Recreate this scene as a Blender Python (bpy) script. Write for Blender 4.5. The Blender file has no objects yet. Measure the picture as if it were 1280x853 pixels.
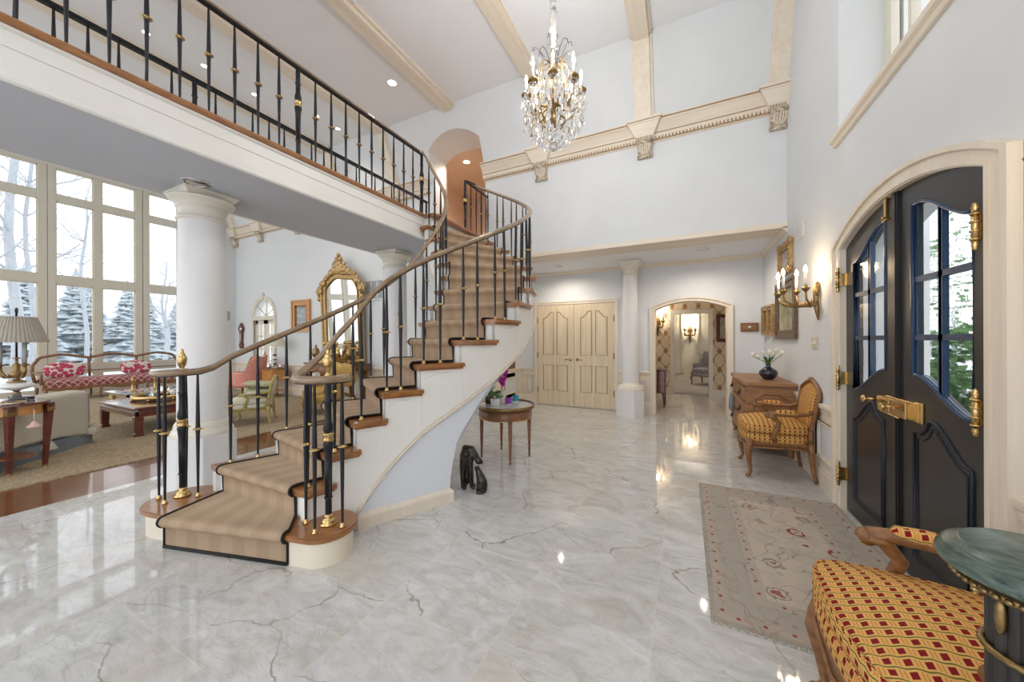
import bpy, math, random
from math import sin, cos, pi, radians as R, sqrt, atan2
from mathutils import Vector, Matrix
random.seed(7)
SC = bpy.context.scene
COL = SC.collection

# ------------------------------------------------------------------ mesh builder
class MB:
    def __init__(self, M=None):
        self.v = []; self.f = []; self.s = []; self.uv = {}; self.M = M
    def add(self, vs, fs, smooth=False, uvs=None):
        b = len(self.v)
        for p in vs:
            p = Vector(p)
            if self.M is not None: p = self.M @ p
            self.v.append(p)
        for i, f in enumerate(fs):
            if uvs is not None: self.uv[len(self.f)] = uvs[i]
            self.f.append(tuple(b + k for k in f)); self.s.append(smooth)
        return self
    def box(self, x0, x1, y0, y1, z0, z1):
        return self.add([(x0,y0,z0),(x1,y0,z0),(x1,y1,z0),(x0,y1,z0),(x0,y0,z1),(x1,y0,z1),(x1,y1,z1),(x0,y1,z1)],
                        [(0,3,2,1),(4,5,6,7),(0,1,5,4),(1,2,6,5),(2,3,7,6),(3,0,4,7)])
    def hexa(self, lo, hi):      # two quads (4 pts each) -> solid
        return self.add(list(lo)+list(hi), [(0,3,2,1),(4,5,6,7),(0,1,5,4),(1,2,6,5),(2,3,7,6),(3,0,4,7)])
    def prism(self, poly, axis, a, b, smooth=False):
        n = len(poly)
        def P(p, t):
            if axis == 'x': return (t, p[0], p[1])
            if axis == 'y': return (p[0], t, p[1])
            return (p[0], p[1], t)
        vs = [P(p, a) for p in poly] + [P(p, b) for p in poly]
        fs = [tuple(range(n))[::-1], tuple(range(n, 2*n))]
        self.add(vs, fs)
        vs2 = [P(p, a) for p in poly] + [P(p, b) for p in poly]
        return self.add(vs2, [(i, (i+1) % n, n+(i+1) % n, n+i) for i in range(n)], smooth)
    def lathe(self, prof, c=(0,0,0), seg=24, smooth=True, a0=0, a1=2*pi):
        full = abs(a1-a0-2*pi) < 1e-6
        m = seg if full else seg+1
        vs = []
        for r, z in prof:
            for i in range(m):
                a = a0 + (a1-a0)*i/seg
                vs.append((c[0]+r*cos(a), c[1]+r*sin(a), c[2]+z))
        fs = []
        for j in range(len(prof)-1):
            for i in range(seg):
                i2 = (i+1) % m if full else i+1
                fs.append((j*m+i, j*m+i2, (j+1)*m+i2, (j+1)*m+i))
        return self.add(vs, fs, smooth)
    def cyl(self, p0, p1, r0, r1=None, seg=12, smooth=True):
        return self.tube([p0, p1], [r0, r0 if r1 is None else r1], seg, smooth)
    def frames(self, path, closed=False):
        path = [Vector(p) for p in path]; n = len(path); out = []
        prev = None
        for i in range(n):
            if closed: t = path[(i+1) % n]-path[i-1]
            else: t = path[min(i+1, n-1)]-path[max(i-1, 0)]
            if t.length < 1e-9: t = Vector((0,0,1))
            t.normalize()
            if prev is None:
                up = Vector((0,0,1)) if abs(t.z) < .95 else Vector((1,0,0))
                s = t.cross(up).normalized()
            else:
                s = prev - t*prev.dot(t)
                s = s.normalized() if s.length > 1e-6 else t.orthogonal().normalized()
            prev = s
            out.append((path[i], t, s, s.cross(t)))
        return out
    def tube(self, path, rad, seg=8, smooth=True, closed=False, caps=True, flat=1.0):
        fr = self.frames(path, closed); n = len(fr); vs = []
        for i, (p, t, s, u) in enumerate(fr):
            r = rad[i] if isinstance(rad, (list, tuple)) else rad
            for k in range(seg):
                a = 2*pi*k/seg
                vs.append(p + s*(r*cos(a)) + u*(r*flat*sin(a)))
        fs = []
        for i in range(n if closed else n-1):
            j = (i+1) % n
            for k in range(seg):
                k2 = (k+1) % seg
                fs.append((i*seg+k, i*seg+k2, j*seg+k2, j*seg+k))
        if caps and not closed:
            fs.append(tuple(range(seg))[::-1]); fs.append(tuple((n-1)*seg+k for k in range(seg)))
        return self.add(vs, fs, smooth)
    def sweep(self, path, prof, smooth=False, closed=False, caps=True, flip=False):
        # profile (side, up) with up kept at world Z; side = to the right of travel
        path = [Vector(p) for p in path]; n = len(path); m = len(prof); vs = []
        for i in range(n):
            if closed: a, b = path[i-1], path[(i+1) % n]
            else: a, b = path[max(i-1,0)], path[min(i+1,n-1)]
            d1 = (path[i]-a); d2 = (b-path[i])
            t = b-a; t.z = 0; t.normalize()
            s = Vector((t.y, -t.x, 0))
            k = 1.0
            if d1.length > 1e-6 and d2.length > 1e-6:
                d1.z = 0; d2.z = 0
                if d1.length > 1e-6 and d2.length > 1e-6:
                    k = 1/max(.5, cos(d1.angle(d2)/2))
            for q in prof: vs.append(path[i] + s*q[0]*k + Vector((0,0,q[1])))
        fs = []
        for i in range(n if closed else n-1):
            j = (i+1) % n
            for q in range(m):
                q2 = (q+1) % m
                fs.append((i*m+q, j*m+q, j*m+q2, i*m+q2) if not flip else (i*m+q, i*m+q2, j*m+q2, j*m+q))
        if caps and not closed:
            fs.append(tuple(range(m))); fs.append(tuple((n-1)*m+q for q in range(m))[::-1])
        return self.add(vs, fs, smooth)
    def ell(self, c, r, seg=16, rings=10, p=1.0, pz=None):
        # (super)ellipsoid; p<1 squarer
        pz = p if pz is None else pz
        def sp(x, e): return math.copysign(abs(x)**e, x)
        vs = []; fs = []
        for j in range(rings+1):
            b = -pi/2 + pi*j/rings
            for i in range(seg):
                a = 2*pi*i/seg
                vs.append((c[0]+r[0]*sp(cos(b),pz)*sp(cos(a),p), c[1]+r[1]*sp(cos(b),pz)*sp(sin(a),p), c[2]+r[2]*sp(sin(b),pz)))
        for j in range(rings):
            for i in range(seg):
                i2 = (i+1) % seg
                fs.append((j*seg+i, j*seg+i2, (j+1)*seg+i2, (j+1)*seg+i))
        return self.add(vs, fs, True)
    def grid(self, fn, nu, nv, smooth=True, uv=None):
        vs = [fn(i/nu, j/nv) for j in range(nv+1) for i in range(nu+1)]
        fs = []; us = []
        for j in range(nv):
            for i in range(nu):
                fs.append((j*(nu+1)+i, j*(nu+1)+i+1, (j+1)*(nu+1)+i+1, (j+1)*(nu+1)+i))
                if uv: us.append([uv(i/nu, j/nv), uv((i+1)/nu, j/nv), uv((i+1)/nu, (j+1)/nv), uv(i/nu, (j+1)/nv)])
        return self.add(vs, fs, smooth, us if uv else None)
    def build(self, name, mat, parent=None, world=True, bevel=0, sub=0, solid=0):
        me = bpy.data.meshes.new(name)
        off = Vector((0,0,0))
        if parent is not None and world:
            q = parent
            while q is not None: off += q.location; q = q.parent
        vs = [p-off for p in self.v]
        me.from_pydata(vs, [], self.f)
        me.polygons.foreach_set('use_smooth', self.s)
        uvl = me.uv_layers.new(name='UVMap')
        for i, pg in enumerate(me.polygons):
            if i in self.uv:
                for k, li in enumerate(pg.loop_indices): uvl.data[li].uv = self.uv[i][k]
            else:
                nn = pg.normal; ax = max(range(3), key=lambda q: abs(nn[q]))
                for li in pg.loop_indices:
                    c = me.vertices[me.loops[li].vertex_index].co
                    uvl.data[li].uv = (c.x, c.y) if ax == 2 else ((c.y, c.z) if ax == 0 else (c.x, c.z))
        me.materials.append(mat)
        o = bpy.data.objects.new(name, me); COL.objects.link(o)
        if parent is not None: o.parent = parent
        if bevel:
            md = o.modifiers.new('bevel', 'BEVEL'); md.width = bevel; md.segments = 2; md.limit_method = 'ANGLE'; md.angle_limit = R(40)
        if solid:
            md = o.modifiers.new('solid', 'SOLIDIFY'); md.thickness = solid; md.offset = -1
        if sub:
            md = o.modifiers.new('sub', 'SUBSURF'); md.levels = sub; md.render_levels = sub
        return o

def empty(name, loc=(0,0,0), label=None, cat=None, group=None, rz=0):
    o = bpy.data.objects.new(name, None); COL.objects.link(o)
    o.location = loc; o.rotation_euler = (0,0,rz); o.empty_display_size = .1
    tag(o, label, cat, group); return o
def tag(o, label=None, cat=None, group=None, kind=None):
    if label: o['label'] = label
    if cat: o['category'] = cat
    if group: o['group'] = group
    if kind: o['kind'] = kind
    return o
def st(name, mb, m, parent=None, **k):
    o = mb.build(name, m, parent, **k)
    if parent is None: o['kind'] = 'structure'
    return o
def kids(o): return [c for c in list(bpy.data.objects) if c.parent == o]
def copy_tree(o, parent=None, loc=None, rz=None, label=None, group=None):
    c = o.copy(); COL.objects.link(c)
    if parent is not None: c.parent = parent
    if loc is not None: c.location = loc
    if rz is not None: c.rotation_euler = (0,0,rz)
    if label: c['label'] = label
    if group: c['group'] = group
    for ch in kids(o): copy_tree(ch, c)
    return c
def lerp(a, b, t): return a+(b-a)*t
def circ(n, r, c=(0,0), a0=0, ry=None):
    return [(c[0]+r*cos(a0+2*pi*i/n), c[1]+(ry or r)*sin(a0+2*pi*i/n)) for i in range(n)]

# ------------------------------------------------------------------ materials
def nd(nt, typ, ins=None, **props):
    n = nt.nodes.new(typ)
    for k, v in props.items(): setattr(n, k, v)
    for k, v in (ins or {}).items():
        s = n.inputs[k]
        if isinstance(v, bpy.types.NodeSocket): nt.links.new(v, s)
        else:
            if hasattr(s.default_value, '__len__') and len(s.default_value) == 4 and len(v) == 3: v = (*v, 1)
            s.default_value = v
    return n
def base(name, col=(.8,.8,.8), rough=.5, metal=0., spec=.5, coat=0.):
    m = bpy.data.materials.new(name); m.use_nodes = True
    nt = m.node_tree; b = nt.nodes['Principled BSDF']
    b.inputs['Base Color'].default_value = (*col, 1); b.inputs['Roughness'].default_value = rough
    b.inputs['Metallic'].default_value = metal; b.inputs['Specular IOR Level'].default_value = spec
    b.inputs['Coat Weight'].default_value = coat
    return m, nt, b
def math_(nt, op, a, b=None, c=None):
    ins = {0: a}
    if b is not None: ins[1] = b
    if c is not None: ins[2] = c
    return nd(nt, 'ShaderNodeMath', ins, operation=op).outputs[0]
def mix(nt, f, a, b): 
    n = nt.nodes.new('ShaderNodeMix'); n.data_type = 'RGBA'
    for i, v in ((0, f), (6, a), (7, b)):
        s = n.inputs[i]
        if isinstance(v, bpy.types.NodeSocket): nt.links.new(v, s)
        else: s.default_value = (*v, 1) if i and len(v) == 3 else v
    return n.outputs[2]
def coords(nt, kind='Object'): return nd(nt, 'ShaderNodeTexCoord').outputs[kind]
def mapping(nt, vec, scale=(1,1,1), rot=(0,0,0), loc=(0,0,0)):
    return nd(nt, 'ShaderNodeMapping', {'Vector': vec, 'Scale': scale, 'Rotation': rot, 'Location': loc}).outputs[0]
def noise(nt, vec, scale, detail=3, rough=.5, dist=0.):
    return nd(nt, 'ShaderNodeTexNoise', {'Vector': vec, 'Scale': scale, 'Detail': detail, 'Roughness': rough, 'Distortion': dist}).outputs[0]
def ramp(nt, f, stops, interp='LINEAR'):
    n = nd(nt, 'ShaderNodeValToRGB', {0: f}); cr = n.color_ramp; cr.interpolation = interp
    while len(cr.elements) < len(stops): cr.elements.new(.5)
    for e, (p, c) in zip(cr.elements, stops):
        e.position = p; e.color = (*c, 1) if len(c) == 3 else c
    return n.outputs[0]
def bump(nt, b, h, strength=.3, dist=.01):
    n = nd(nt, 'ShaderNodeBump', {'Height': h, 'Strength': strength, 'Distance': dist})
    nt.links.new(n.outputs[0], b.inputs['Normal'])
def streak(name, c1, c2, scale=(1,1,1), rough=.5, metal=0, detail=4, kind='Object', bmp=0, coat=0., dist=0., spec=.5):
    m, nt, b = base(name, c1, rough, metal, spec, coat)
    v = mapping(nt, coords(nt, kind), scale)
    f = noise(nt, v, 1.0, detail, .6, dist)
    c = ramp(nt, f, [(.3, c1), (.7, c2)])
    nt.links.new(c, b.inputs['Base Color'])
    if bmp: bump(nt, b, f, bmp, .004)
    return m

MAT = {}
def plain(k, *a, **kw):
    MAT[k] = base(k, *a, **kw)[0]; return MAT[k]
MAT['wall'] = streak('wall_paint', (.71,.73,.75), (.74,.76,.78), (3,3,3), .6)
MAT['wall_living'] = streak('living_wall_paint', (.71,.735,.75), (.74,.765,.78), (3,3,3), .6)
MAT['ceil'] = streak('ceiling_paint', (.86,.88,.91), (.88,.90,.93), (2,2,2), .7)
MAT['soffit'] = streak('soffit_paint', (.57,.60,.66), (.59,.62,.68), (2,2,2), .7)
MAT['white'] = streak('white_gloss_paint', (.84,.82,.78), (.87,.855,.82), (4,4,4), .4)
MAT['plaster'] = streak('stair_plaster', (.74,.77,.83), (.76,.79,.85), (3,3,3), .6)
MAT['cream'] = streak('glazed_cream_wood', (.76,.66,.53), (.85,.77,.66), (14,14,1.2), .45)
MAT['cream_y'] = streak('glazed_cream_wood_level', (.76,.66,.53), (.85,.77,.66), (14,1.2,14), .45)
MAT['cream_x'] = streak('glazed_cream_wood_across', (.76,.66,.53), (.85,.77,.66), (1.2,14,14), .45)
MAT['door_cream'] = streak('limed_door_wood', (.70,.565,.38), (.82,.71,.53), (16,16,1.0), .4)
MAT['groove'] = streak('dark_glaze_line', (.35,.24,.13), (.45,.32,.18), (9,9,9), .6)
MAT['winframe'] = streak('window_frame_paint', (.70,.65,.54), (.74,.70,.60), (3,3,3), .5)
MAT['ivory'] = streak('ivory_column_paint', (.80,.76,.66), (.84,.80,.71), (5,5,5), .4)
MAT['column'] = streak('column_paint', (.78,.77,.77), (.82,.81,.81), (4,4,4), .45)
MAT['oak'] = streak('oak_tread', (.22,.085,.026), (.43,.185,.062), (9,9,40), .28, coat=.4)
MAT['oak_floor'] = streak('hardwood_floor', (.13,.045,.016), (.24,.09,.034), (12,1.5,6), .2, coat=.4)
MAT['rail'] = streak('walnut_handrail', (.20,.125,.07), (.36,.25,.15), (9,9,9), .25, coat=.5)
MAT['iron'] = streak('black_wrought_iron', (.012,.013,.017), (.022,.024,.03), (30,30,30), .38, metal=.3, bmp=.2)
MAT['brass'] = streak('polished_brass', (.56,.38,.15), (.68,.49,.23), (20,20,20), .27, metal=1.)
MAT['bronze'] = streak('aged_bronze', (.20,.13,.055), (.40,.27,.12), (40,40,40), .35, metal=.9, bmp=.4)
MAT['gilt'] = streak('gilded_wood', (.36,.22,.085), (.62,.43,.20), (30,30,30), .38, metal=.65, bmp=.5)
MAT['silver'] = plain('chrome', (.8,.8,.82), .12, 1.)
MAT['blackbind'] = plain('black_binding', (.012,.011,.012), .8)
MAT['black_door'] = streak('black_door_paint', (.014,.014,.016), (.020,.020,.022), (30,30,2), .32)
MAT['navy'] = streak('navy_moulding_paint', (.004,.008,.018), (.006,.012,.026), (9,9,9), .45)
MAT['skylit_bar'] = streak('skylit_glazing_paint', (.013,.038,.09), (.022,.055,.125), (9,9,9), .25)  # sky reflection on the door glazing bars put into a bluer colour
MAT['greybrown'] = streak('grey_brown_chintz', (.16,.14,.15), (.36,.31,.30), (14,14,14), .85)
MAT['blush'] = streak('blush_silk', (.66,.42,.36), (.74,.52,.45), (30,30,30), .7)
MAT['carved'] = streak('carved_glazed_plaster', (.20,.13,.07), (.84,.75,.62), (38,38,38), .5, detail=2, bmp=.8)
MAT['darkframe'] = streak('dark_walnut_frame', (.085,.05,.03), (.17,.11,.07), (9,9,24), .45)
MAT['curtail'] = streak('curtail_cream_paint', (.78,.70,.56), (.82,.74,.61), (4,4,4), .4)
MAT['ebony'] = streak('ebonised_wood', (.011,.009,.008), (.035,.029,.025), (20,20,4), .42)
MAT['walnut'] = streak('walnut_wood', (.16,.065,.025), (.30,.13,.055), (5,5,22), .35, coat=.2)
MAT['chestwood'] = streak('old_oak_chest', (.23,.11,.048), (.42,.225,.105), (4,24,24), .45, bmp=.2)
MAT['mahog'] = streak('mahogany', (.10,.022,.015), (.17,.045,.03), (5,5,14), .18, coat=.5)
MAT['fruitwood'] = streak('carved_fruitwood', (.17,.072,.026), (.34,.16,.062), (26,26,40), .38, bmp=.5)
MAT['honey'] = streak('honey_veneer', (.50,.22,.06), (.62,.30,.09), (5,5,22), .3, coat=.3)
MAT['settee_wood'] = streak('settee_walnut', (.19,.09,.04), (.33,.18,.09), (12,12,12), .35)
MAT['greenpaint'] = streak('distressed_green_gilt', (.36,.29,.09), (.50,.42,.17), (12,12,12), .45)
MAT['greyvelvet'] = streak('blue_grey_velvet', (.20,.24,.27), (.28,.32,.35), (8,8,8), .85)
MAT['coral'] = streak('coral_upholstery', (.74,.29,.23), (.84,.40,.32), (25,25,25), .8)
MAT['goldfabric'] = streak('gold_damask', (.42,.24,.045), (.66,.43,.13), (22,22,22), .6)
MAT['paisley'] = streak('pale_floral_fabric', (.60,.55,.40), (.74,.72,.62), (18,18,18), .8)
MAT['greencush'] = streak('sage_floral_fabric', (.34,.36,.20), (.55,.53,.36), (30,30,30), .8)
MAT['crimson'] = plain('crimson_wool', (.45,.03,.02), .9)
MAT['greymarb'] = streak('grey_marble_top', (.55,.54,.53), (.72,.71,.70), (14,14,14), .15, dist=1.)
MAT['darkmarb'] = streak('red_dark_marble', (.05,.025,.02), (.20,.11,.08), (9,9,9), .15, dist=2.)
MAT['greenmarb'] = streak('green_marble', (.018,.042,.032), (.15,.20,.165), (12,12,26), .28, detail=8, dist=2.4)
MAT['statue'] = streak('dark_bronze_statue', (.018,.016,.014), (.085,.075,.062), (30,30,30), .3, metal=.6, bmp=.6)
MAT['candle'] = plain('ivory_candle_tube', (.85,.82,.76), .5)
MAT['ceramic'] = plain('white_ceramic', (.85,.85,.84), .2)
MAT['plate'] = plain('almond_plastic', (.66,.58,.44), .4)
MAT['whiteplastic'] = plain('white_plastic', (.80,.80,.80), .5)
MAT['greyplastic'] = plain('grey_grille', (.38,.40,.42), .6)
MAT['leaf'] = streak('flower_leaf', (.05,.14,.03), (.10,.24,.06), (40,40,40), .5)
MAT['petal'] = plain('white_petal', (.86,.82,.68), .6)
MAT['orchid'] = plain('magenta_orchid', (.60,.02,.42), .6)
MAT['purple'] = plain('purple_candle_glass', (.28,.05,.42), .25)
MAT['teal'] = plain('turquoise_candle_glass', (.01,.35,.55), .25)
MAT['darkglass'] = plain('dark_blue_vase_glass', (.008,.012,.03), .08, coat=.6)
MAT['peach'] = streak('peach_hall_paint', (.72,.57,.47), (.75,.60,.50), (3,3,3), .7)
MAT['hallwood'] = streak('hall_pine', (.70,.45,.18), (.80,.55,.25), (10,10,2), .4)
MAT['panel'] = streak('study_panel_paint', (.72,.66,.52), (.76,.70,.57), (4,4,4), .5)
MAT['greycarpet'] = streak('grey_study_carpet', (.40,.35,.32), (.48,.43,.40), (60,60,60), .95)
MAT['sleeve'] = streak('gathered_silk_sleeve', (.42,.40,.36), (.62,.60,.56), (30,30,90), .6, bmp=.8)
MAT['shade'] = streak('pleated_taupe_shade', (.42,.38,.32), (.50,.46,.40), (60,60,1), .8)
MAT['shade_cream'] = streak('cream_shade', (.68,.62,.50), (.76,.71,.60), (60,60,1), .8)
MAT['canvas_sea'] = streak('seascape_canvas', (.12,.18,.24), (.62,.66,.66), (2,2,9), .7)
MAT['canvas_green'] = streak('landscape_canvas', (.10,.14,.06), (.60,.52,.36), (4,4,4), .6, detail=6)
MAT['canvas_dark'] = streak('dark_canvas', (.05,.035,.02), (.34,.22,.12), (6,6,6), .6)
MAT['canvas_grey'] = streak('grey_canvas', (.30,.28,.26), (.62,.58,.52), (6,6,6), .6)
MAT['bark'] = streak('haze_tinted_bark', (.40,.44,.50), (.54,.58,.64), (20,20,4), .9)  # outdoor haze mixed into the bark colour
MAT['spruce'] = streak('haze_tinted_needles', (.46,.54,.60), (.60,.68,.73), (6,6,6), .9)  # pale blue of distance haze painted into the needle colour
MAT['lawn'] = streak('frosted_lawn', (.55,.58,.56), (.74,.76,.76), (.3,.3,.3), .9)
MAT['stone'] = streak('terrace_stone', (.30,.29,.27), (.42,.40,.38), (3,3,3), .9)
MAT['shrub'] = streak('green_shrub', (.05,.12,.04), (.14,.24,.09), (9,9,9), .9)
MAT['sisalplain'] = plain('plain_grey_weave', (.3,.3,.3), .9)

def emis(name, col, s):
    m = bpy.data.materials.new(name); m.use_nodes = True; nt = m.node_tree; nt.nodes.clear()
    e = nd(nt, 'ShaderNodeEmission', {'Color': col, 'Strength': s}); o = nd(nt, 'ShaderNodeOutputMaterial', {'Surface': e.outputs[0]})
    return m
MAT['flame'] = emis('lit_bulb', (1.,.70,.40), 22.)
MAT['flame_soft'] = emis('lit_small_bulb', (1.,.70,.38), 9.)
MAT['can_lit'] = emis('lit_downlight', (1.,.93,.82), 5.)
MAT['can_warm'] = emis('warm_lit_downlight', (1.,.72,.42), 10.)

def pane(name, tint=(1,1,1), gl=.07, wavy=0):
    m = bpy.data.materials.new(name); m.use_nodes = True; nt = m.node_tree; nt.nodes.clear()
    t = nd(nt, 'ShaderNodeBsdfTransparent', {'Color': tint}); g = nd(nt, 'ShaderNodeBsdfGlossy', {'Color': (1,1,1), 'Roughness': .02})
    mx = nd(nt, 'ShaderNodeMixShader', {0: gl, 1: t.outputs[0], 2: g.outputs[0]})
    nd(nt, 'ShaderNodeOutputMaterial', {'Surface': mx.outputs[0]})
    return m
MAT['pane'] = pane('window_glass')
# wavy antique glass of the entrance door: refracting
m, nt, b = base('seeded_door_glass', (.92,.96,.97), .06)
b.inputs['Transmission Weight'].default_value = 1.; b.inputs['IOR'].default_value = 1.04
bump(nt, b, noise(nt, mapping(nt, coords(nt), (1,1,.6)), 22, 2, .5, .4), .2, .004)
MAT['doorglass'] = m
m = bpy.data.materials.new('cut_crystal'); m.use_nodes = True; nt = m.node_tree; nt.nodes.clear()
tr = nd(nt, 'ShaderNodeBsdfTransparent', {'Color': (.93,.95,.97)}); gs = nd(nt, 'ShaderNodeBsdfGlossy', {'Color': (1,1,1), 'Roughness': .08}); rf = nd(nt, 'ShaderNodeBsdfRefraction', {'Color': (1,1,1), 'Roughness': .0, 'IOR': 1.5})
fz = nd(nt, 'ShaderNodeFresnel', {'IOR': 1.9}).outputs[0]
m1 = nd(nt, 'ShaderNodeMixShader', {0: .45, 1: tr.outputs[0], 2: rf.outputs[0]}); m2 = nd(nt, 'ShaderNodeMixShader', {0: math_(nt, 'MULTIPLY_ADD', fz, .8, .14), 1: m1.outputs[0], 2: gs.outputs[0]})
nd(nt, 'ShaderNodeOutputMaterial', {'Surface': m2.outputs[0]})
MAT['crystal'] = m
m, nt, b = base('clear_glass_ware', (.95,.97,.97), .02)
b.inputs['Transmission Weight'].default_value = .9; b.inputs['IOR'].default_value = 1.3
MAT['clear'] = m
MAT['mirror'] = base('mirror_silver', (.90,.92,.93), .01, 1.)[0]

# polished marble tiles
m, nt, b = base('polished_marble', (.8,.8,.8), .035, 0, .6)
co = coords(nt)
sep = nd(nt, 'ShaderNodeSeparateXYZ', {0: co})
tx = math_(nt, 'DIVIDE', math_(nt, 'ADD', sep.outputs[0], .8), .655)
ty = math_(nt, 'DIVIDE', math_(nt, 'SUBTRACT', sep.outputs[1], .755), .632)
cell = nd(nt, 'ShaderNodeCombineXYZ', {0: math_(nt, 'FLOOR', tx), 1: math_(nt, 'FLOOR', ty)}).outputs[0]
wn = nd(nt, 'ShaderNodeTexWhiteNoise', {'Vector': cell}, noise_dimensions='3D')
tile_off = nd(nt, 'ShaderNodeVectorMath', {0: wn.outputs['Color'], 1: (7, 7, 7)}, operation='MULTIPLY').outputs[0]
cv = nd(nt, 'ShaderNodeVectorMath', {0: co, 1: tile_off}, operation='ADD').outputs[0]
soft = noise(nt, mapping(nt, cv, (1.2,2.6,1), (0,0,.5)), 2.6, 8, .66, 1.4)
basec = ramp(nt, soft, [(.26, (.45,.445,.43)), (.48, (.61,.605,.595)), (.68, (.72,.72,.718))])
warm = noise(nt, mapping(nt, cv, (1,1,1)), 1.4, 4, .6, .6)
basec = mix(nt, math_(nt, 'MULTIPLY', nd(nt, 'ShaderNodeMapRange', {0: warm, 1: .52, 2: .72, 3: 0., 4: .55}).outputs[0], 1.), basec, (.56,.49,.39))
vd = nd(nt, 'ShaderNodeVectorMath', {0: mapping(nt, cv, (.9,1.5,1), (0,0,.55)), 1: nd(nt, 'ShaderNodeVectorMath', {0: nd(nt, 'ShaderNodeTexNoise', {'Vector': cv, 'Scale': 3.2, 'Detail': 5.}).outputs['Color'], 1: (.34,.34,.34)}, operation='MULTIPLY').outputs[0]}, operation='ADD').outputs[0]
crack = nd(nt, 'ShaderNodeTexVoronoi', {'Vector': vd, 'Scale': 1.35}, feature='DISTANCE_TO_EDGE').outputs['Distance']
crackm = nd(nt, 'ShaderNodeMapRange', {0: crack, 1: .002, 2: .010, 3: 1., 4: 0.}).outputs[0]
def vein(scale, width, off, dist, aniso=(1,1.8,1), rz=.7):
    w = noise(nt, mapping(nt, cv, aniso, (0,0,rz), (off,off,0)), scale, 5, .58, dist)
    d = math_(nt, 'ABSOLUTE', math_(nt, 'SUBTRACT', w, .5))
    return nd(nt, 'ShaderNodeMapRange', {0: d, 1: 0., 2: width, 3: 1., 4: 0.}).outputs[0]
gate = nd(nt, 'ShaderNodeMapRange', {0: noise(nt, mapping(nt, cv, (1,1,1), (0,0,0), (3,9,0)), 1.1, 2), 1: .47, 2: .6, 3: 0., 4: 1.}).outputs[0]
v1 = math_(nt, 'MULTIPLY', crackm, gate)
v2 = math_(nt, 'MULTIPLY', vein(2.3, .016, 4, 2.2, (1,2.6,1), .35), .28)
c = mix(nt, math_(nt, 'MULTIPLY', v2, 1.3), basec, (.40,.355,.29))
c = mix(nt, math_(nt, 'MULTIPLY', v1, .72), c, (.26,.19,.12))
fx = math_(nt, 'FRACT', tx); fy = math_(nt, 'FRACT', ty)
ed = math_(nt, 'MINIMUM', math_(nt, 'MINIMUM', fx, math_(nt, 'SUBTRACT', 1., fx)), math_(nt, 'MINIMUM', fy, math_(nt, 'SUBTRACT', 1., fy)))
gr = math_(nt, 'LESS_THAN', ed, .0045)
c = mix(nt, math_(nt, 'MULTIPLY', gr, .6), c, (.72,.66,.56))
nt.links.new(c, b.inputs['Base Color'])
MAT['marble'] = m

# herringbone sisal runner: u across (m), v along (m)
m, nt, b = base('herringbone_runner', (.5,.36,.24), .95, 0, .15)
uv = coords(nt, 'UV'); s = nd(nt, 'ShaderNodeSeparateXYZ', {0: uv})
tri = math_(nt, 'PINGPONG', math_(nt, 'MULTIPLY', s.outputs[0], 1.), .045)
zz = math_(nt, 'FRACT', math_(nt, 'MULTIPLY', math_(nt, 'ADD', tri, s.outputs[1]), 60.))
band = math_(nt, 'GREATER_THAN', math_(nt, 'FRACT', math_(nt, 'MULTIPLY', s.outputs[0], 5.5)), .5)
c1 = mix(nt, band, (.43,.305,.205), (.50,.365,.255))
c = mix(nt, math_(nt, 'MULTIPLY', math_(nt, 'GREATER_THAN', zz, .5), .6), c1, (.29,.185,.11))
c = mix(nt, nd(nt, 'ShaderNodeMapRange', {0: noise(nt, uv, 300, 2), 1: .4, 2: .7, 3: 0., 4: .45}).outputs[0], c, (.62,.48,.34))
nt.links.new(c, b.inputs['Base Color']); bump(nt, b, noise(nt, uv, 260, 2), .5, .004)
MAT['runner'] = m

# sisal room carpet
m, nt, b = base('sisal_carpet', (.4,.33,.24), .95, 0, .1)
co = coords(nt); f = noise(nt, co, 45, 3, .7)
nt.links.new(ramp(nt, f, [(.35, (.27,.20,.125)), (.65, (.50,.41,.285))]), b.inputs['Base Color']); bump(nt, b, f, .4, .01)
MAT['sisal'] = m

# red/gold check weave: UV in metres
def check(name, p=.041, q=.032, ground=(.72,.43,.13), red=(.23,.008,.012), green=(.13,.13,.03)):
    m, nt, b = base(name, ground, .75, 0, .2)
    uv = coords(nt, 'UV'); s = nd(nt, 'ShaderNodeSeparateXYZ', {0: uv})
    wob = math_(nt, 'MULTIPLY', math_(nt, 'SINE', math_(nt, 'MULTIPLY', s.outputs[0], 2*pi/p)), .0018)
    vy = math_(nt, 'ADD', s.outputs[1], wob)
    row = math_(nt, 'FLOOR', math_(nt, 'DIVIDE', vy, q))
    half = math_(nt, 'MULTIPLY', math_(nt, 'MODULO', math_(nt, 'ABSOLUTE', row), 2.), 0.)
    fu = math_(nt, 'FRACT', math_(nt, 'ADD', math_(nt, 'DIVIDE', s.outputs[0], p), half))
    fv = math_(nt, 'FRACT', math_(nt, 'DIVIDE', vy, q))
    du = math_(nt, 'ABSOLUTE', math_(nt, 'SUBTRACT', fu, .5)); dv = math_(nt, 'ABSOLUTE', math_(nt, 'SUBTRACT', fv, .5))
    sq = math_(nt, 'MULTIPLY', math_(nt, 'LESS_THAN', du, .20), math_(nt, 'LESS_THAN', dv, .27))
    gl = math_(nt, 'GREATER_THAN', dv, .44)
    bar = math_(nt, 'MULTIPLY', math_(nt, 'MULTIPLY', math_(nt, 'GREATER_THAN', du, .37), math_(nt, 'LESS_THAN', du, .44)), math_(nt, 'LESS_THAN', dv, .3))
    c = mix(nt, bar, ground, (.62,.20,.06)); c = mix(nt, gl, c, green); c = mix(nt, sq, c, red)
    nt.links.new(c, b.inputs['Base Color']); bump(nt, b, noise(nt, uv, 260, 2), .3, .002)
    return m
MAT['check'] = check('red_gold_check')

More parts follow.
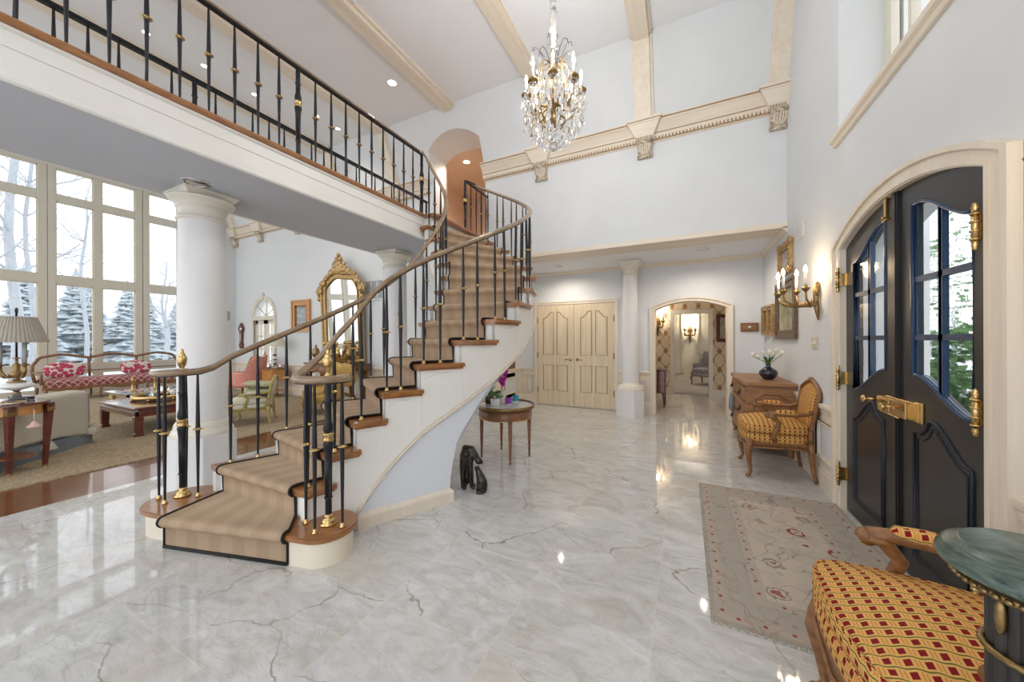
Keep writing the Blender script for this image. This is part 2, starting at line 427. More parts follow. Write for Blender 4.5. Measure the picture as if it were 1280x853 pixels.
# settee damask
m, nt, b = base('crimson_lattice_damask', (.4,.1,.1), .7)
uv = coords(nt, 'UV'); s = nd(nt, 'ShaderNodeSeparateXYZ', {0: uv})
a1 = math_(nt, 'PINGPONG', math_(nt, 'ADD', s.outputs[0], s.outputs[1]), .07); a2 = math_(nt, 'PINGPONG', math_(nt, 'SUBTRACT', s.outputs[0], s.outputs[1]), .07)
ln = math_(nt, 'LESS_THAN', math_(nt, 'MINIMUM', a1, a2), .012)
c = mix(nt, ln, (.30,.045,.055), (.62,.50,.44)); c = mix(nt, nd(nt, 'ShaderNodeMapRange', {0: noise(nt, uv, 40, 2), 1: .55, 2: .6, 3: 0., 4: .6}).outputs[0], c, (.50,.20,.17))
nt.links.new(c, b.inputs['Base Color']); MAT['damask'] = m
# medallion cushion
m, nt, b = base('crimson_floral_cushion', (.7,.6,.55), .8)
v = nd(nt, 'ShaderNodeTexVoronoi', {'Vector': coords(nt), 'Scale': 11., 'Randomness': .8}).outputs['Distance']
nt.links.new(ramp(nt, v, [(.0, (.74,.62,.56)), (.16, (.55,.05,.12)), (.50, (.52,.05,.11)), (.58, (.78,.68,.62)), (.8, (.80,.74,.66))]), b.inputs['Base Color']); MAT['floralcush'] = m

# knitted throw
m, nt, b = base('ivory_diamond_knit', (.7,.66,.58), .9)
uv = coords(nt, 'UV'); s = nd(nt, 'ShaderNodeSeparateXYZ', {0: uv})
a1 = math_(nt, 'PINGPONG', math_(nt, 'ADD', s.outputs[0], s.outputs[1]), .018); a2 = math_(nt, 'PINGPONG', math_(nt, 'SUBTRACT', s.outputs[0], s.outputs[1]), .018)
h = math_(nt, 'MINIMUM', a1, a2)
nt.links.new(mix(nt, math_(nt, 'LESS_THAN', h, .004), (.68,.64,.56), (.48,.44,.37)), b.inputs['Base Color']); bump(nt, b, h, .8, .3); MAT['knit'] = m

# oriental rug : object origin at the rug centre, half sizes A,B
def rugmat(A, B):
    m, nt, b = base('faded_oriental_rug', (.5,.43,.36), .95, 0, .1)
    co = coords(nt); s = nd(nt, 'ShaderNodeSeparateXYZ', {0: co}); u, v = s.outputs[0], s.outputs[1]
    dx = math_(nt, 'SUBTRACT', A, math_(nt, 'ABSOLUTE', u)); dy = math_(nt, 'SUBTRACT', B, math_(nt, 'ABSOLUTE', v))
    d = math_(nt, 'MINIMUM', dx, dy)
    c = ramp(nt, d, [(0., (.40,.35,.295)), (.02, (.46,.40,.34)), (.035, (.47,.395,.335)), (.075, (.43,.385,.335)), (.20, (.42,.37,.325)), (.215, (.48,.415,.35)), (.275, (.56,.49,.41))], 'CONSTANT')
    cl = noise(nt, co, 7, 4, .6)
    c = mix(nt, nd(nt, 'ShaderNodeMapRange', {0: cl, 1: .45, 2: .7, 3: 0., 4: .6}).outputs[0], c, (.40,.36,.325))
    # scrolling tendrils
    w = noise(nt, co, 4.2, 2, .4, .8); t = math_(nt, 'LESS_THAN', math_(nt, 'ABSOLUTE', math_(nt, 'SUBTRACT', w, .5)), .007)
    c = mix(nt, math_(nt, 'MULTIPLY', t, .6), c, (.25,.215,.185))
    w2 = noise(nt, mapping(nt, co, (1,1,1), (0,0,0), (4,2,0)), 5.5, 2, .4, .6); t2 = math_(nt, 'LESS_THAN', math_(nt, 'ABSOLUTE', math_(nt, 'SUBTRACT', w2, .53)), .008)
    c = mix(nt, math_(nt, 'MULTIPLY', t2, .5), c, (.37,.25,.16))
    # palmettes: rings round scattered cells
    vor = nd(nt, 'ShaderNodeTexVoronoi', {'Vector': mapping(nt, nd(nt, 'ShaderNodeVectorMath', {0: co, 1: nd(nt, 'ShaderNodeVectorMath', {0: nd(nt, 'ShaderNodeTexNoise', {'Vector': co, 'Scale': 26.}).outputs['Color'], 1: (.07,.07,0)}, operation='MULTIPLY').outputs[0]}, operation='ADD').outputs[0], (1,1,1), (0,0,0), (-.5,-.5,0)), 'Scale': 6.2, 'Randomness': .7})
    dd = vor.outputs['Distance']; cs = nd(nt, 'ShaderNodeSeparateXYZ', {0: vor.outputs['Color']})
    ring = math_(nt, 'MULTIPLY', math_(nt, 'GREATER_THAN', dd, .24), math_(nt, 'LESS_THAN', dd, .32))
    inner = math_(nt, 'GREATER_THAN', d, .275)
    redc = math_(nt, 'GREATER_THAN', cs.outputs[0], .55)
    pal = mix(nt, redc, (.29,.23,.18), (.26,.03,.03))
    c = mix(nt, math_(nt, 'MULTIPLY', math_(nt, 'MULTIPLY', ring, inner), .9), c, pal)
    dot = math_(nt, 'MULTIPLY', math_(nt, 'MULTIPLY', math_(nt, 'LESS_THAN', dd, .12), math_(nt, 'GREATER_THAN', cs.outputs[1], .45)), inner)
    c = mix(nt, math_(nt, 'MULTIPLY', dot, .8), c, (.30,.04,.03))
    # border rosettes
    along = nd(nt, 'ShaderNodeMix', {0: math_(nt, 'LESS_THAN', dx, dy), 2: u, 3: v}).outputs[0]
    fr = math_(nt, 'ABSOLUTE', math_(nt, 'SUBTRACT', math_(nt, 'FRACT', math_(nt, 'MULTIPLY', along, 9.)), .5))
    def dots(d0):
        return math_(nt, 'LESS_THAN', math_(nt, 'ADD', math_(nt, 'POWER', math_(nt, 'MULTIPLY', fr, 1/9.), 2.), math_(nt, 'POWER', math_(nt, 'SUBTRACT', d, d0), 2.)), .00009)
    c = mix(nt, math_(nt, 'MULTIPLY', math_(nt, 'MAXIMUM', dots(.055), dots(.245)), .85), c, (.27,.03,.03))
    nt.links.new(c, b.inputs['Base Color']); bump(nt, b, noise(nt, co, 160, 2), .5, .004)
    return m
# wallpaper : diamond trellis with posies (UV metres)
m, nt, b = base('trellis_wallpaper', (.8,.7,.5), .8)
uv = coords(nt, 'UV'); uvn = nd(nt, 'ShaderNodeVectorMath', {0: uv, 1: nd(nt, 'ShaderNodeVectorMath', {0: nd(nt, 'ShaderNodeTexNoise', {'Vector': uv, 'Scale': 30.}).outputs['Color'], 1: (.04,.04,0)}, operation='MULTIPLY').outputs[0]}, operation='ADD').outputs[0]
s = nd(nt, 'ShaderNodeSeparateXYZ', {0: uvn}); p_ = .30
xx = math_(nt, 'DIVIDE', s.outputs[0], p_); yy = math_(nt, 'DIVIDE', s.outputs[1], p_*1.5)
a = math_(nt, 'ADD', xx, yy); d_ = math_(nt, 'SUBTRACT', xx, yy)
fa = math_(nt, 'ABSOLUTE', math_(nt, 'SUBTRACT', math_(nt, 'FRACT', a), .5)); fd = math_(nt, 'ABSOLUTE', math_(nt, 'SUBTRACT', math_(nt, 'FRACT', d_), .5))
line = math_(nt, 'GREATER_THAN', math_(nt, 'MAXIMUM', fa, fd), .465)
posy = math_(nt, 'GREATER_THAN', math_(nt, 'MINIMUM', fa, fd), .31)
c = mix(nt, math_(nt, 'MULTIPLY', line, .8), (.80,.71,.55), (.34,.17,.10))
c = mix(nt, math_(nt, 'MULTIPLY', posy, .9), c, ramp(nt, noise(nt, uv, 45, 2), [(.4, (.42,.13,.08)), (.6, (.30,.22,.09))]))
nt.links.new(c, b.inputs['Base Color']); MAT['paper'] = m
# ------------------------------------------------------------------ camera
yaw, roll = R(26.31), R(-.197)
F = Vector((-sin(yaw), cos(yaw), 0)); Rt = Vector((cos(yaw), sin(yaw), 0)); U = Rt.cross(F)
Rt2 = Rt*cos(roll)+U*sin(roll); U2 = Rt2.cross(F)
cam = bpy.data.cameras.new('camera'); cam.lens = 36*439.8/1280; cam.sensor_width = 36; cam.shift_y = -1.5/1280; cam.clip_end = 400; cam.clip_start = .02
co_ = bpy.data.objects.new('camera', cam); COL.objects.link(co_)
co_.matrix_world = Matrix(((Rt2.x,U2.x,-F.x,0),(Rt2.y,U2.y,-F.y,0),(Rt2.z,U2.z,-F.z,1.4),(0,0,0,1)))
SC.camera = co_
SC.view_settings.view_transform = 'Standard'; SC.view_settings.look = 'None'; SC.view_settings.gamma = 1
SC.view_settings.use_curve_mapping = False

XR, YU, YL, ZS, ZF, ZC, YC, ZK = 1.16, 5.59, 7.14, 2.83, 3.2, 5.62, 5.14, 4.5
def slopeY(z): return YU if z <= ZK else YU-(YU-YC)*(z-ZK)/(ZC-ZK)
def arc(a0, a1, z0, sag, n=20):
    h = (a1-a0)/2; r = (h*h+sag*sag)/(2*sag); cz = z0+sag-r; cm = (a0+a1)/2; t = math.asin(h/r)
    return [(cm+r*sin(-t+2*t*i/n), cz+r*cos(-t+2*t*i/n)) for i in range(n+1)]
def rbox(x0, x1, y0, y1, z0, z1): return MB().box(x0, x1, y0, y1, z0, z1)

# ------------------------------------------------------------------ floors
st('floor_marble', rbox(-4.9, XR+.34, -3, 10.0, -.1, 0), MAT['marble'])
st('floor_hardwood', rbox(-5.72, -4.9, -3, YU, -.1, 0), MAT['oak_floor'])
st('floor_carpet', rbox(-14.6, -5.72, -3, YU, -.1, .012), MAT['sisal'])
st('floor_study', rbox(-2.5, 2.5, 10.0, 13.6, -.1, .01), MAT['greycarpet'])

# ------------------------------------------------------------------ walls
DA = arc(2.21, 3.79, 2.13, .18)
b = MB()
b.box(XR, XR+.36, 3.883, YL+.2, 0, ZC)
b.box(XR, XR+.36, 3.79, 3.883, 0, 3.07); b.box(XR, XR+.36, 2.12, 2.21, 0, 3.07)
b.prism(DA+[(3.79, 3.07), (2.21, 3.07)], 'x', XR, XR+.36)
b.box(XR, XR+.36, -1.4, 2.12, 0, ZC); b.box(XR, XR+.36, 2.12, 3.883, 5.2, ZC)
st('wall_right', b, MAT['wall'])

AX0, AX1 = -4.45, -3.30
b = MB()
b.box(AX1, XR, YU, YU+.36, ZS, ZK)
b.box(-11.7, AX0, YU, YU+.36, ZF, ZK)
slope = [(YU, ZK), (YC, ZC), (YU+.36, ZC), (YU+.36, ZK)]
b.prism(slope, 'x', AX1, XR); b.prism(slope, 'x', -11.9, AX0)
UA = arc(AX0, AX1, 5.04, .22, 20)
for (x0, z0), (x1, z1) in zip(UA[:-1], UA[1:]):
    b.hexa([(x0, slopeY(z0), z0), (x1, slopeY(z1), z1), (x1, YU+.36, z1), (x0, YU+.36, z0)],
           [(x0, YC, ZC), (x1, YC, ZC), (x1, YU+.36, ZC), (x0, YU+.36, ZC)])
st('wall_back', b, MAT['wall'])
# living room side below the gallery level, with the arched opening of the french door
FD = arc(-10.76, -9.82, 2.05, .469, 24)
b = MB()
b.box(-9.82, -3.5, YU, YU+.36, 0, ZF); b.box(-11.9, -10.76, YU, YU+.36, 0, ZF)
b.prism(FD+[(-9.82, ZF), (-10.76, ZF)], 'y', YU, YU+.36)
st('wall_living', b, MAT['wall_living'])
b = MB(); b.box(-11.9, -11.7, 5.1, YU, 0, ZC); b.box(-14.7, -11.9, 5.46, YU+.36, 0, 6.12)
st('wall_bay', b, MAT['wall_living'])
# alcove
b = MB(); b.box(-3.5, -3.3, YU, YL+.2, 0, ZS); st('wall_alcove_left', b, MAT['wall'])
AA = arc(-.53, .65, 1.96, .14)
b = MB(); b.box(-3.5, -.53, YL, YL+.2, 0, ZS); b.box(.65, XR, YL, YL+.2, 0, ZS); b.prism(AA+[(.65, ZS), (-.53, ZS)], 'y', YL, YL+.2)
st('wall_alcove_back', b, MAT['wall'])
st('ceiling_alcove', rbox(-3.5, XR, YU+.02, YL+.2, ZS, ZS+.06), MAT['ceil'])
# wallpapered lobby and study
b = MB(); b.box(-1.2, -1.0, YL+.2, 10, 0, 2.7); b.box(1.16, 1.36, YL+.2, 10, 0, 2.7)
b.box(-1.0, -.27, 9.9, 10.0, 0, 2.7); b.box(.50, 1.16, 9.9, 10.0, 0, 2.7); b.box(-.27, .50, 9.9, 10.0, 2.04, 2.7)
st('wall_lobby', b, MAT['paper'])
st('ceiling_lobby', rbox(-1.2, 1.36, YL+.2, 10, 2.7, 2.76), MAT['ceil'])
b = MB(); b.box(-2.5, 2.5, 13.2, 13.4, 0, 2.7); b.box(-2.6, -2.5, 10, 13.4, 0, 2.7); b.box(2.5, 2.6, 10, 13.4, 0, 2.7)
st('wall_study', b, MAT['panel'])
st('ceiling_study', rbox(-2.6, 2.6, 10, 13.4, 2.7, 2.76), MAT['ceil'])
# upper hall behind the arch
b = MB(); b.box(-5.4, -5.3, YU+.36, 8.2, ZF, 5.35); b.box(-3.3, -3.2, YU+.36, 8.2, ZF, 5.35); b.box(-5.4, -3.2, 8.2, 8.3, ZF, 5.35)
b.box(-5.3, AX0, YU+.34, YU+.37, ZF, 5.35)
st('wall_upper_hall', b, MAT['peach'])
st('ceiling_upper_hall', rbox(-5.4, -3.2, YU+.36, 8.3, 5.2, 5.27), MAT['peach'])
st('floor_upper_hall', rbox(-5.4, -3.2, YU, 8.3, ZF-.1, ZF), MAT['sisal'])
# main ceiling, beams
st('ceiling', rbox(-12.0, XR+.36, -3, YU+.36, ZC, ZC+.08), MAT['ceil'])
st('ceiling_bay', rbox(-14.7, -12.0, -3, YU+.36, 6.1, 6.18), MAT['ceil'])
st('wall_bay_header', rbox(-12.05, -11.95, -3, YU+.36, ZC, 6.12), MAT['wall_living'])
n = 0
for bx in (1.08, -.54, -2.18, -3.82, -5.46, -7.1, -8.74, -10.38, -11.62):
    n += 1
    b = MB(); w = .10 if bx < 1 else .08
    for (ww, dz) in ((w, .10), (w+.035, .045)):
        b.box(bx-ww, bx+ww, -3, YC+.02, ZC-dz, ZC+.01)
        if abs(bx+3.82) < .1: continue
        k = dz*.6
        za = 4.52
        b.hexa([(bx-ww, slopeY(za)-k, za), (bx+ww, slopeY(za)-k, za), (bx+ww, slopeY(za)+.02, za), (bx-ww, slopeY(za)+.02, za)],
               [(bx-ww, YC-k, ZC), (bx+ww, YC-k, ZC), (bx+ww, YC+.02, ZC), (bx-ww, YC+.02, ZC)])
    st('ceiling_beam', b, MAT['cream_y'])
# cornice with dentils
def cornice(x0, x1, name):
    b = MB()
    prof = [(0, 4.30), (.03, 4.31), (.035, 4.35), (.06, 4.365), (.06, 4.40), (.075, 4.44), (.13, 4.52), (.15, 4.535), (.15, 4.56), (.165, 4.575), (.165, 4.59), (0, 4.59)]
    b.prism([(YU-d, z) for d, z in prof], 'x', x0, x1)
    x = x0+.02
    while x < x1-.03:
        b.box(x, x+.026, YU-.068, YU-.02, 4.325, 4.362); x += .045
    st(name, b, MAT['cream_x'])
    g = MB(); g.box(x0, x1, YU-.052, YU-.03, 4.318, 4.364); g.box(x0, x1, YU-.1665, YU-.05, 4.560, 4.568); g.box(x0, x1, YU-.078, YU-.02, 4.405, 4.409)
    st('trim_4' if x1 > 0 else 'trim_5', g, MAT['groove'])
cornice(AX1-.02, XR, 'trim_1'); cornice(-11.7, -4.6, 'trim_2')
# corbels
def corbel(x, wl=.25, wr=.25):
    e = empty('corbel', (x, YU, 4.0)); e['kind'] = 'structure'
    b = MB()
    lo = lambda w, d, z: [(x-min(w, wl), YU-d, z), (x+min(w, wr), YU-d, z), (x+min(w, wr), YU, z), (x-min(w, wl), YU, z)]
    b.hexa(lo(.125, .12, 4.33), lo(.125, .13, 4.37)); b.hexa(lo(.125, .13, 4.37), lo(.21, .20, 4.53)); b.hexa(lo(.225, .21, 4.53), lo(.225, .21, 4.555)); b.hexa(lo(.235, .22, 4.562), lo(.24, .225, 4.595))
    b.build('block', MAT['cream_x'], e)
    c = MB()
    w = min(.065, wr)
    sp = [(0, 4.09), (.035, 4.09), (.05, 4.10), (.05, 4.13), (.035, 4.145), (.05, 4.18), (.08, 4.22), (.10, 4.26), (.11, 4.30), (.11, 4.335), (0, 4.335)]
    c.prism([(YU-d, z) for d, z in sp], 'x', x-.095, x+min(.095, wr))
    w = min(.095, wr); c.cyl((x-.105, YU-.035, 4.11), (x+w+.01, YU-.035, 4.11), .026, seg=12)
    c.cyl((x-.105, YU-.09, 4.30), (x+w+.01, YU-.09, 4.30), .032, seg=12)
    c.build('bracket', MAT['carved'], e)
    l = MB()
    for s in (-.05, -.025, 0, .025, .05):
        if x+s > XR-.02: continue
        l.tube([(x+s*.4, YU-.050, 4.135), (x+s*.9, YU-.054, 4.17), (x+s*1.3, YU-.082, 4.215), (x+s*1.0, YU-.112, 4.27)], [.005, .011, .010, .005], 6)
    l.build('acanthus_leaf', MAT['cream_y'], e); g = MB()
    g.box(x-.235, x+min(.235, wr), YU-.218, YU-.1, 4.556, 4.563)
    for i in range(8): 
        xx = x-.115+.03*i
        if xx+.016 < x+wr-.01: g.box(xx, xx+.016, YU-.134, YU-.1, 4.335, 4.365)
    g.build('carving', MAT['groove'], e)
corbel(1.08, .25, .08)
for bx in (-.54, -2.18, -5.46, -7.1, -8.74, -10.38): corbel(bx)
corbel(-11.62, .08, .25)

# alcove trims
st('trim_3', rbox(-3.3, XR, YU-.035, YU+.42, ZS-.012, ZS+.055), MAT['cream_x'])
cr = [(0, 0), (.05, 0), (.05, -.02), (.03, -.035), (.012, -.07), (0, -.07)]
st('trim_6', MB().prism([(YL-d, ZS+z) for d, z in cr], 'x', -3.3, XR), MAT['cream_x'])
st('trim_7', MB().prism([(XR-d, ZS+z) for d, z in cr], 'y', YU-.035, YL), MAT['cream_y'])

# ------------------------------------------------------------------ gallery slab, fascia
b = MB(); b.box(-4.57, -3.37, -3, YU, ZS+.01, ZF-.05); b.box(-3.42, -3.252, 3.99, YU, ZS+.01, ZF-.05); st('wall_gallery_edge', b, MAT['white'])
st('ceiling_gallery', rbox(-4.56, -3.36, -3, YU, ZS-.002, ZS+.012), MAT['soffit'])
b = MB()
pr = [(-3.38, ZS), (-3.345, ZS), (-3.335, ZS+.012), (-3.335, ZS+.03), (-3.35, ZS+.04), (-3.35, ZS+.055), (-3.362, ZS+.065), (-3.362, ZS+.08), (-3.38, ZS+.085)]
b.prism(pr, 'y', -3, 3.97)
b.prism([(-3.38, 3.03), (-3.362, 3.035), (-3.362, 3.05), (-3.38, 3.055)], 'y', -3, 3.97)
b.prism([(-3.38, 3.12), (-3.35, 3.135), (-3.35, 3.15), (-3.38, 3.15)], 'y', -3, 3.97)
st('trim_8', b, MAT['white'])
b = MB()
nose = [(-.05, -.052), (.0, -.052), (.02, -.046), (.026, -.026), (.02, -.006), (.0, 0), (-.05, 0)]
path = [(-3.35, -3, ZF), (-3.35, 3.90, ZF), (-3.345, 3.955, ZF), (-3.30, 3.985, ZF), (-3.20, 3.97, ZF), (-3.165, 4.03, ZF), (-3.175, 5.0, ZF), (-3.2, YU, ZF)]
b.sweep(path, nose)
b.box(-4.6, -3.36, -3, YU, ZF-.05, ZF-.001); b.box(-3.45, -3.2, 4.0, YU, ZF-.05, ZF-.001)
st('floor_gallery', b, MAT['oak'])
st('trim_9', rbox(-4.6, -4.55, -3, YU, ZS-.003, ZF-.05), MAT['white'])

# ------------------------------------------------------------------ wainscot helpers
rail_p = [(0, .70), (.014, .70), (.018, .72), (.018, .735), (.032, .75), (.036, .77), (.036, .785), (0, .79)]
base_p = [(0, 0), (.028, 0), (.028, .15), (.02, .165), (.02, .18), (.01, .195), (0, .195)]
def wains(name, axis, plane, sgn, a0, a1, panels, m):
    # axis: direction the wall runs along ('x' or 'y'); plane: wall coordinate; sgn: into the room
    b = MB()
    for pr in (rail_p, base_p, [(0, .19), (.008, .19), (.008, .71), (0, .71)]):
        poly = [(plane+sgn*d, z) for d, z in pr]
        b.prism(poly, axis, a0, a1)
    o = st(name, b, MAT[m]); w = MB(); f = MB()
    for p0, p1 in panels:
        z0, z1 = .27, .62
        def bx(mb, q0, q1, c0, c1, d0, d1):
            lo, hi = sorted((plane+sgn*d0, plane+sgn*d1))
            mb.box(q0, q1, lo, hi, c0, c1) if axis == 'x' else mb.box(lo, hi, q0, q1, c0, c1)
        bx(w, p0+.02, p1-.02, z0+.02, z1-.02, .006, .0095)
        t = .026
        for q in ((p0, p1, z0, z0+t), (p0, p1, z1-t, z1), (p0, p0+t, z0, z1), (p1-t, p1, z0, z1)): bx(f, q[0], q[1], q[2], q[3], .006, .02)
        t = .012
        for q in ((p0, p1, z0, z0+t), (p0, p1, z1-t, z1), (p0, p0+t, z0, z1), (p1-t, p1, z0, z1)): bx(f, q[0], q[1], q[2], q[3], .006, .028)
    if panels:
        w.build('panel', MAT['wall'], o); f.build('panel_moulding', MAT[m], o)
    return o
wains('baseboard_right', 'y', XR, -1, 3.93, YL, [(3.97, 4.36), (4.44, 4.85)], 'cream_y')
wains('baseboard_right_near', 'y', XR, -1, -1.4, 2.075, [(1.2, 1.95)], 'cream_y')
wains('baseboard_alcove', 'x', YL, -1, -1.2, -.61, [(-1.14, -1.02), (-.82, -.68)], 'cream_x')
wains('baseboard_alcove_left', 'x', YL, -1, -3.3, -2.965, [(-3.13, -3.02)], 'cream_x')
wains('baseboard_alcove_side', 'y', -3.3, 1, YU+.3, YL-.04, [(6.3, 6.9)], 'cream_y')
wains('baseboard_living', 'x', YU, -1, -9.72, -3.5, [(-9.55, -9.1), (-8.9, -8.3), (-8.1, -7.2), (-6.6, -5.9)], 'cream_x')
wains('baseboard_living_corner', 'x', YU, -1, -11.7, -10.86, [(-11.5, -11.0)], 'cream_x')
wains('baseboard_bay', 'y', -11.7, 1, 5.1, YU-.04, [], 'cream_y')
b = MB()
b.cyl((-3.22, 6.02, .0), (-3.22, 6.02, 2.8), .03, seg=10)

# ------------------------------------------------------------------ entrance door
def offset_arch(d, z0=0.):
    p = [(2.21-d, z0), (2.21-d, 2.13)] if d > 0 else [(2.21, z0)]
    a = arc(2.21-d, 3.79+d, 2.13+d*.2, .18+d*.55, 24)
    return [(2.21-d, z0)] + a + [(3.79+d, z0)]
def archband(d0, d1, x0, x1, b):
    A, B = offset_arch(d0), offset_arch(d1)
    for i in range(len(A)-1):
        b.hexa([(x0, *A[i]), (x0, *A[i+1]), (x0, *B[i+1]), (x0, *B[i])], [(x1, *A[i]), (x1, *A[i+1]), (x1, *B[i+1]), (x1, *B[i])])
b = MB(); archband(-.012, .133, XR-.028, XR+.08, b); archband(.10, .137, XR-.045, XR-.002, b); archband(.0, .03, XR-.036, XR, b)
st('trim_10', b, MAT['cream'])
DX = XR+.012
def S(t): t = max(0., min(1., t)); return t*t*(3-2*t)
def gl_top(t): return 2.168-.185*S((t-.12)/.88)      # t: 0 at the meeting stile, 1 at the hinge stile
def gl_bot(t): return 1.195-.182*S(t)
def yy(t_y, leaf): return t_y if leaf == 'r' else 6.0-t_y
def arch_z(y): 
    for (a, za), (c, zc) in zip(DA[:-1], DA[1:]):
        if a-1e-6 <= y <= c+1e-6: return za+(zc-za)*(y-a)/(c-a)
    return 2.13
def make_leaf(leaf, name):
    o = MB(); Y = lambda y: yy(y, leaf); N = 16
    def plate(ys, lo, hi, x0, x1, mb):
        for i in range(len(ys)-1):
            y0, y1 = ys[i], ys[i+1]
            A = [(x0, Y(y0), lo(y0)), (x0, Y(y1), lo(y1)), (x0, Y(y1), hi(y1)), (x0, Y(y0), hi(y0))]
            B = [(x1, *p[1:]) for p in A]
            mb.hexa(A, B) if leaf == 'r' else mb.hexa(B, A)
    lin = lambda a, c, n: [a+(c-a)*i/n for i in range(n+1)]
    az = lambda y: arch_z(y)-.004
    plate(lin(2.214, 2.365, 5), lambda y: .012, az, DX, DX+.05, o)
    plate(lin(2.85, 2.998, 5), lambda y: .012, az, DX, DX+.05, o)
    tt = lambda y: (2.85-y)/.485
    plate(lin(2.365, 2.85, N), lambda y: gl_top(tt(y)), az, DX, DX+.05, o)
    plate(lin(2.365, 2.85, N), lambda y: .012, lambda y: gl_bot(tt(y)), DX, DX+.05, o)
    d = st(name, o, MAT['black_door'])
    if leaf == 'l':
        a = MB(); a.box(DX-.014, DX+.002, 3.0-.032, 3.0+.032, .012, 2.30); a.box(DX-.02, DX, 3.0-.016, 3.0+.016, .012, 2.30); a.build('astragal', MAT['black_door'], d)
    # glazing bars
    g = MB()
    edge_t = [(DX+.004, Y(y), gl_top(tt(y))) for y in lin(2.365, 2.85, N)]
    edge_b = [(DX+.004, Y(y), gl_bot(tt(y))) for y in lin(2.365, 2.85, N)]
    g.tube(edge_t+edge_b[::-1], .011, 6, closed=True)
    g.tube([(p[0]+.012, p[1], p[2]) for p in edge_t+edge_b[::-1]], .012, 6, closed=True)
    ym = 2.607
    def bar(y0, y1, z0, z1): 
        lo, hi = sorted((Y(y0), Y(y1))); g.box(DX+.004, DX+.030, lo, hi, z0, z1); 
    bar(ym-.009, ym+.009, gl_bot(tt(ym)), gl_top(tt(ym))); bar(ym-.018, ym+.018, gl_bot(tt(ym)), gl_top(tt(ym)))
    for z in (1.735, 1.405): bar(2.365, 2.85, z-.016, z+.016)
    g.build('glazing_bar', MAT['skylit_bar'], d)
    p = MB(); ys = lin(2.365, 2.85, N)
    poly = [(Y(y), gl_bot(tt(y))) for y in ys]+[(Y(y), gl_top(tt(y))) for y in ys[::-1]]
    p.prism(poly, 'x', DX+.016, DX+.021)
    p.build('pane', MAT['doorglass'], d)
    # lower fielded panel mouldings
    q = MB()
    top = [(2.37, .775)]+[(2.37+.30*i/8, .785+.17*S(i/8)) for i in range(9)]+[(2.69, .945), (2.715, .90), (2.765, .868), (2.825, .866)]
    pts = [(2.37, .15)]+top+[(2.825, .15)]
    q.tube([(DX, Y(y), z) for y, z in pts], .011, 8, closed=True)
    pts2 = [(y+(.03 if y < 2.6 else -.03), z+(.03 if z < .2 else -.03)) for y, z in pts]
    q.tube([(DX-.001, Y(y), z) for y, z in pts2], .005, 6, closed=True)
    q.build('panel_moulding', MAT['navy'], d)
    for z in (1.88, 1.08, .30):
        h = MB(); yh = Y(2.236); xh = XR-.046
        h.cyl((xh, yh, z-.065), (xh, yh, z+.065), .012); 
        for zz in (-.055, -.02, .02, .055): h.cyl((xh, yh, z+zz-.004), (xh, yh, z+zz+.004), .017)
        for sg in (-1, 1):
            h.lathe([(.013, 0), (.009, .008), (.014, .016), (.008, .024), (.011, .03), (.0, .04)] if sg > 0 else [(.0, -.04), (.011, -.03), (.008, -.024), (.014, -.016), (.009, -.008), (.013, 0)], (xh, yh, z+sg*.065), 12)
        lo, hi = sorted((Y(2.195), Y(2.26))); h.box(XR-.044, DX+.002, min(yh, yh)-.006, yh+.006, z-.05, z+.05); h.box(DX-.008, DX+.002, lo, hi, z-.05, z+.05)
        h.build('hinge', MAT['brass'], d)
    return d
d1 = make_leaf('r', 'door_1'); d2 = make_leaf('l', 'door_2')
b = MB()                                           # rim lock on the leaf nearer the camera
b.box(DX-.012, DX, 2.73, 2.80, .925, 1.04); b.box(DX-.022, DX, 2.745, 3.10, .93, 1.036); b.box(DX-.05, DX-.02, 2.80, 3.13, .935, 1.03); b.box(DX-.056, DX-.05, 2.97, 3.12, .945, 1.02)
lk = b.build('lock_case', MAT['brass'], d1, bevel=.003)
b = MB()
for yk, zk, l in ((2.93, .985, .075), (3.15, 1.0, .085)):
    b.tube([(DX-.04, yk, zk), (DX-.04-l*.6, yk, zk)], [.011, .008], 10)
    b.ell((DX-.045-l*.75, yk, zk), (.014, .028, .024), 14, 8)
b.tube([(DX-.06, 2.93, .985), (DX-.065, 2.87, .985)], .006, 8); b.tube([(DX-.05, 3.08, .938), (DX-.052, 2.86, .93)], .005, 6)
b.build('knob', MAT['brass'], lk)
b = MB(); b.box(DX-.03, DX-.014, 3.062, 3.09, 2.16, 2.295); b.box(DX-.034, DX-.014, 3.045, 3.107, 2.15, 2.162); b.ell((DX-.04, 3.076, 2.172), (.01, .01, .01), 10, 6); b.build('surface_bolt', MAT['brass'], d2)
# porch outside the entrance: a pale rendered pier, terrace, shrubs
st('floor_porch', rbox(XR+.36, 14, -8, 14, -.12, -.02), MAT['stone'])
st('wall_porch', rbox(XR+.36, XR+.50, 3.79, 4.1, -.02, 4.5), MAT['column'])

# ------------------------------------------------------------------ clerestory window
b = MB(); pr = [(.005, 3.03), (-.02, 3.03), (-.028, 3.045), (-.028, 3.058), (-.05, 3.07), (-.055, 3.085), (-.055, 3.10), (-.045, 3.11), (.33, 3.11), (.33, 3.07), (.005, 3.07)]
b.prism([(XR+d, z) for d, z in pr], 'y', 2.06, 3.935); 
st('trim_11', b, MAT['cream_y'])
w = MB()
for y0, y1 in ((3.80, 3.883), (3.52, 3.56), (3.24, 3.30), (2.96, 3.0), (2.68, 2.74), (2.40, 2.44), (2.12, 2.2)): w.box(XR+.29, XR+.34, y0, y1, 3.11, 5.2)
w.box(XR+.29, XR+.34, 2.12, 3.883, 3.11, 3.16); w.box(XR+.29, XR+.34, 2.12, 3.883, 5.12, 5.2); w.box(XR+.30, XR+.33, 2.12, 3.883, 4.1, 4.15)
wo = st('window_9', w, MAT['winframe'])
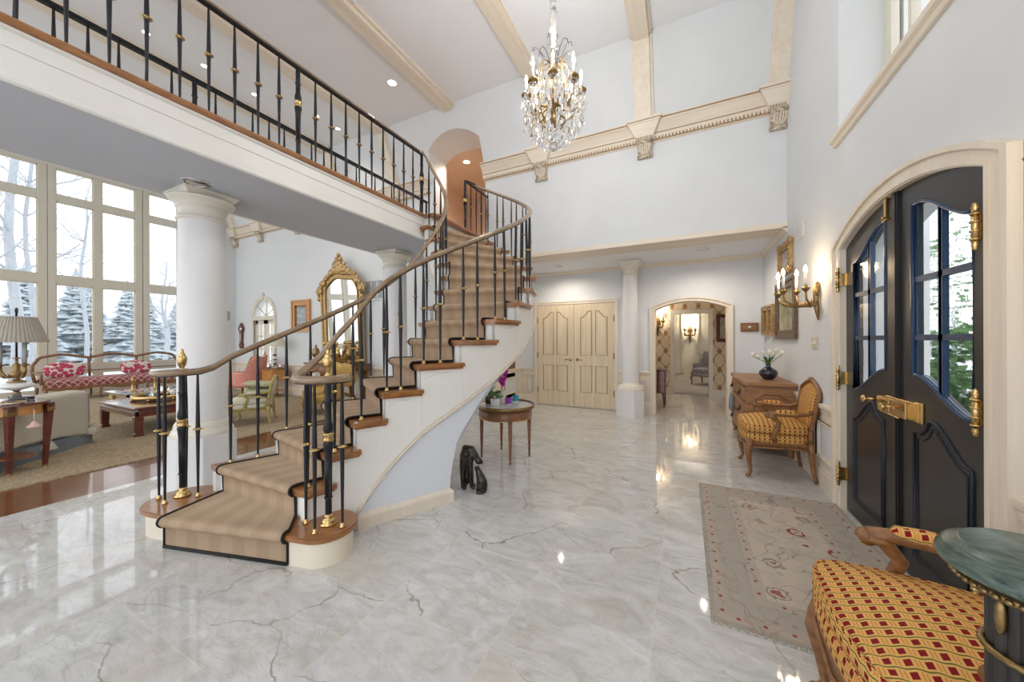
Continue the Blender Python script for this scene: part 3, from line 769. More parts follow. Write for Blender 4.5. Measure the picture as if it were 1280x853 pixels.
rbox(XR+.312, XR+.318, 2.14, 3.86, 3.13, 5.18).build('pane', MAT['pane'], wo)

# ------------------------------------------------------------------ living room window wall
WX = -14.5
pairs = [(4.66, 5.33, None), (2.91, 4.367, (3.557, 3.712)), (1.16, 2.63, (1.81, 1.965)), (-.59, .88, (.06, .215)), (-2.34, -.87, (-1.69, -1.535))]
rails = [(.0, .16), (.56, .80), (2.87, 3.10), (5.0, 5.19), (5.84, 6.12)]
for i, (y0, y1, mid) in enumerate(pairs):
    b = MB()
    ya, yb = y0-.13, y1+.14
    b.box(WX-.12, WX+.02, ya, y0, 0, 6.12); b.box(WX-.12, WX+.02, y1, yb, 0, 6.12)
    for z0, z1 in rails: b.box(WX-.12, WX+.01, y0, y1, z0, z1)
    if mid: b.box(WX-.12, WX+.015, mid[0], mid[1], 0, 6.12)
    o = st('window_%d' % (i+1), b, MAT['winframe'])
    s = MB(); gl = MB()
    cols = [(y0, mid[0]), (mid[1], y1)] if mid else [(y0, y1)]
    for ca, cb in cols:
        for (_, za), (zb, _) in zip(rails[:-1], rails[1:]):
            t = .02
            for q in ((ca, cb, za, za+t), (ca, cb, zb-t, zb), (ca, ca+t, za, zb), (cb-t, cb, za, zb)): s.box(WX-.07, WX-.02, *q)
            gl.box(WX-.05, WX-.045, ca+.02, cb-.02, za+.02, zb-.02)
    s.build('sash', MAT['winframe'], o); gl.build('pane', MAT['pane'], o)

# ------------------------------------------------------------------ french door with fanlight
b = MB()
OUT = arc(-10.86, -9.72, 2.05, .565, 24); IN = FD
for i in range(24):
    A, B = IN, OUT
    b.hexa([(A[i][0], YU-.03, A[i][1]), (A[i+1][0], YU-.03, A[i+1][1]), (B[i+1][0], YU-.03, B[i+1][1]), (B[i][0], YU-.03, B[i][1])],
           [(A[i][0], YU+.02, A[i][1]), (A[i+1][0], YU+.02, A[i+1][1]), (B[i+1][0], YU+.02, B[i+1][1]), (B[i][0], YU+.02, B[i][1])])
b.box(-10.86, -10.76, YU-.03, YU+.02, 0, 2.06); b.box(-9.82, -9.72, YU-.03, YU+.02, 0, 2.06)
b.box(-10.80, -9.78, YU-.035, YU+.06, 1.96, 2.07); b.box(-10.33, -10.25, YU-.05, YU+.02, 2.52, 2.70)
o = st('door_3', b, MAT['winframe'])
l = MB()
for s in (-1, 1):
    x0, x1 = (-10.76, -10.30) if s < 0 else (-10.28, -9.82)
    for q in ((x0, x0+.09, 0, 1.96), (x1-.09, x1, 0, 1.96), (x0, x1, 0, .5), (x0, x1, 1.86, 1.96)): l.box(q[0], q[1], YU+.05, YU+.09, q[2], q[3])
    for z in (.85, 1.18, 1.52): l.box(x0, x1, YU+.055, YU+.085, z-.012, z+.012)
    xm = (x0+x1)/2; l.box(xm-.012, xm+.012, YU+.055, YU+.085, .5, 1.9)
for a in (35, 90, 145):
    l.tube([(-10.29, YU+.07, 2.07), (-10.29+.49*cos(R(a)), YU+.07, 2.07+.47*sin(R(a)))], .016, 6)
l.build('leaf', MAT['winframe'], o)
g = MB(); g.prism([(-10.76, .02), (-9.82, .02)]+FD[::-1], 'y', YU+.068, YU+.072); g.build('pane', MAT['pane'], o)
h = MB(); h.ell((-10.33, YU+.02, 1.0), (.03, .03, .03), 10, 8); h.box(-10.345, -10.315, YU+.03, YU+.055, .9, 1.1); h.build('handle', MAT['brass'], o)

# ------------------------------------------------------------------ closet doors
def closet_leaf(x0, x1, name, hand):
    yf = YL-.03
    b = MB(); b.box(x0, x1, yf, YL-.002, .012, 2.135)
    d = st(name, b, MAT['door_cream'])
    w = x1-x0; g = MB(); f = MB()
    for s in (0, 1):
        pa = x0+w*(.17 if s == 0 else .55); pb = x0+w*(.45 if s == 0 else .83)
        lo, hi = (1.855, 1.985) if s == 0 else (1.985, 1.855)
        top = [(pa, lo)]+[(pa+(pb-pa)*(.12+.72*i/8), lo+(hi-lo)*S(i/8)) for i in range(9)]+[(pb, hi)]
        for pts in ([(pa, 1.08)]+top+[(pb, 1.08)], [(pa, .32), (pa, .86), (pb, .86), (pb, .32)]):
            g.tube([(x, yf, z) for x, z in pts], .0095, 6, closed=True)
            cx = sum(p[0] for p in pts)/len(pts); cz = (min(p[1] for p in pts)+max(p[1] for p in pts))/2
            f.prism([(cx+(x-cx)*.74, cz+(z-cz)*.9) for x, z in pts], 'y', yf-.008, yf)
    g.build('panel_line', MAT['groove'], d); f.build('panel', MAT['door_cream'], d)
    xh = x1-.07 if hand == 'r' else x0+.07
    h = MB(); h.cyl((xh, yf, .985), (xh, yf-.012, .985), .03); s = -1 if hand == 'r' else 1
    h.tube([(xh, yf-.01, .985), (xh, yf-.05, .985), (xh+s*.04, yf-.055, .99), (xh+s*.12, yf-.05, .98)], [.01, .01, .011, .008], 8)
    h.build('lever', MAT['brass'], d)
    xe = x0+.004 if hand == 'r' else x1-.004
    for z in (.33, 1.07, 1.82):
        q = MB(); q.cyl((xe, yf-.008, z-.06), (xe, yf-.008, z+.06), .011); q.build('hinge', MAT['bronze'], d)
closet_leaf(-2.895, -2.085, 'door_4', 'r'); closet_leaf(-2.078, -1.268, 'door_5', 'l')
b = MB(); b.box(-2.965, -2.9, YL-.04, YL, 0, 2.14); b.box(-1.263, -1.2, YL-.04, YL, 0, 2.14); b.box(-2.965, -1.2, YL-.04, YL, 2.14, 2.205); b.box(-2.975, -1.19, YL-.05, YL, 2.185, 2.21)
st('trim_12', b, MAT['cream'])
# arched opening casing and lining
def band2(A, B, y0, y1, b):
    for i in range(len(A)-1):
        b.hexa([(A[i][0], y0, A[i][1]), (A[i+1][0], y0, A[i+1][1]), (B[i+1][0], y0, B[i+1][1]), (B[i][0], y0, B[i][1])],
               [(A[i][0], y1, A[i][1]), (A[i+1][0], y1, A[i+1][1]), (B[i+1][0], y1, B[i+1][1]), (B[i][0], y1, B[i][1])])
I_ = [(-.515, 0)]+arc(-.515, .635, 1.955, .137)+[(.635, 0)]; O_ = [(-.61, 0)]+arc(-.61, .73, 2.0, .165)+[(.73, 0)]
M_ = [(-.58, 0)]+arc(-.58, .70, 1.985, .156)+[(.70, 0)]
b = MB(); band2(I_, O_, YL-.025, YL+.22, b); band2(M_, O_, YL-.045, YL, b)
st('trim_13', b, MAT['cream'])
b = MB(); b.box(-.36, -.27, 9.87, 10.02, 0, 2.05); b.box(.5, .59, 9.87, 10.02, 0, 2.05); b.box(-.36, .59, 9.87, 10.02, 2.04, 2.13); b.box(-1.0, -.36, 9.86, 9.9, 0, .16); b.box(.59, 1.16, 9.86, 9.9, 0, .16)
st('trim_14', b, MAT['white'])
# study panelling
b = MB()
for x0, x1 in ((-1.3, -.85), (-.45, -.1), (.35, .9)):
    for z0, z1 in ((.25, .95), (1.1, 2.3)):
        for q in ((x0, x1, z0, z0+.04), (x0, x1, z1-.04, z1), (x0, x0+.04, z0, z1), (x1-.04, x1, z0, z1)): b.box(q[0], q[1], 13.15, 13.21, q[2], q[3])
b.box(-2.5, 2.5, 13.15, 13.21, 2.45, 2.6); b.box(-2.5, 2.5, 13.16, 13.21, 0, .18)
st('trim_15', b, MAT['panel'])
# upper hall details: timber door and return grille
b = MB(); b.box(-3.335, -3.3, 6.35, 7.35, ZF, 5.0); o = st('door_6', b, MAT['hallwood'])
h = MB(); 
for z in (3.5, 4.3, 4.85): h.box(-3.345, -3.33, 6.38, 6.40, z-.05, z+.05)
h.build('hinge', MAT['bronze'], o)
b = MB(); b.box(-4.35, -3.8, 8.17, 8.2, 4.72, 4.92); o = tag(b.build('vent_grille', MAT['greyplastic']), 'grey return grille high on the peach wall of the upper hall', 'vent', 'return air grilles')
# ------------------------------------------------------------------ the winding staircase
OP = [[-2.236,1.343],[-2.239,1.473],[-2.209,1.618],[-2.154,1.776],[-2.071,1.954],[-1.939,2.206],[-1.773,2.553],[-1.645,2.95],[-1.594,3.361],[-1.619,3.765],[-1.719,4.139],[-1.901,4.463],[-2.16,4.723],[-2.475,4.919],[-2.826,5.055],[-3.198,5.141],[-3.581,5.184]]
IP = [[-3.49,1.108],[-3.42,1.464],[-3.3,1.847],[-3.146,2.23],[-2.993,2.566],[-2.876,2.825],[-2.802,3.015],[-2.764,3.163],[-2.744,3.3],[-2.74,3.438],[-2.765,3.572],[-2.834,3.686],[-2.949,3.771],[-3.085,3.83],[-3.216,3.873],[-3.328,3.9],[-3.43,3.905]]
OP = [Vector(p) for p in OP]; IP = [Vector(p) for p in IP]
def path(P, u):
    u = max(1., min(17., u)); k = min(int(u)-1, 15); t = u-1-k
    g = lambda i: P[0]*2-P[1] if i < 0 else (P[16]*2-P[15] if i > 16 else P[i])
    a, b_, c, d = g(k-1), g(k), g(k+1), g(k+2)
    return .5*(2*b_+(c-a)*t+(2*a-5*b_+4*c-d)*t*t+(3*b_-a-3*c+d)*t**3)
def cross(u): return (path(OP, u)-path(IP, u)).normalized()
def fwd(u):
    w = cross(u); f = Vector((w.y, -w.x))        # towards the descending side
    back = path(OP, max(1, u-.5))*.5+path(IP, max(1, u-.5))*.5-path(OP, u)*.5-path(IP, u)*.5
    return f if f.dot(back) > 0 or u < 1.2 else -f
RS = .2
stair = empty('staircase', (-2.2, 1.6, 0), 'curving staircase with beige carpet runner, oak treads and white side stringers', 'staircase')
def P3(v, z): return (v.x, v.y, z)
# curtail step
cR, rR, cL, rL = Vector((-2.12, 1.53)), .19, Vector((-3.45, 1.30)), .235
def curtail(off):
    d = cR-cL; a = atan2(d.y, d.x); ph = math.acos((rL-rR)/d.length)
    out = []
    n = 18
    for i in range(n+1):
        t = a-ph+2*ph*i/n; out.append((cR.x+(rR+off)*cos(t), cR.y+(rR+off)*sin(t)))
    for i in range(n+1):
        t = a+ph+(2*pi-2*ph)*i/n; out.append((cL.x+(rL+off)*cos(t), cL.y+(rL+off)*sin(t)))
    return out
b = MB(); b.prism(curtail(-.03), 'z', 0, .158, True); b.build('curtail_riser', MAT['curtail'], stair)
b = MB(); b.prism(curtail(-.012), 'z', .158, .172, True); b.prism(curtail(0), 'z', .172, .193, True); b.prism(curtail(-.006), 'z', .193, .2, True)
b.build('tread', MAT['oak'], stair)
# treads
for k in range(2, 16):
    n = 8; fr = []; bk = []
    F0, F1 = fwd(k), fwd(k+1)
    out = []; 
    top = []
    for i in range(n+1):                                   # outer edge front -> back
        u = k+i/n*1.0; p = path(OP, u)+cross(u)*.022; top.append(p)
    top[0] = top[0]+F0*.0
    inn = [path(IP, k+i/n)-cross(k+i/n)*.022 for i in range(n+1)]
    back = .045
    top[-1] = top[-1]-F1*back; inn[-1] = inn[-1]-F1*back
    poly = [(p.x, p.y) for p in top]+[(p.x, p.y) for p in inn[::-1]]
    z = RS*k
    c = sum((Vector(p) for p in poly), Vector((0,0)))/len(poly)
    b = MB()
    b.prism(poly, 'z', z-.032, z)
    q = [tuple(Vector(p)+(c-Vector(p)).normalized()*.02) for p in poly]
    b.prism(q, 'z', z-.05, z-.031)
    b.build('tread', MAT['oak'], stair, bevel=.008)
    r = MB(); A = path(OP, k)-F0*.03-cross(k)*.02; B = path(IP, k)-F0*.03+cross(k)*.02
    r.hexa([P3(A, z-RS), P3(A-F0*.02, z-RS), P3(B-F0*.02, z-RS), P3(B, z-RS)], [P3(A, z-.04), P3(A-F0*.02, z-.04), P3(B-F0*.02, z-.04), P3(B, z-.04)])
    r.build('riser', MAT['white'], stair)
# stringers with stepped tops
def low(u): return max(0., RS*u-.60-(.11*max(0., 1-(u-4)/2.2) if u < 6.2 else 0))
def stringer(P, sgn):
    b = MB(); n = 8
    for k in range(2, 16):
        for i in range(n-1 if k == 15 else n):
            ua, ub = k+i/n, k+(i+1)/n
            pa, pb = path(P, ua)-sgn*cross(ua)*.018, path(P, ub)-sgn*cross(ub)*.018
            qa, qb = path(P, ua)-sgn*cross(ua)*.06, path(P, ub)-sgn*cross(ub)*.06
            if i == 0 and k > 2: f = fwd(k)*.03; pa = pa-f; qa = qa-f
            if i == n-1: f = fwd(k+1)*.03; pb = pb-f; qb = qb-f
            zt = RS*k-.045
            b.hexa([P3(pa, low(ua)), P3(pb, low(ub)), P3(qb, low(ub)), P3(qa, low(ua))], [P3(pa, zt), P3(pb, zt), P3(qb, zt), P3(qa, zt)])
    o = b.build('stringer', MAT['white'], stair)
    m = MB()
    us = [4.1+i*.12 for i in range(int((16-4.1)/.12)+1)]
    m.tube([P3(path(P, u)-sgn*cross(u)*.014, low(u)+.012) for u in us], .010, 6)
    m.tube([P3(path(P, u)-sgn*cross(u)*.014, low(u)+.034) for u in us], .005, 6)
    m.build('edge_bead', MAT['cream'], o)
    s = MB()
    if sgn > 0:
        for k in range(3, 12):
            pts = []
            for i in range(11):
                t = i/10; u = k+.18+.62*t; z = RS*k-.075-.045*(1-t)**3-.004*sin(t*9)
                pts.append(P3(path(P, u)-sgn*cross(u)*.017, z))
            s = MB(); s.tube(pts, .0035, 5); s.build('bracket_scroll', MAT['white'], o)
stringer(OP, 1); stringer(IP, -1)
# plaster under the flight
tab = [(6.79, 0.), (6.80, .11), (6.83, .22), (6.89, .34), (6.97, .452), (7.15, .56), (7.35, .656), (7.73, .827), (8.15, .97), (8.61, 1.09), (9.1, 1.205)]
def wallcurve(u):
    if u <= tab[0][0]: return 0.
    for (a, za), (c, zc) in zip(tab[:-1], tab[1:]):
        if u <= c: return za+(zc-za)*(u-a)/(c-a)
    return RS*u-.60
def ins(P, u, s, d): return path(P, u)-s*cross(u)*d
b = MB()
us = [4.05+.12*i for i in range(23)]+[t[0] for t in tab]
for P, s in ((OP, 1), (IP, -1)):
    for ua, ub in zip(us[:-1], us[1:]):
        if ub-ua < 1e-4: continue
        A, B = ins(P, ua, s, .045), ins(P, ub, s, .045); A2, B2 = ins(P, ua, s, .075), ins(P, ub, s, .075)
        za, zb = wallcurve(ua), wallcurve(ub); ta, tb = low(ua)+.03, low(ub)+.03
        if ta <= za+.002 and tb <= zb+.002: continue
        b.hexa([P3(A, za), P3(B, zb), P3(B2, zb), P3(A2, za)], [P3(A, max(ta, za)), P3(B, max(tb, zb)), P3(B2, max(tb, zb)), P3(A2, max(ta, za))])
lows = tab+[(9.4+.3*i, RS*(9.4+.3*i)-.60) for i in range(20)]
for (ua, za), (ub, zb) in zip(lows[:-1], lows[1:]):
    A, B = ins(OP, ua, 1, .045), ins(OP, ub, 1, .045); C, D = ins(IP, ub, -1, .045), ins(IP, ua, -1, .045)
    up = Vector((0,0,.03))
    lo = [Vector(P3(A, za)), Vector(P3(B, zb)), Vector(P3(C, zb)), Vector(P3(D, za))]
    if za < .4:
        f = Vector(P3(-fwd(ua)*-.03, 0)); hi = [p+f for p in lo]
    else: hi = [p+up for p in lo]
    b.hexa(lo, hi)
b.build('soffit', MAT['plaster'], stair)
b = MB()
pts = [P3(ins(OP, u, 1, .04), 0) for u in (4.15, 4.4, 4.7, 5., 5.4, 5.8, 6.2, 6.5, 6.8)]
e = Vector(pts[-1])+Vector((-.10, .02, 0)); pts.append(tuple(e))
b.sweep(pts, [(0, 0), (.022, 0), (.022, .085), (.015, .10), (.0, .115), (-.01, .115), (-.01, 0)])
b.build('baseboard', MAT['cream'], stair)
# carpet runner
b = MB(); edL = []; edR = []; secs = []
def runner_pts(k):
    if k == 1:
        L, Rr = Vector((-3.165, 1.075)), Vector((-2.222, 1.325)); f = Vector((.255, -.967)).normalized()*-1
        f = Vector(((Rr-L).y, -(Rr-L).x)).normalized()
        return L, Rr, f
    w = cross(k); return path(IP, k)+w*(.13 if k < 4 else .10), path(OP, k)-w*.145, fwd(k)
for k in range(1, 16):
    L, Rr, f = runner_pts(k); z = RS*k
    for o_, zz in ((-.018 if k > 1 else -.016, z-RS+(.012 if k > 1 else .004)), (-.016, z-.065), (.004, z-.052), (.020, z-.034), (.026, z-.016), (.020, z+.002), (.006, z+.012), (-.03, z+.015)):
        secs.append((L+f*o_, Rr+f*o_, zz))
L, Rr, f = runner_pts(15); w = cross(16)
secs.append((path(IP, 16)+w*.12-fwd(16)*.02, path(OP, 16)-w*.145-fwd(16)*.02, RS*15+.014)); 
secs.append((path(IP, 16)+w*.12-fwd(16)*.02, path(OP, 16)-w*.145-fwd(16)*.02, RS*16-.04))
vlen = 0; vs = []; NW = 6
rows = []
for i, (L, Rr, z) in enumerate(secs):
    if i: vlen += (Vector(P3((secs[i-1][0]+secs[i-1][1])/2, secs[i-1][2]))-Vector(P3((L+Rr)/2, z))).length
    rows.append((L, Rr, z, vlen))
def rf(j, t): L, Rr, z, v = rows[j]; p = L.lerp(Rr, t); return P3(p, z)
vv = []; ff = []; uu = []
for j in range(len(rows)):
    for i in range(NW+1): vv.append(rf(j, i/NW))
for j in range(len(rows)-1):
    for i in range(NW):
        ff.append((j*(NW+1)+i, j*(NW+1)+i+1, (j+1)*(NW+1)+i+1, (j+1)*(NW+1)+i))
        wd = .95
        uu.append([(i/NW*wd, rows[j][3]), ((i+1)/NW*wd, rows[j][3]), ((i+1)/NW*wd, rows[j+1][3]), (i/NW*wd, rows[j+1][3])])
b.add(vv, ff, True, uu)
run = b.build('carpet_runner', MAT['runner'], stair)
m = MB()
m.tube([P3(r[0], r[2]+.002) for r in rows], .0085, 6); m.tube([P3(r[1], r[2]+.002) for r in rows], .0085, 6)
L, Rr, z, v = rows[0]; fb = runner_pts(1)[2]*.004; m.tube([P3(L+fb, .012), P3(Rr+fb, .012)], .011, 6)
m.build('binding', MAT['blackbind'], run)

# ------------------------------------------------------------------ balusters, newels, rails
def baluster(parent, x, y, z0, h, foot=True, big=False):
    z0 += .0025; h -= .0045
    b = MB(); c = h*.545
    prof = [(.0065, 0), (.0075, .02), (.0135, c-.03), (.0155, c-.008), (.0155, c-.004), (.0085, c), (.0085, c+.012), (.0155, c+.016), (.0150, c+.03), (.0115, h*.8), (.0075, h), ]
    b.lathe(prof, (x, y, z0), 8)
    o = b.build('baluster', MAT['iron'], parent)
    k = MB(); k.lathe([(.010, c-.006), (.017, c-.004), (.018, c), (.031, c+.003), (.031, c+.007), (.018, c+.010), (.017, c+.015), (.010, c+.018)], (x, y, z0), 12); k.build('collar', MAT['brass'], o)
    if foot:
        k = MB(); k.lathe([(.0, 0), (.019, 0), (.019, .006), (.012, .012), (.012, .024), (.008, .028)], (x, y, z0), 12); k.build('foot', MAT['brass'], o)
    return o
def newel(parent, x, y, z0, h, finial=True, ornate=True):
    z0 += .0025; h -= .0025
    b = MB(); c = h*.60
    b.lathe([(.020, 0), (.020, c*.28), (.022, c*.28+.004), (.027, c*.28+.010), (.022, c*.28+.018), (.021, c*.3), (.024, c*.8), (.030, c*.90), (.033, c-.05), (.026, c-.03), (.020, c-.028), (.020, c+.02), (.025, c+.025), (.031, c+.045), (.028, c+.075), (.0215, c+.10), (.020, c+.16), (.021, h-.16), (.027, h-.15), (.021, h-.14), (.020, h)], (x, y, z0), 14)
    o = b.build('newel_post', MAT['iron'], parent)
    k = MB(); k.lathe([(.018, c-.035), (.030, c-.033), (.034, c-.022), (.030, c-.015), (.030, c+.005), (.036, c+.012), (.034, c+.022), (.018, c+.026)], (x, y, z0), 16)
    k.build('collar', MAT['brass'], o)
    if ornate:
        k = MB(); k.lathe([(0, 0), (.054, 0), (.054, .008), (.043, .015), (.045, .020), (.034, .032), (.025, .044), (.028, .052), (.023, .06), (.02, .064)], (x, y, z0), 20); k.build('base', MAT['brass'], o)
    if finial:
        k = MB(); k.lathe([(.022, 0), (.022, .008), (.012, .016), (.012, .024), (.025, .05), (.031, .09), (.028, .115), (.018, .125), (.022, .132), (.014, .14), (.010, .155), (.012, .165), (.0, .175)], (x, y, z0+h+.015), 16); k.build('finial', MAT['brass'], o)
    return o
RH = .83
railp = [(-.030, -.018), (-.022, -.03), (.022, -.03), (.030, -.018), (.030, -.004), (.022, .008), (.010, .013), (-.010, .013), (-.022, .008), (-.030, -.004)]
def railsweep(parent, pts):
    b = MB(); b.sweep(pts, railp, smooth=True)
    i = MB(); i.sweep([(p[0], p[1], p[2]-.03) for p in pts], [(-.014, -.008), (.014, -.008), (.014, .002), (-.014, .002)])
    o = b.build('handrail', MAT['rail'], parent); i.build('core_rail', MAT['iron'], o)
def arcpts(c, r0, r1, a0, a1, z0, z1, n=26):
    return [(c[0]+lerp(r0, r1, i/n)*cos(R(lerp(a0, a1, i/n))), c[1]+lerp(r0, r1, i/n)*sin(R(lerp(a0, a1, i/n))), lerp(z0, z1, min(1, i/n*1.6))) for i in range(n+1)]
# outer rail
ro = empty('stair_railing', (-2.09, 1.53, RS), 'outer stair railing, its volute over the newel at the right end of the bottom step', 'railing', 'stair railings')
pts = []
u = 15.95
def hr(u): return RH-.075*S((5.3-u)/1.5)-.02*S((3.6-u)/.6)
while u > 3.05:
    p = path(OP, u)-cross(u)*.06; pts.append((p.x, p.y, RS*u+hr(u))); u -= .15
NR = (-2.10, 1.53)
for i in range(31):
    t_ = i/30; a = R(lerp(152, 372, t_)); r_ = lerp(.193, .16, t_); z_ = lerp(pts[0][2], 1.17, 1) + (RS*3.05+hr(3.05)-1.19)*max(0, 1-t_*2.6)**2
    pts.append((NR[0]+r_*cos(a), NR[1]+r_*sin(a), z_))
railsweep(ro, [(-3.235, 5.14, 4.06), (-3.215, 5.145, 4.06)]+pts)
newel(ro, *NR, RS, .955)
for ang, rr in ((205, .15), (285, .12), (5, .12)):
    baluster(ro, NR[0]+rr*cos(R(ang)), NR[1]+rr*sin(R(ang)), RS, .945)
fr = {2: (.45,), 3: (.35,), 4: (.35,)}
for k in range(2, 16):
    for t in fr.get(k, (.2, .6)):
        u = k+t; p = path(OP, u)-cross(u)*.06
        if k == 2: p = path(OP, 2.35)-cross(2.35)*.075
        baluster(ro, p.x, p.y, RS*k, (RS*t+hr(u)-.03 if k > 2 else .78))
# inner rail
ri = empty('stair_railing', (-3.5, 1.31, RS), 'inner stair railing, its volute over the newel at the left end of the bottom step', 'railing', 'stair railings')
pts = []
u = 15.9
while u > 2.2:
    p = path(IP, u)+cross(u)*.06; pts.append((p.x, p.y, RS*u+RH+.0)); u -= .22
NL = (-3.50, 1.31)
pts += [(-3.37, 1.46, 1.205)]
pts += arcpts(NL, .155, .15, 20, -215, 1.18, 1.165)
railsweep(ri, [(-3.39, 3.93, 4.09), (-3.34, 3.925, 4.07)]+pts)
newel(ri, *NL, RS, .95)
for ang, rr in ((228, .14), (295, .135), (140, .065), (22, .13)):
    baluster(ri, NL[0]+rr*cos(R(ang)), NL[1]+rr*sin(R(ang)), RS, .945)
for k in range(2, 16):
    for t in ((.25, .72) if k < 6 else (.45,)):
        u = k+t; p = path(IP, u)+cross(u)*.06; baluster(ri, p.x, p.y, RS*k, RS*t+RH-.03)
# gallery railings
def gallery(x, ylist, newels, label, top, name='gallery_railing'):
    y0, y1 = ylist[0], ylist[-1]
    g = empty(name, (x, y1, ZF), label, 'railing', 'gallery railings')
    b = MB(); b.sweep([(x, y0-.05, ZF+.875), (x, y1+.02, ZF+.875)], [(-.022, -.012), (.022, -.012), (.022, .004), (-.022, .004)]); o = b.build('iron_rail', MAT['iron'], g)
    b = MB(); b.sweep([(x, y0-.05, ZF+.90), (x, y1+.02, ZF+.90)], [(-.028, -.022), (.028, -.022), (.03, -.008), (.02, .004), (-.02, .004), (-.03, -.008)]); b.build('handrail', top, g)
    for i, y in enumerate(ylist):
        if i in newels: newel(g, x, y, ZF, .865, False, False)
        else: baluster(g, x, y, ZF, .865)
ys = [3.965-.18*i for i in range(31)][::-1]
gallery(-3.40, ys, [30-10*i for i in range(4)], 'black iron railing along the front edge of the gallery', MAT['rail'])
ys = [5.40-.18*i for i in range(38)][::-1]
gallery(-4.52, ys, [37-10*i for i in range(4)], 'far iron railing on the living room side of the gallery', MAT['iron'])
# short guard from the stair head to the wall
g = empty('landing_guard', (-3.235, 4.83, ZF), 'short iron guard at the stair head beside the peach hall opening', 'railing')
newel(g, -3.235, 4.83, ZF, .81, False, False)
b = MB(); b.sweep([(-3.235, 4.83, ZF+.81), (-3.235, 5.14, ZF+.86)], [(-.02, -.01), (.02, -.01), (.02, .01), (-.02, .01)]); b.sweep([(-3.235, 4.83, ZF+.80), (-3.235, 5.56, ZF+.80)], [(-.014, -.01), (.014, -.01), (.014, .01), (-.014, .01)]); b.build('iron_rail', MAT['iron'], g)
for y in (5.0, 5.17, 5.33, 5.50): baluster(g, -3.235, y, ZF, .79)
# ------------------------------------------------------------------ columns
def column(x, y, label, r0, r1, plinth_r, plinth_h, cap_h, cap_half, group='ivory columns'):
    e = empty('column', (x, y, 0), label, 'column', group)
    b = MB(); n = 8
    poly = [(x+plinth_r*cos(2*pi*i/n+pi/8), y+plinth_r*sin(2*pi*i/n+pi/8)) for i in range(n)]
    b.prism(poly, 'z', 0, plinth_h); b.build('plinth', MAT['column'], e, bevel=.006)
    b = MB(); b.lathe([(plinth_r*.90, 0), (plinth_r*.92, .015), (plinth_r*.90, .045), (plinth_r*.84, .055), (plinth_r*.84, .065), (plinth_r*.82, .085), (r0*1.12, .095), (r0*1.08, .115), (r0*1.02, .13), (r0, .135)], (x, y, plinth_h), 32); b.build('base_moulding', MAT['ivory'], e)
    b = MB(); b.lathe([(r0, plinth_h+.13), (r0*.99, 1.2), (r1*1.03, 2.0), (r1, ZS-cap_h)], (x, y, 0), 40); b.build('shaft', MAT['column'], e)
    h = cap_h
    b = MB(); b.lathe([(r1, -.02), (r1*1.10, -.015), (r1*1.12, -.005), (r1*1.10, .005), (r1*1.02, .012), (r1*1.02, h*.35), (r1*1.10, h*.38), (r1*1.12, h*.42), (r1*1.08, h*.44), (r1*1.12, h*.50), (r1*1.28, h*.62), (r1*1.42, h*.68), (r1*1.44, h*.72)], (x, y, ZS-h), 40)
    def sq(q, z): return [(x-q, y-q, z), (x+q, y-q, z), (x+q, y+q, z), (x-q, y+q, z)]
    c = cap_half
    b.hexa(sq(c*.80, ZS-h*.30), sq(c*.84, ZS-h*.24)); b.hexa(sq(c*.86, ZS-h*.24), sq(c*.98, ZS-h*.10)); b.hexa(sq(c, ZS-h*.10), sq(c, ZS-.004))
    b.build('capital', MAT['ivory'], e)
column(-4.25, 1.75, 'wide ivory column behind the left newel, between foyer and living room', .192, .178, .262, .50, .26, .215)
column(-4.25, 4.3, 'ivory column half hidden behind the stair railings, beside the gilt mirror', .192, .178, .262, .50, .26, .215)
column(-.92, 6.78, 'slim ivory column between cream closet doors and arched opening', .150, .125, .262, .475, .25, .20)

# ------------------------------------------------------------------ ceiling fittings
def can(x, y, z, label, lit, nm='ceiling_downlight', r=.075):
    e = empty(nm, (x, y, z), label, 'ceiling light', 'recessed ceiling lights')
    b = MB(); b.lathe([(r, 0), (r*1.25, 0), (r*1.25, -.006), (r*1.02, -.010), (r, -.004)], (x, y, z), 24); b.build('trim_ring', MAT['ceramic'] if lit else MAT['silver'], e)
    b = MB(); b.lathe([(r*1.0, -.003), (r*.86, -.0045), (r*.6, -.006), (0, -.007)], (x, y, z), 20); b.build('lens', MAT[lit] if lit else MAT['silver'], e)
    return e
can(.24, 6.32, ZS, 'recessed light in the alcove ceiling, nearer the arched opening', None)
can(-2.17, 6.49, ZS, 'recessed light in the alcove ceiling above the closet doors', None)
can(-3.95, 1.58, ZS-.002, 'mirrored recessed light beside the capital of the wide left column', None, r=.085)
can(-4.30, 4.30, ZC, 'lit recessed light in the high ceiling above the gallery railing', 'can_lit', r=.07)
can(-4.18, 6.30, 5.2, 'warm recessed light in the peach upper hall', 'can_warm', r=.07)
LIV = []
b = MB(); b.lathe([(.075, 0), (.075, -.02), (.06, -.032), (.0, -.034)], (-3.72, 3.03, ZC), 20)
o = b.build('smoke_detector', MAT['whiteplastic']); tag(o, 'round white smoke detector at the top edge of the high ceiling', 'smoke detector')
b = MB(); b.lathe([(.045, -.036), (.04, -.04), (0, -.041)], (-3.72, 3.03, ZC), 16); b.build('cover', MAT['greyplastic'], o)
for px, x, y in ((0, -6.6, 2.1), (1, -6.6, 2.75), (2, -6.6, 3.45), (3, -6.2, 4.3), (4, -6.2, 4.75)):
    can(x, y, ZC, ['recessed light in living room ceiling seen through gallery railing, nearest the front', 'recessed light in living room ceiling seen through gallery railing, second from front', 'recessed light in living room ceiling seen through gallery railing, third from front', 'recessed light in living room ceiling seen through gallery railing, second from the back wall', 'recessed light in living room ceiling seen through gallery railing, closest to the back wall'][px], 'can_lit', r=.042)

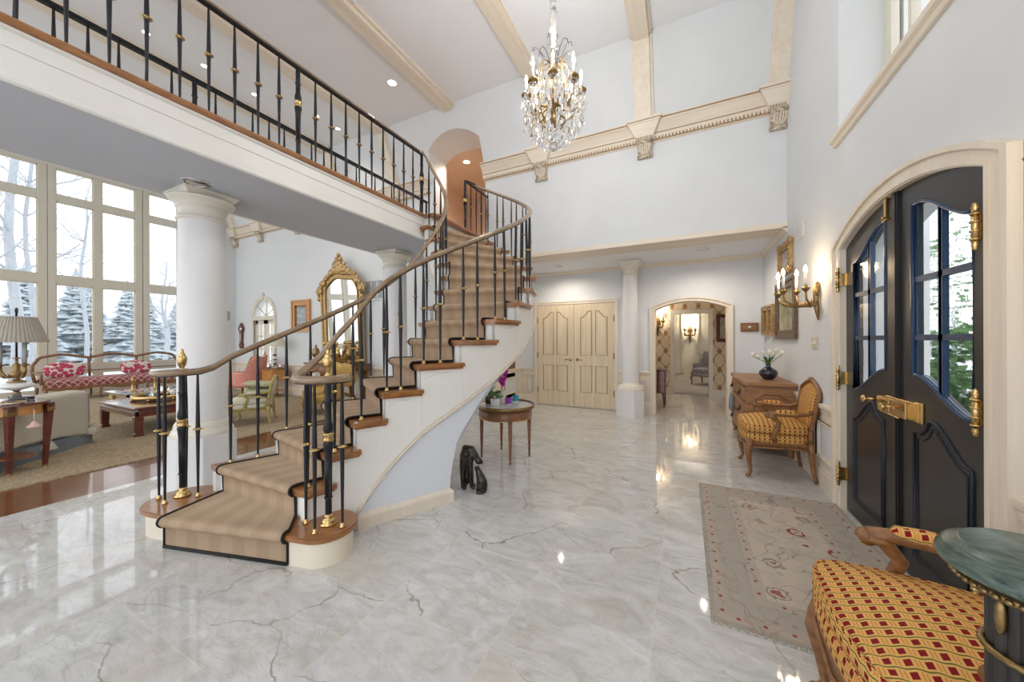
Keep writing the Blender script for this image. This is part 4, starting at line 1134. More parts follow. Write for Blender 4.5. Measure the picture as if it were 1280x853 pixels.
# ------------------------------------------------------------------ chandelier
CX, CY, CZ = -1.165, 3.30, 3.26                   # CZ: tip of the lowest ball
ch = empty('chandelier', (CX, CY, CZ), 'crystal and brass chandelier with lit candles hanging over the foyer', 'chandelier')
S_ = 1.0
b = MB(); b.tube([(CX+.006*sin(i*2.1), CY+.006*cos(i*1.7), lerp(CZ+1.03, ZC, i/40)) for i in range(41)], [.030+.007*sin(i*2.7) for i in range(41)], 10); b.build('chain_sleeve', MAT['sleeve'], ch)
b = MB(); b.lathe([(0, 0), (.08, 0), (.075, -.02), (.03, -.045), (0, -.05)], (CX, CY, ZC), 20); b.build('canopy', MAT['brass'], ch)
b = MB()
b.lathe([(.0, .22), (.03, .25), (.045, .30), (.02, .34), (.02, .42), (.05, .46), (.055, .50), (.025, .54), (.018, .70), (.03, .76), (.05, .82), (.03, .87), (.012, .90), (.012, 1.04), (0, 1.05)], (CX, CY, CZ), 16)
for i in range(8):                                  # cage bands
    a = 2*pi*i/8+.2; P = lambda r, z: (CX+r*cos(a), CY+r*sin(a), CZ+z)
    b.tube([P(.05, .88), P(.12, .85), P(.145, .76), P(.15, .62), P(.17, .50), P(.16, .38), P(.10, .26), P(.03, .22)], [.006, .009, .009, .008, .009, .009, .008, .006], 6)
b.build('frame', MAT['bronze'], ch)
cry = []
def pend(x, y, z, l, w, name='crystal_pendant'):
    b = MB()
    pr = [(0, 0), (.22*w, -.12*l), (.5*w, -.55*l), (.36*w, -.82*l), (0, -l)]
    M_ = Matrix.Translation((x, y, z)) @ Matrix.Rotation(random.uniform(0, pi), 4, 'Z') @ Matrix.Diagonal((1, .55, 1, 1))
    b.M = M_; b.lathe(pr, (0,0,0), 6, False); return b
for i in range(8):                                  # candle arms
    a = 2*pi*i/8+.33; P = lambda r, z, da=0: (CX+r*cos(a+da), CY+r*sin(a+da), CZ+z)
    b = MB(); b.tube([P(.03, .46), P(.10, .40), P(.19, .38), P(.255, .44), P(.27, .53), P(.268, .565)], [.010, .010, .009, .009, .008, .008], 8)
    b.lathe([(.0, 0), (.012, 0), (.02, .012), (.05, .022), (.052, .030), (.02, .032), (.012, .04), (.018, .05), (.018, .065)], P(.268, .55), 14)
    o = b.build('candle_arm', MAT['bronze'], ch)
    b = MB(); c = P(.268, .60); b.cyl(c, (c[0], c[1], c[2]+.11), .0125, .011, 12); b.build('candle', MAT['candle'], o)
    b = MB(); b.lathe([(0, 0), (.011, .006), (.015, .022), (.011, .045), (.004, .066), (0, .075)], (c[0], c[1], c[2]+.11), 12); b.build('bulb', MAT['flame'], o)
    b = MB()                                        # glass rosette under the drip pan
    for k in range(8): b.ell((*P(.268+.03*cos(k*pi/4), .545, .11*sin(k*pi/4))[:2], CZ+.545), (.012, .012, .008), 6, 4)
    b.build('glass_rosette', MAT['crystal'], o)
b = MB()
for i in range(12):                                 # top sprays of wire
    a = 2*pi*i/12; r = (.14, .20, .25)[i % 3]; z = (1.05, .98, .90)[i % 3]
    P = lambda r_, z_: (CX+r_*cos(a), CY+r_*sin(a), CZ+z_)
    b.tube([P(.03, .86), P(r*.5, z-.04), P(r*.75, z+.03), P(r, z+.01), P(r+.015, z-.05)], .0035, 5)
    cry.append(pend(*P(r+.015, z-.055), .10, .045))
b.build('wire_sprays', MAT['iron'], ch)
tiers = [(.27, .58, 18, .08, .04), (.22, .50, 14, .08, .04), (.10, .78, 8, .09, .04), (.30, .47, 18, .085, .036), (.28, .37, 18, .10, .034), (.23, .26, 16, .11, .034), (.17, .18, 12, .10, .034), (.11, .20, 8, .09, .034), (.30, .52, 16, .085, .036), (.285, .44, 16, .09, .038), (.25, .40, 14, .085, .036), (.30, .34, 18, .11, .03), (.26, .30, 16, .12, .032), (.21, .33, 12, .09, .034), (.20, .22, 13, .11, .032), (.14, .24, 9, .09, .034), (.13, .15, 9, .10, .032), (.075, .12, 6, .085, .03), (.16, .60, 8, .09, .04), (.19, .78, 8, .10, .04), (.12, .68, 6, .09, .036), (.15, .48, 8, .085, .036)]
for r, z, n, l, w in tiers:
    o0 = random.random()
    for i in range(n):
        a = 2*pi*i/n+o0; rr = r*random.uniform(.94, 1.05)
        cry.append(pend(CX+rr*cos(a), CY+rr*sin(a), CZ+z+random.uniform(-.02, .02), l, w))
main = sorted(range(len(cry)), key=lambda i: cry[i].v[0].y)[:100]
for i in main: cry[i].build('crystal_pendant', MAT['crystal'], ch)
b = MB()
for i in range(len(cry)):
    if i not in set(main): b.add(cry[i].v, cry[i].f)
rest = b.build('crystal_drops', MAT['crystal'], ch); rest['kind'] = 'stuff'
b = MB(); b.ell((CX, CY, CZ+.045), (.045, .045, .045), 10, 7); b.s = [False]*len(b.f); b.build('crystal_ball', MAT['crystal'], ch)

# ------------------------------------------------------------------ wall sconces
def sconce(loc, label, cat_group, n=4, scale=1., bulbm='flame', rz=0):
    # local: wall at x=0, sconce reaches to -x
    e = empty('wall_sconce', loc, label, 'wall lamp', cat_group, rz)
    k = scale
    b = MB()
    b.tube([(-.012*k, 0, -.20*k), (-.02*k, .004, -.12*k), (-.03*k, 0, -.03*k), (-.03*k, 0, .05*k), (-.025*k, 0, .12*k), (-.012*k, 0, .17*k)], [.006*k, .018*k, .024*k, .022*k, .026*k, .01*k], 8)
    for s in (-1, 1):
        b.tube([(-.02*k, 0, .02*k), (-.03*k, s*.03*k, .06*k), (-.025*k, s*.035*k, .11*k)], [.012*k, .012*k, .004*k], 6)
    b.build('backplate', MAT['bronze'], e, world=False)
    arms = [(-.14, -.13, .07), (-.15, .13, .07), (-.30, -.075, .06), (-.31, .085, .05)][:n] if n > 2 else [(-.10, -.09, .03), (-.10, .09, .03)]
    for (ax, ay, az) in arms:
        b = MB()
        b.tube([(-.03*k, 0, -.02*k), (ax*.35*k, ay*.5*k, -.06*k), (ax*.7*k, ay*.8*k, -.055*k), (ax*.95*k, ay*k, -.01*k), (ax*k, ay*k, az*k)], [.016*k, .013*k, .011*k, .011*k, .009*k], 8)
        for t, q in ((.4, 1), (.6, -1), (.8, 1)):
            b.tube([(ax*t*k, ay*t*k, -.058*k), (ax*(t+.05)*k, (ay*t+.03*q)*k, -.04*k), (ax*(t+.08)*k, (ay*t+.045*q)*k, -.005*k)], [.010*k, .010*k, .003*k], 6)
        b.lathe([(.0, 0), (.015*k, .0), (.03*k, .018*k), (.038*k, .034*k), (.028*k, .036*k), (.016*k, .04*k), (.018*k, .06*k)], (ax*k, ay*k, az*k), 10)
        o = b.build('arm', MAT['bronze'], e, world=False)
        z = (az+.05)*k; c = (ax*k, ay*k, z)
        b = MB(); b.cyl(c, (c[0], c[1], z+.13*k), .0125*k, .0115*k, 12); b.build('candle', MAT['candle'], o, world=False)
        b = MB(); b.lathe([(0, 0), (.012*k, .006*k), (.0165*k, .024*k), (.012*k, .05*k), (.004*k, .068*k), (0, .075*k)], (c[0], c[1], z+.13*k), 12); b.build('bulb', MAT[bulbm], o, world=False)
    return e
sconce((XR-.003, 4.35, 1.78), 'bronze four candle sconce on the wall just past the entrance door', 'entrance wall sconces')
sconce((XR-.003, 1.36, 1.80), 'bronze sconce cut off by the right frame edge, nearer side of the entrance door', 'entrance wall sconces')
sconce((-.66, 9.895, 1.78), 'two candle sconce on the trellis wallpaper inside the arch', None, 2, 1.5, 'flame_soft', pi/2)
sconce((.12, 13.19, 1.62), 'two candle sconce on the panelled far wall of the study', None, 2, 1.7, 'flame_soft', pi/2)

# ------------------------------------------------------------------ pictures
def frame(name, label, plane, axis, sgn, a0, a1, z0, z1, wid, dep, m, cm, ornate=False, group=None, liner=None):
    mid = (a0+a1)/2
    loc = (mid, plane, z0) if axis == 'x' else (plane, mid, z0)
    e = empty(name, loc, label, 'picture', group)
    def B(mb, p0, p1, c0, c1, d0, d1):
        lo, hi = sorted((plane+sgn*d0, plane+sgn*d1))
        mb.box(p0, p1, lo, hi, c0, c1) if axis == 'x' else mb.box(lo, hi, p0, p1, c0, c1)
    b = MB()
    for (w0, w1, d) in ((0, wid*.35, dep), (wid*.3, wid*.8, dep*.7), (wid*.75, wid, dep*.85)):
        for q in ((a0+w0, a1-w0, z0+w0, z0+w1), (a0+w0, a1-w0, z1-w1, z1-w0), (a0+w0, a0+w1, z0+w1, z1-w1), (a1-w1, a1-w0, z0+w1, z1-w1)): B(b, *q, .002, d)
    if ornate:
        def E_(a, z, r):
            c = (a, plane+sgn*dep*.8, z) if axis == 'x' else (plane+sgn*dep*.8, a, z)
            rr = (r, dep*.5, r) if axis == 'x' else (dep*.5, r, r)
            b.ell(c, rr, 8, 6)
        n = 7
        for i in range(n+1):
            t = i/n
            for z in (z0+wid*.3, z1-wid*.3): E_(lerp(a0, a1, t), z, wid*(.55 if i in (0, n) else (.42 if i % 2 else .3)))
            for a in (a0+wid*.3, a1-wid*.3): E_(a, lerp(z0, z1, t), wid*(.42 if i % 2 else .3))
    b.build('frame', MAT[m], e)
    i = wid*.97
    if liner:
        l = MB(); w = wid*.35
        for q in ((a0+i, a1-i, z0+i, z0+i+w), (a0+i, a1-i, z1-i-w, z1-i), (a0+i, a0+i+w, z0+i, z1-i), (a1-i-w, a1-i, z0+i, z1-i)): B(l, *q, .002, dep*.45)
        l.build('liner', MAT[liner], e)
    c = MB(); B(c, a0+i, a1-i, z0+i, z1-i, .002, dep*.3); c.build('canvas', MAT[cm], e)
    return e
X_ = XR-.001
frame('picture_frame', 'small ornate gilt framed picture hung highest beside the sconce', X_, 'y', -1, 5.28, 5.86, 2.22, 2.62, .09, .045, 'gilt', 'canvas_grey', True)
frame('picture_frame', 'large wood framed landscape painting above the old oak chest', X_, 'y', -1, 5.10, 6.06, 1.40, 2.15, .11, .04, 'darkframe', 'canvas_green')
frame('picture_frame', 'gilt framed picture beside the large landscape, hung low near the corner', X_, 'y', -1, 6.13, 6.50, 1.45, 1.90, .07, .07, 'gilt', 'canvas_dark')
frame('picture_frame', 'slim gilt framed picture nearest the corner of the alcove wall', X_, 'y', -1, 6.58, 7.02, 1.46, 1.92, .07, .05, 'gilt', 'canvas_dark')
frame('picture_frame', 'brown framed picture on living room wall between french door and gilt mirror', YU, 'x', -1, -9.02, -8.29, 1.62, 2.42, .14, .06, 'honey', 'canvas_sea', liner='settee_wood')
frame('picture_frame', 'dark framed print on wallpaper seen through the arch, right of inner doorway', 9.9, 'x', -1, .66, 1.10, 1.33, 2.0, .08, .04, 'mahog', 'canvas_grey')
# wooden drawer front plaque
e = empty('wall_plaque', (.965, YL, 1.52), 'small wooden drawer front with white knob hung on the alcove wall', 'wall decoration')
b = MB(); b.box(.835, 1.095, YL-.025, YL-.001, 1.525, 1.675); b.build('board', MAT['walnut'], e, bevel=.006)
b = MB(); b.box(.875, 1.055, YL-.032, YL-.024, 1.555, 1.645); b.build('drawer_face', MAT['chestwood'], e, bevel=.005)
b = MB(); b.ell((.965, YL-.05, 1.60), (.022, .022, .022), 12, 8); b.cyl((.965, YL-.05, 1.6), (.965, YL-.03, 1.6), .01); b.build('knob', MAT['ceramic'], e)
# switches, vents
def plate(name, label, y0, y1, z0, z1, m, cat):
    b = MB(); b.box(XR-.008, XR-.001, y0, y1, z0, z1); o = b.build(name, MAT[m], bevel=.002); return tag(o, label, cat)
o = plate('light_switch', 'almond light switch plate on the wall beneath the bronze sconce', 4.42, 4.60, 1.30, 1.42, 'plate', 'light switch')
for y in (4.47, 4.55): 
    b = MB(); b.box(XR-.02, XR-.007, y-.008, y+.008, 1.35, 1.375); b.build('toggle', MAT['ceramic'], o)
o = plate('vent_grille', 'white wall grille high above the small gilt picture', 4.86, 5.14, 2.53, 2.71, 'whiteplastic', 'vent'); o['group'] = 'return air grilles'
b = MB()
for i in range(7): b.box(XR-.012, XR-.007, 4.90, 5.10, 2.555+.02*i, 2.562+.02*i)
b.build('louvre', MAT['whiteplastic'], o)
o = plate('outlet_plate', 'tiny cream plate low on the corner wall above the chest', 6.86, 6.98, 1.33, 1.42, 'plate', 'outlet')
b = MB(); b.box(XR-.014, XR-.007, 6.90, 6.94, 1.36, 1.39); b.build('socket', MAT['greyplastic'], o)
b = MB(); b.box(-6.40, -5.66, YU-.012, YU-.001, 2.28, 2.73); o = tag(b.build('vent_grille', MAT['greyplastic']), 'large grey return grille on living room wall beside the gilt mirror', 'vent', 'return air grilles')
b = MB()
for i in range(5): x = -6.40+.74*i/4; b.box(x-.012, x+.012, YU-.018, YU-.011, 2.28, 2.73)
b.box(-6.40, -5.66, YU-.018, YU-.011, 2.70, 2.73); b.box(-6.40, -5.66, YU-.018, YU-.011, 2.28, 2.31); b.build('bars', MAT['whiteplastic'], o)
b = MB(); b.box(-11.7+.001, -11.7+.012, 5.22, 5.45, 1.98, 2.24); o = tag(b.build('wall_speaker', MAT['greyplastic']), 'square grey speaker grille on the bay wall beside the french door', 'speaker')
b = MB(); b.box(-11.69, -11.685, 5.24, 5.43, 2.0, 2.22); b.build('mesh_cover', MAT['greyplastic'], o)

# ------------------------------------------------------------------ upholstered open armchairs
def armchair(loc, label, rz=0, wood='fruitwood', fab='check', group='checked armchairs'):
    e = empty('armchair', loc, label, 'armchair', group, rz)
    B = lambda mb, n, m, p=None, **k: mb.build(n, MAT[m], p or e, world=False, **k)
    # seat rail with serpentine lower edge
    def xz_front(t): return .34-.02*cos(t*2*pi)-.02*sin(pi*t)
    pts = []
    seat_o = [(-.285, -.30), (-.31, -.15), (-.318, 0), (-.31, .15), (-.285, .30), (-.05, .305), (.23, .265), (.245, 0), (.23, -.265), (-.05, -.305)]
    b = MB()
    n = len(seat_o); sub = []
    for i in range(n):
        for j in range(4):
            t = j/4; sub.append((lerp(seat_o[i][0], seat_o[(i+1) % n][0], t), lerp(seat_o[i][1], seat_o[(i+1) % n][1], t), i+t))
    cs_ = [(x, y) for x, y, s in sub]
    for _ in range(3): cs_ = [((cs_[i-1][0]+2*cs_[i][0]+cs_[(i+1) % len(cs_)][0])/4, (cs_[i-1][1]+2*cs_[i][1]+cs_[(i+1) % len(cs_)][1])/4) for i in range(len(cs_))]
    soft_ = [(x, y, 0) for x, y in cs_]
    lo = []; hi = []
    for x, y, s in sub:
        d = .30 + .022*abs(sin(pi*((s if s < 4 else (s-4)*.66))/2.))
        lo.append((x, y, d)); hi.append((x, y, .375))
    m_ = len(sub)
    inn_lo = [(x*.88, y*.88, .315) for x, y, s in sub]; 
    b.add(lo+hi+inn_lo, [(i, (i+1) % m_, m_+(i+1) % m_, m_+i) for i in range(m_)]+[(i, 2*m_+i, 2*m_+(i+1) % m_, (i+1) % m_) for i in range(m_)], True)
    b.tube([(x*1.008, y*1.008, z-.002) for (x, y, z) in lo], .010, 6, closed=True)
    B(b, 'seat_rail', wood)
    # tight seat (box) and loose cushion
    def slab(z0, z1, infl, grow, name, dome):
        b = MB(); rows = []
        prof = [(-.5*grow, .0), (.45*grow, .12), (grow, .35), (grow, .6), (.6*grow, .82), (-.4*grow, .95), (-.03, 1.0)]
        for g, t in prof:
            rows.append([(x*(1+g*3), y*(1+g*3), lerp(z0, z1, t)) for x, y, s in soft_])
        vs = [p for r in rows for p in r]; k = len(soft_); fs = []
        for j in range(len(rows)-1):
            for i in range(k): fs.append((j*k+i, j*k+(i+1) % k, (j+1)*k+(i+1) % k, (j+1)*k+i))
        L = len(vs); top = rows[-1]
        for q in (.85, .6, .3):
            vs += [(x*q, y*q, z1+dome*(1-q*q)) for x, y, z in top]
        vs.append((0, 0, z1+dome))
        base = (len(rows)-1)*k
        for j in range(3):
            for i in range(k): fs.append((base+j*k+i, base+j*k+(i+1) % k, base+(j+1)*k+(i+1) % k, base+(j+1)*k+i))
        for i in range(k): fs.append((base+3*k+i, base+3*k+(i+1) % k, len(vs)-1))
        b.add(vs, fs, True); o = B(b, name, fab)
        return o
    slab(.36, .455, 0, .012, 'seat', .0)
    c = slab(.455, .54, 0, .016, 'seat_cushion', .065)
    b = MB()
    for z in (.466, .528): b.tube([(x*(1.035 if z < .5 else 1.022), y*(1.035 if z < .5 else 1.022), z) for x, y, s in soft_], .005, 6, closed=True)
    B(b, 'piping', fab, c)
    # cabriole legs
    for fx, fy, back in ((-.262, -.285, 0), (-.262, .285, 0), (.232, -.255, 1), (.232, .255, 1)):
        s = 1 if fy > 0 else -1; b = MB()
        if not back:
            b.tube([(fx, fy, .38), (fx-.012, fy+s*.012, .31), (fx-.022, fy+s*.018, .25), (fx-.008, fy+s*.008, .15), (fx+.004, fy, .06), (fx-.012, fy+s*.01, .022), (fx-.03, fy+s*.02, .02)], [.030, .036, .033, .021, .015, .018, .012], 10)
            b.ell((fx-.022, fy+s*.015, .016), (.022, .02, .016), 10, 6)
        else:
            b.tube([(fx, fy, .38), (fx+.004, fy, .30), (fx+.012, fy, .18), (fx+.028, fy+s*.005, .06), (fx+.04, fy+s*.008, .012)], [.028, .027, .022, .016, .019], 10)
        B(b, 'leg', wood)
    # back : cartouche, reclined
    def bp(y, z): return (.225+.16*(z-.45), y, z)
    outl = []
    for i in range(33):
        t = i/32
        if t < .3: q = t/.3; outl.append((-.235-.045*sin(q*pi*.5), lerp(.50, .86, q)))
        elif t <= .7: q = (t-.3)/.4; a = pi*(1-q); outl.append((.28*cos(a), .86+.085*sin(a)+.035*sin(a)**6))
        else: q = (t-.7)/.3; outl.append((.235+.045*cos(q*pi*.5), lerp(.86, .50, q)))
    fr_ = [bp(y, z) for y, z in outl]
    b = MB(); b.tube(fr_+[bp(.2, .475), bp(0, .465), bp(-.2, .475)], .021, 10, closed=True)
    for s in (-1, 1): b.tube([bp(s*.235, .52), (.23, s*.25, .38)], .020, 8)
    b.ell((bp(0, .985)[0]-.01, 0, .985), (.022, .06, .026), 12, 8)
    for s in (-1, 1): b.ell((bp(0, .965)[0]-.01, s*.06, .968), (.016, .045, .016), 10, 6)
    B(b, 'back_frame', wood)
    b = MB(); k = len(outl); cz = .70
    for side, dx in (('f', -.035), ('b', .022)):
        vs = [(*bp(y*.93, cz+(z-cz)*.93),) for y, z in outl]
        vs += [(bp(y*.6, cz+(z-cz)*.6)[0]+dx*.9, y*.6, cz+(z-cz)*.6) for y, z in outl]; vs.append((bp(0, cz)[0]+dx, 0, cz))
        fs = [(i, (i+1) % k, k+(i+1) % k, k+i) for i in range(k)]+[(k+i, k+(i+1) % k, 2*k) for i in range(k)]
        b.add(vs, fs if side == 'b' else [f[::-1] for f in fs], True)
    B(b, 'backrest', fab)
    # arms with pads
    for s in (-1, 1):
        b = MB()
        b.tube([(-.06, s*.30, .385), (-.075, s*.315, .43), (-.055, s*.325, .50), (.0-.03, s*.325, .57), (-.075, s*.325, .632), (-.12, s*.325, .652)], [.027, .026, .023, .024, .027, .029], 10)
        b.tube([(-.12, s*.325, .652), (-.05, s*.322, .660), (.08, s*.30, .655), (.20, s*.268, .665), (.262, s*.258, .70)], [.028, .026, .021, .019, .017], 10)
        b.cyl((-.125, s*.302, .642), (-.125, s*.348, .642), .026, seg=14)
        a = B(b, 'arm', wood)
        b = MB(); b.tube([(-.062, s*.322, .668), (-.04, s*.322, .676), (.03, s*.312, .678), (.10, s*.298, .676), (.128, s*.29, .668)], [.012, .026, .028, .026, .012], 12)
        B(b, 'arm_pad', fab, a)
    return e
ac = armchair((.845, 4.575, 0), 'checked armchair by the old chest, further along the entrance wall')
ac2 = copy_tree(ac, None, (.742, 1.487, 0), 0, 'checked armchair beside the green marble pedestal in the foreground')

# ------------------------------------------------------------------ oak chest by the wall
e = empty('chest_of_drawers', (.89, 5.8, 0), 'old oak chest of drawers against the wall behind the checked armchair', 'chest of drawers')
b = MB(); y0, y1, x0, x1 = 5.10, 6.46, .63, 1.155
b.box(x0+.03, x1, y0+.03, y1-.03, .13, .835); b.build('body', MAT['chestwood'], e, bevel=.006)
b = MB()
top = [(x1, y0-.01), (x0+.03, y0-.01), (x0-.005, y0+.02), (x0-.005, y0+.30)]+[(x0-.005-.03*sin(pi*i/8), lerp(y0+.30, y1-.30, i/8)) for i in range(1, 8)]+[(x0-.005, y1-.30), (x0-.005, y1-.02), (x0+.03, y1+.01), (x1, y1+.01)]
b.prism(top, 'z', .845, .875); b.prism([(lerp(.9, x, .985), lerp(5.78, y, .985)) for x, y in top], 'z', .83, .846); b.build('top', MAT['chestwood'], e, bevel=.006)
b = MB()
for xx in (x0+.05, x1-.05):
    for yq in (y0+.06, y1-.06): 
        b = MB(); b.tube([(xx, yq, .16), (xx-.01, yq, .09), (xx, yq, .03), (xx-.01, yq, .0)], [.04, .034, .026, .03], 8); b.build('foot', MAT['chestwood'], e)
b = MB()
A = [(x0+.10, .20), (x0+.10, .60), (x0+.12, .68), (x0+.16, .70), (x0+.20, .74), (x1-.16, .74), (x1-.12, .70), (x1-.07, .68), (x1-.05, .60), (x1-.05, .20)]
b.tube([(x, y0+.028, z) for x, z in A], .010, 8, closed=True)
b.prism([(lerp(.89, x, .90), lerp(.47, z, .90)) for x, z in A], 'y', y0+.018, y0+.032); b.build('side_panel', MAT['chestwood'], e, bevel=.006)
for i, (z0, z1) in enumerate(((.17, .40), (.42, .62), (.64, .81))):
    b = MB(); b.box(x0+.005, x0+.04, y0+.09, y1-.09, z0, z1); b.box(x0-.004, x0+.01, y0+.13, y1-.13, z0+.03, z1-.03); d = b.build('drawer', MAT['chestwood'], e, bevel=.008)
    for yy_ in (y0+.28, y1-.28):
        h = MB(); zc = (z0+z1)/2; h.box(x0-.009, x0-.003, yy_-.035, yy_+.035, zc-.035, zc+.04); h.tube([(x0-.012, yy_-.045, zc+.01), (x0-.03, yy_-.04, zc-.035), (x0-.03, yy_+.04, zc-.035), (x0-.012, yy_+.045, zc+.01)], .006, 6); h.build('handle', MAT['iron'], d)
for j in range(2):
    t = empty('tassel', (x0-.02, 6.15-.18*j, .33), ['grey key tassel hanging from chest drawers, nearer the alcove arch', 'grey key tassel hanging from chest drawers, nearer the armchair'][j], 'tassel', 'key tassels')
    b = MB(); b.lathe([(0, .24), (.012, .235), (.016, .21), (.012, .20), (.022, .18), (.026, 0), (.0, .0)], (x0-.035, 6.15-.18*j, .36), 10); b.build('skirt', MAT['greyvelvet'], t)
    b = MB(); b.tube([(x0-.035, 6.15-.18*j, .59), (x0-.033, 6.15-.18*j, .70)], .004, 5); b.build('cord', MAT['greyvelvet'], t)
# vase of white tulips
VX, VY, VZ = .955, 5.56, .875
v = empty('flower_vase', (VX, VY, VZ), 'dark glass vase of white tulips on the old oak chest', 'vase')
b = MB(); b.lathe([(0, 0), (.05, 0), (.055, .004), (.088, .04), (.105, .08), (.095, .115), (.055, .145), (.028, .165), (.024, .185), (.032, .20), (.026, .20), (.02, .18), (.04, .14), (0, .10)], (VX, VY, VZ), 28); b.build('vase', MAT['darkglass'], v)
heads = [(-.17, -.02, .30), (-.10, .05, .27), (-.055, -.03, .325), (.005, -.05, .335), (.045, .03, .30), (.14, -.06, .33), (.10, .06, .35)]
for hx, hy, hz in heads:
    b = MB(); b.tube([(VX, VY, VZ+.17), (VX+hx*.35, VY+hy*.35, VZ+.24), (VX+hx*.85, VY+hy*.85, VZ+hz-.02), (VX+hx, VY+hy, VZ+hz)], .0035, 5); s = b.build('stem', MAT['leaf'], v)
    b = MB(); b.lathe([(.0, -.005), (.016, .0), (.024, .018), (.022, .036), (.012, .05), (.0, .053)], (VX+hx, VY+hy, VZ+hz), 8); b.build('bloom', MAT['petal'], s)
for i in range(9):
    a = i*2.4; l = MB(); r = .05+.012*(i % 4)
    p = [(VX, VY, VZ+.17), (VX+r*.4*cos(a), VY+r*.4*sin(a), VZ+.23), (VX+r*cos(a), VY+r*sin(a), VZ+.29), (VX+r*1.4*cos(a), VY+r*1.4*sin(a), VZ+.285)]
    l.tube(p, [.006, .016, .013, .002], 6, flat=.25); l.build('leaf', MAT['leaf'], v)
b = MB(); b.box(.985, 1.10, 6.05, 6.12, VZ, VZ+.055); o = tag(b.build('card_box', MAT['honey'], bevel=.004), 'small wooden card box on the chest behind the tulip vase', 'box')
b = MB(); b.box(.983, 1.102, 6.048, 6.122, VZ+.055, VZ+.065); b.build('lid', MAT['honey'], o)

# ------------------------------------------------------------------ green marble pedestal
PX, PY, PH = .567, .973, 1.015
p = empty('pedestal', (PX, PY, 0), 'green marble topped dark fluted pedestal in the foreground beside the checked armchair', 'pedestal')
k_ = .89
b = MB(); b.lathe([(r_*k_, z_) for r_, z_ in [(0, -.056), (.112, -.056), (.120, -.050), (.138, -.043), (.1425, -.034), (.141, -.025), (.132, -.018), (.133, -.013), (.125, -.009), (.114, -.006), (.112, -.002), (.104, 0), (0, 0)]], (PX, PY, PH), 72); b.build('top', MAT['greenmarb'], p)
b = MB(); b.lathe([(r_*k_, z_) for r_, z_ in [(.0, -.075), (.100, -.075), (.112, -.070), (.117, -.063), (.112, -.056), (0, -.055)]], (PX, PY, PH), 48)
for i in range(44):
    a = 2*pi*i/44; b.ell((PX+.116*k_*cos(a), PY+.116*k_*sin(a), PH-.063), (.0065, .0065, .006), 6, 4)
b.build('collar', MAT['bronze'], p)
b = MB(); n = 162; vs = []
for z in (.10, .11, .60, PH-.10, PH-.074):
    for i in range(n):
        a = 2*pi*i/n; fl = abs(sin(a*9)); r = .055+.010*sqrt(fl); vs.append((PX+r*cos(a), PY+r*sin(a), z))
b.add(vs, [(j*n+i, j*n+(i+1) % n, (j+1)*n+(i+1) % n, (j+1)*n+i) for j in range(4) for i in range(n)], True); b.build('fluted_drum', MAT['ebony'], p)
for z in (PH-.185, .30):
    b = MB(); b.tube([(PX+.068*cos(2*pi*i/60), PY+.068*sin(2*pi*i/60), z) for i in range(60)], [.0055+.002*(i % 2) for i in range(60)], 6, closed=True); b.build('bronze_ring', MAT['bronze'], p)
for i in range(4):
    a = R(198+90*i); b = MB(); b.ell((PX+.066*cos(a), PY+.066*sin(a), PH-.115), (.008, .008, .032), 8, 8); b.build('mount', MAT['bronze'], p)
b = MB(); b.lathe([(0, 0), (.12, 0), (.12, .05), (.11, .06), (.10, .085), (.08, .10), (0, .10)], (PX, PY, 0), 40); b.build('base', MAT['greenmarb'], p)

# ------------------------------------------------------------------ rug at the entrance
rg = bpy.data.objects; 
A_, B_ = .51, .925
rx, ry = .618, 2.925
me = MB(); 
N1, N2 = 14, 24
me.grid(lambda u, v: (lerp(-A_, A_, u), lerp(-B_, B_, v), .011+.001*sin(u*9+v*13)), N1, N2, True)
me.add([(-A_, -B_, .0), (A_, -B_, .0), (A_, B_, .0), (-A_, B_, .0), (-A_, -B_, .0115), (A_, -B_, .0115), (A_, B_, .0115), (-A_, B_, .0115)], [(0, 1, 5, 4), (1, 2, 6, 5), (2, 3, 7, 6), (3, 0, 4, 7)])
o = me.build('rug', rugmat(A_, B_), None, world=False); o.location = (rx, ry, .001)
tag(o, 'faded beige and red oriental rug before the black entrance door', 'rug')
f = MB()
for s in (-1, 1):
    f = MB()
    for i in range(90): x = lerp(-A_, A_, (i+.5)/90); f.box(x-.004, x+.004, min(s*B_, s*(B_+.012)), max(s*B_, s*(B_+.012)), .001, .006)
    f.build('fringe', MAT['knit'], o, world=False)
V2 = Vector
RT, FW = Vector((.896, .443)), Vector((-.443, .896))
def rot2(a): return Matrix.Rotation(a, 4, 'Z')
# ------------------------------------------------------------------ round table under the stair
TC = Vector((-1.94, 3.74)); TZ = .63
t = empty('side_table', (TC.x, TC.y, 0), 'round walnut side table with grey marble top beneath the staircase', 'table')
b = MB(); b.lathe([(0, .606), (.335, .606), (.335, .622), (.318, .622), (0, .622)], (TC.x, TC.y, 0), 48); b.build('marble_top', MAT['greymarb'], t)
b = MB(); b.lathe([(.334, .600), (.345, .600), (.347, .640), (.341, .640), (.338, .624), (.334, .624)], (TC.x, TC.y, 0), 64); b.build('brass_gallery', MAT['bronze'], t)
b = MB(); b.lathe([(0, .475), (.300, .475), (.305, .485), (.305, .600), (0, .606)], (TC.x, TC.y, 0), 48); b.build('apron', MAT['walnut'], t)
b = MB(); b.lathe([(.306, .478), (.309, .48), (.309, .486), (.306, .488)], (TC.x, TC.y, 0), 48); b.build('inlay_line', MAT['brass'], t)
for a in (-52, 30, 128, 208):
    x, y = TC.x+.285*cos(R(a)), TC.y+.285*sin(R(a)); b = MB()
    b.lathe([(.0, 0), (.010, 0), (.014, .02), (.010, .03), (.013, .05), (.024, .43), (.018, .44), (.027, .45), (.027, .465), (.020, .472), (.031, .478), (.031, .60), (0, .601)], (x, y, 0), 12); b.build('leg', MAT['walnut'], t)
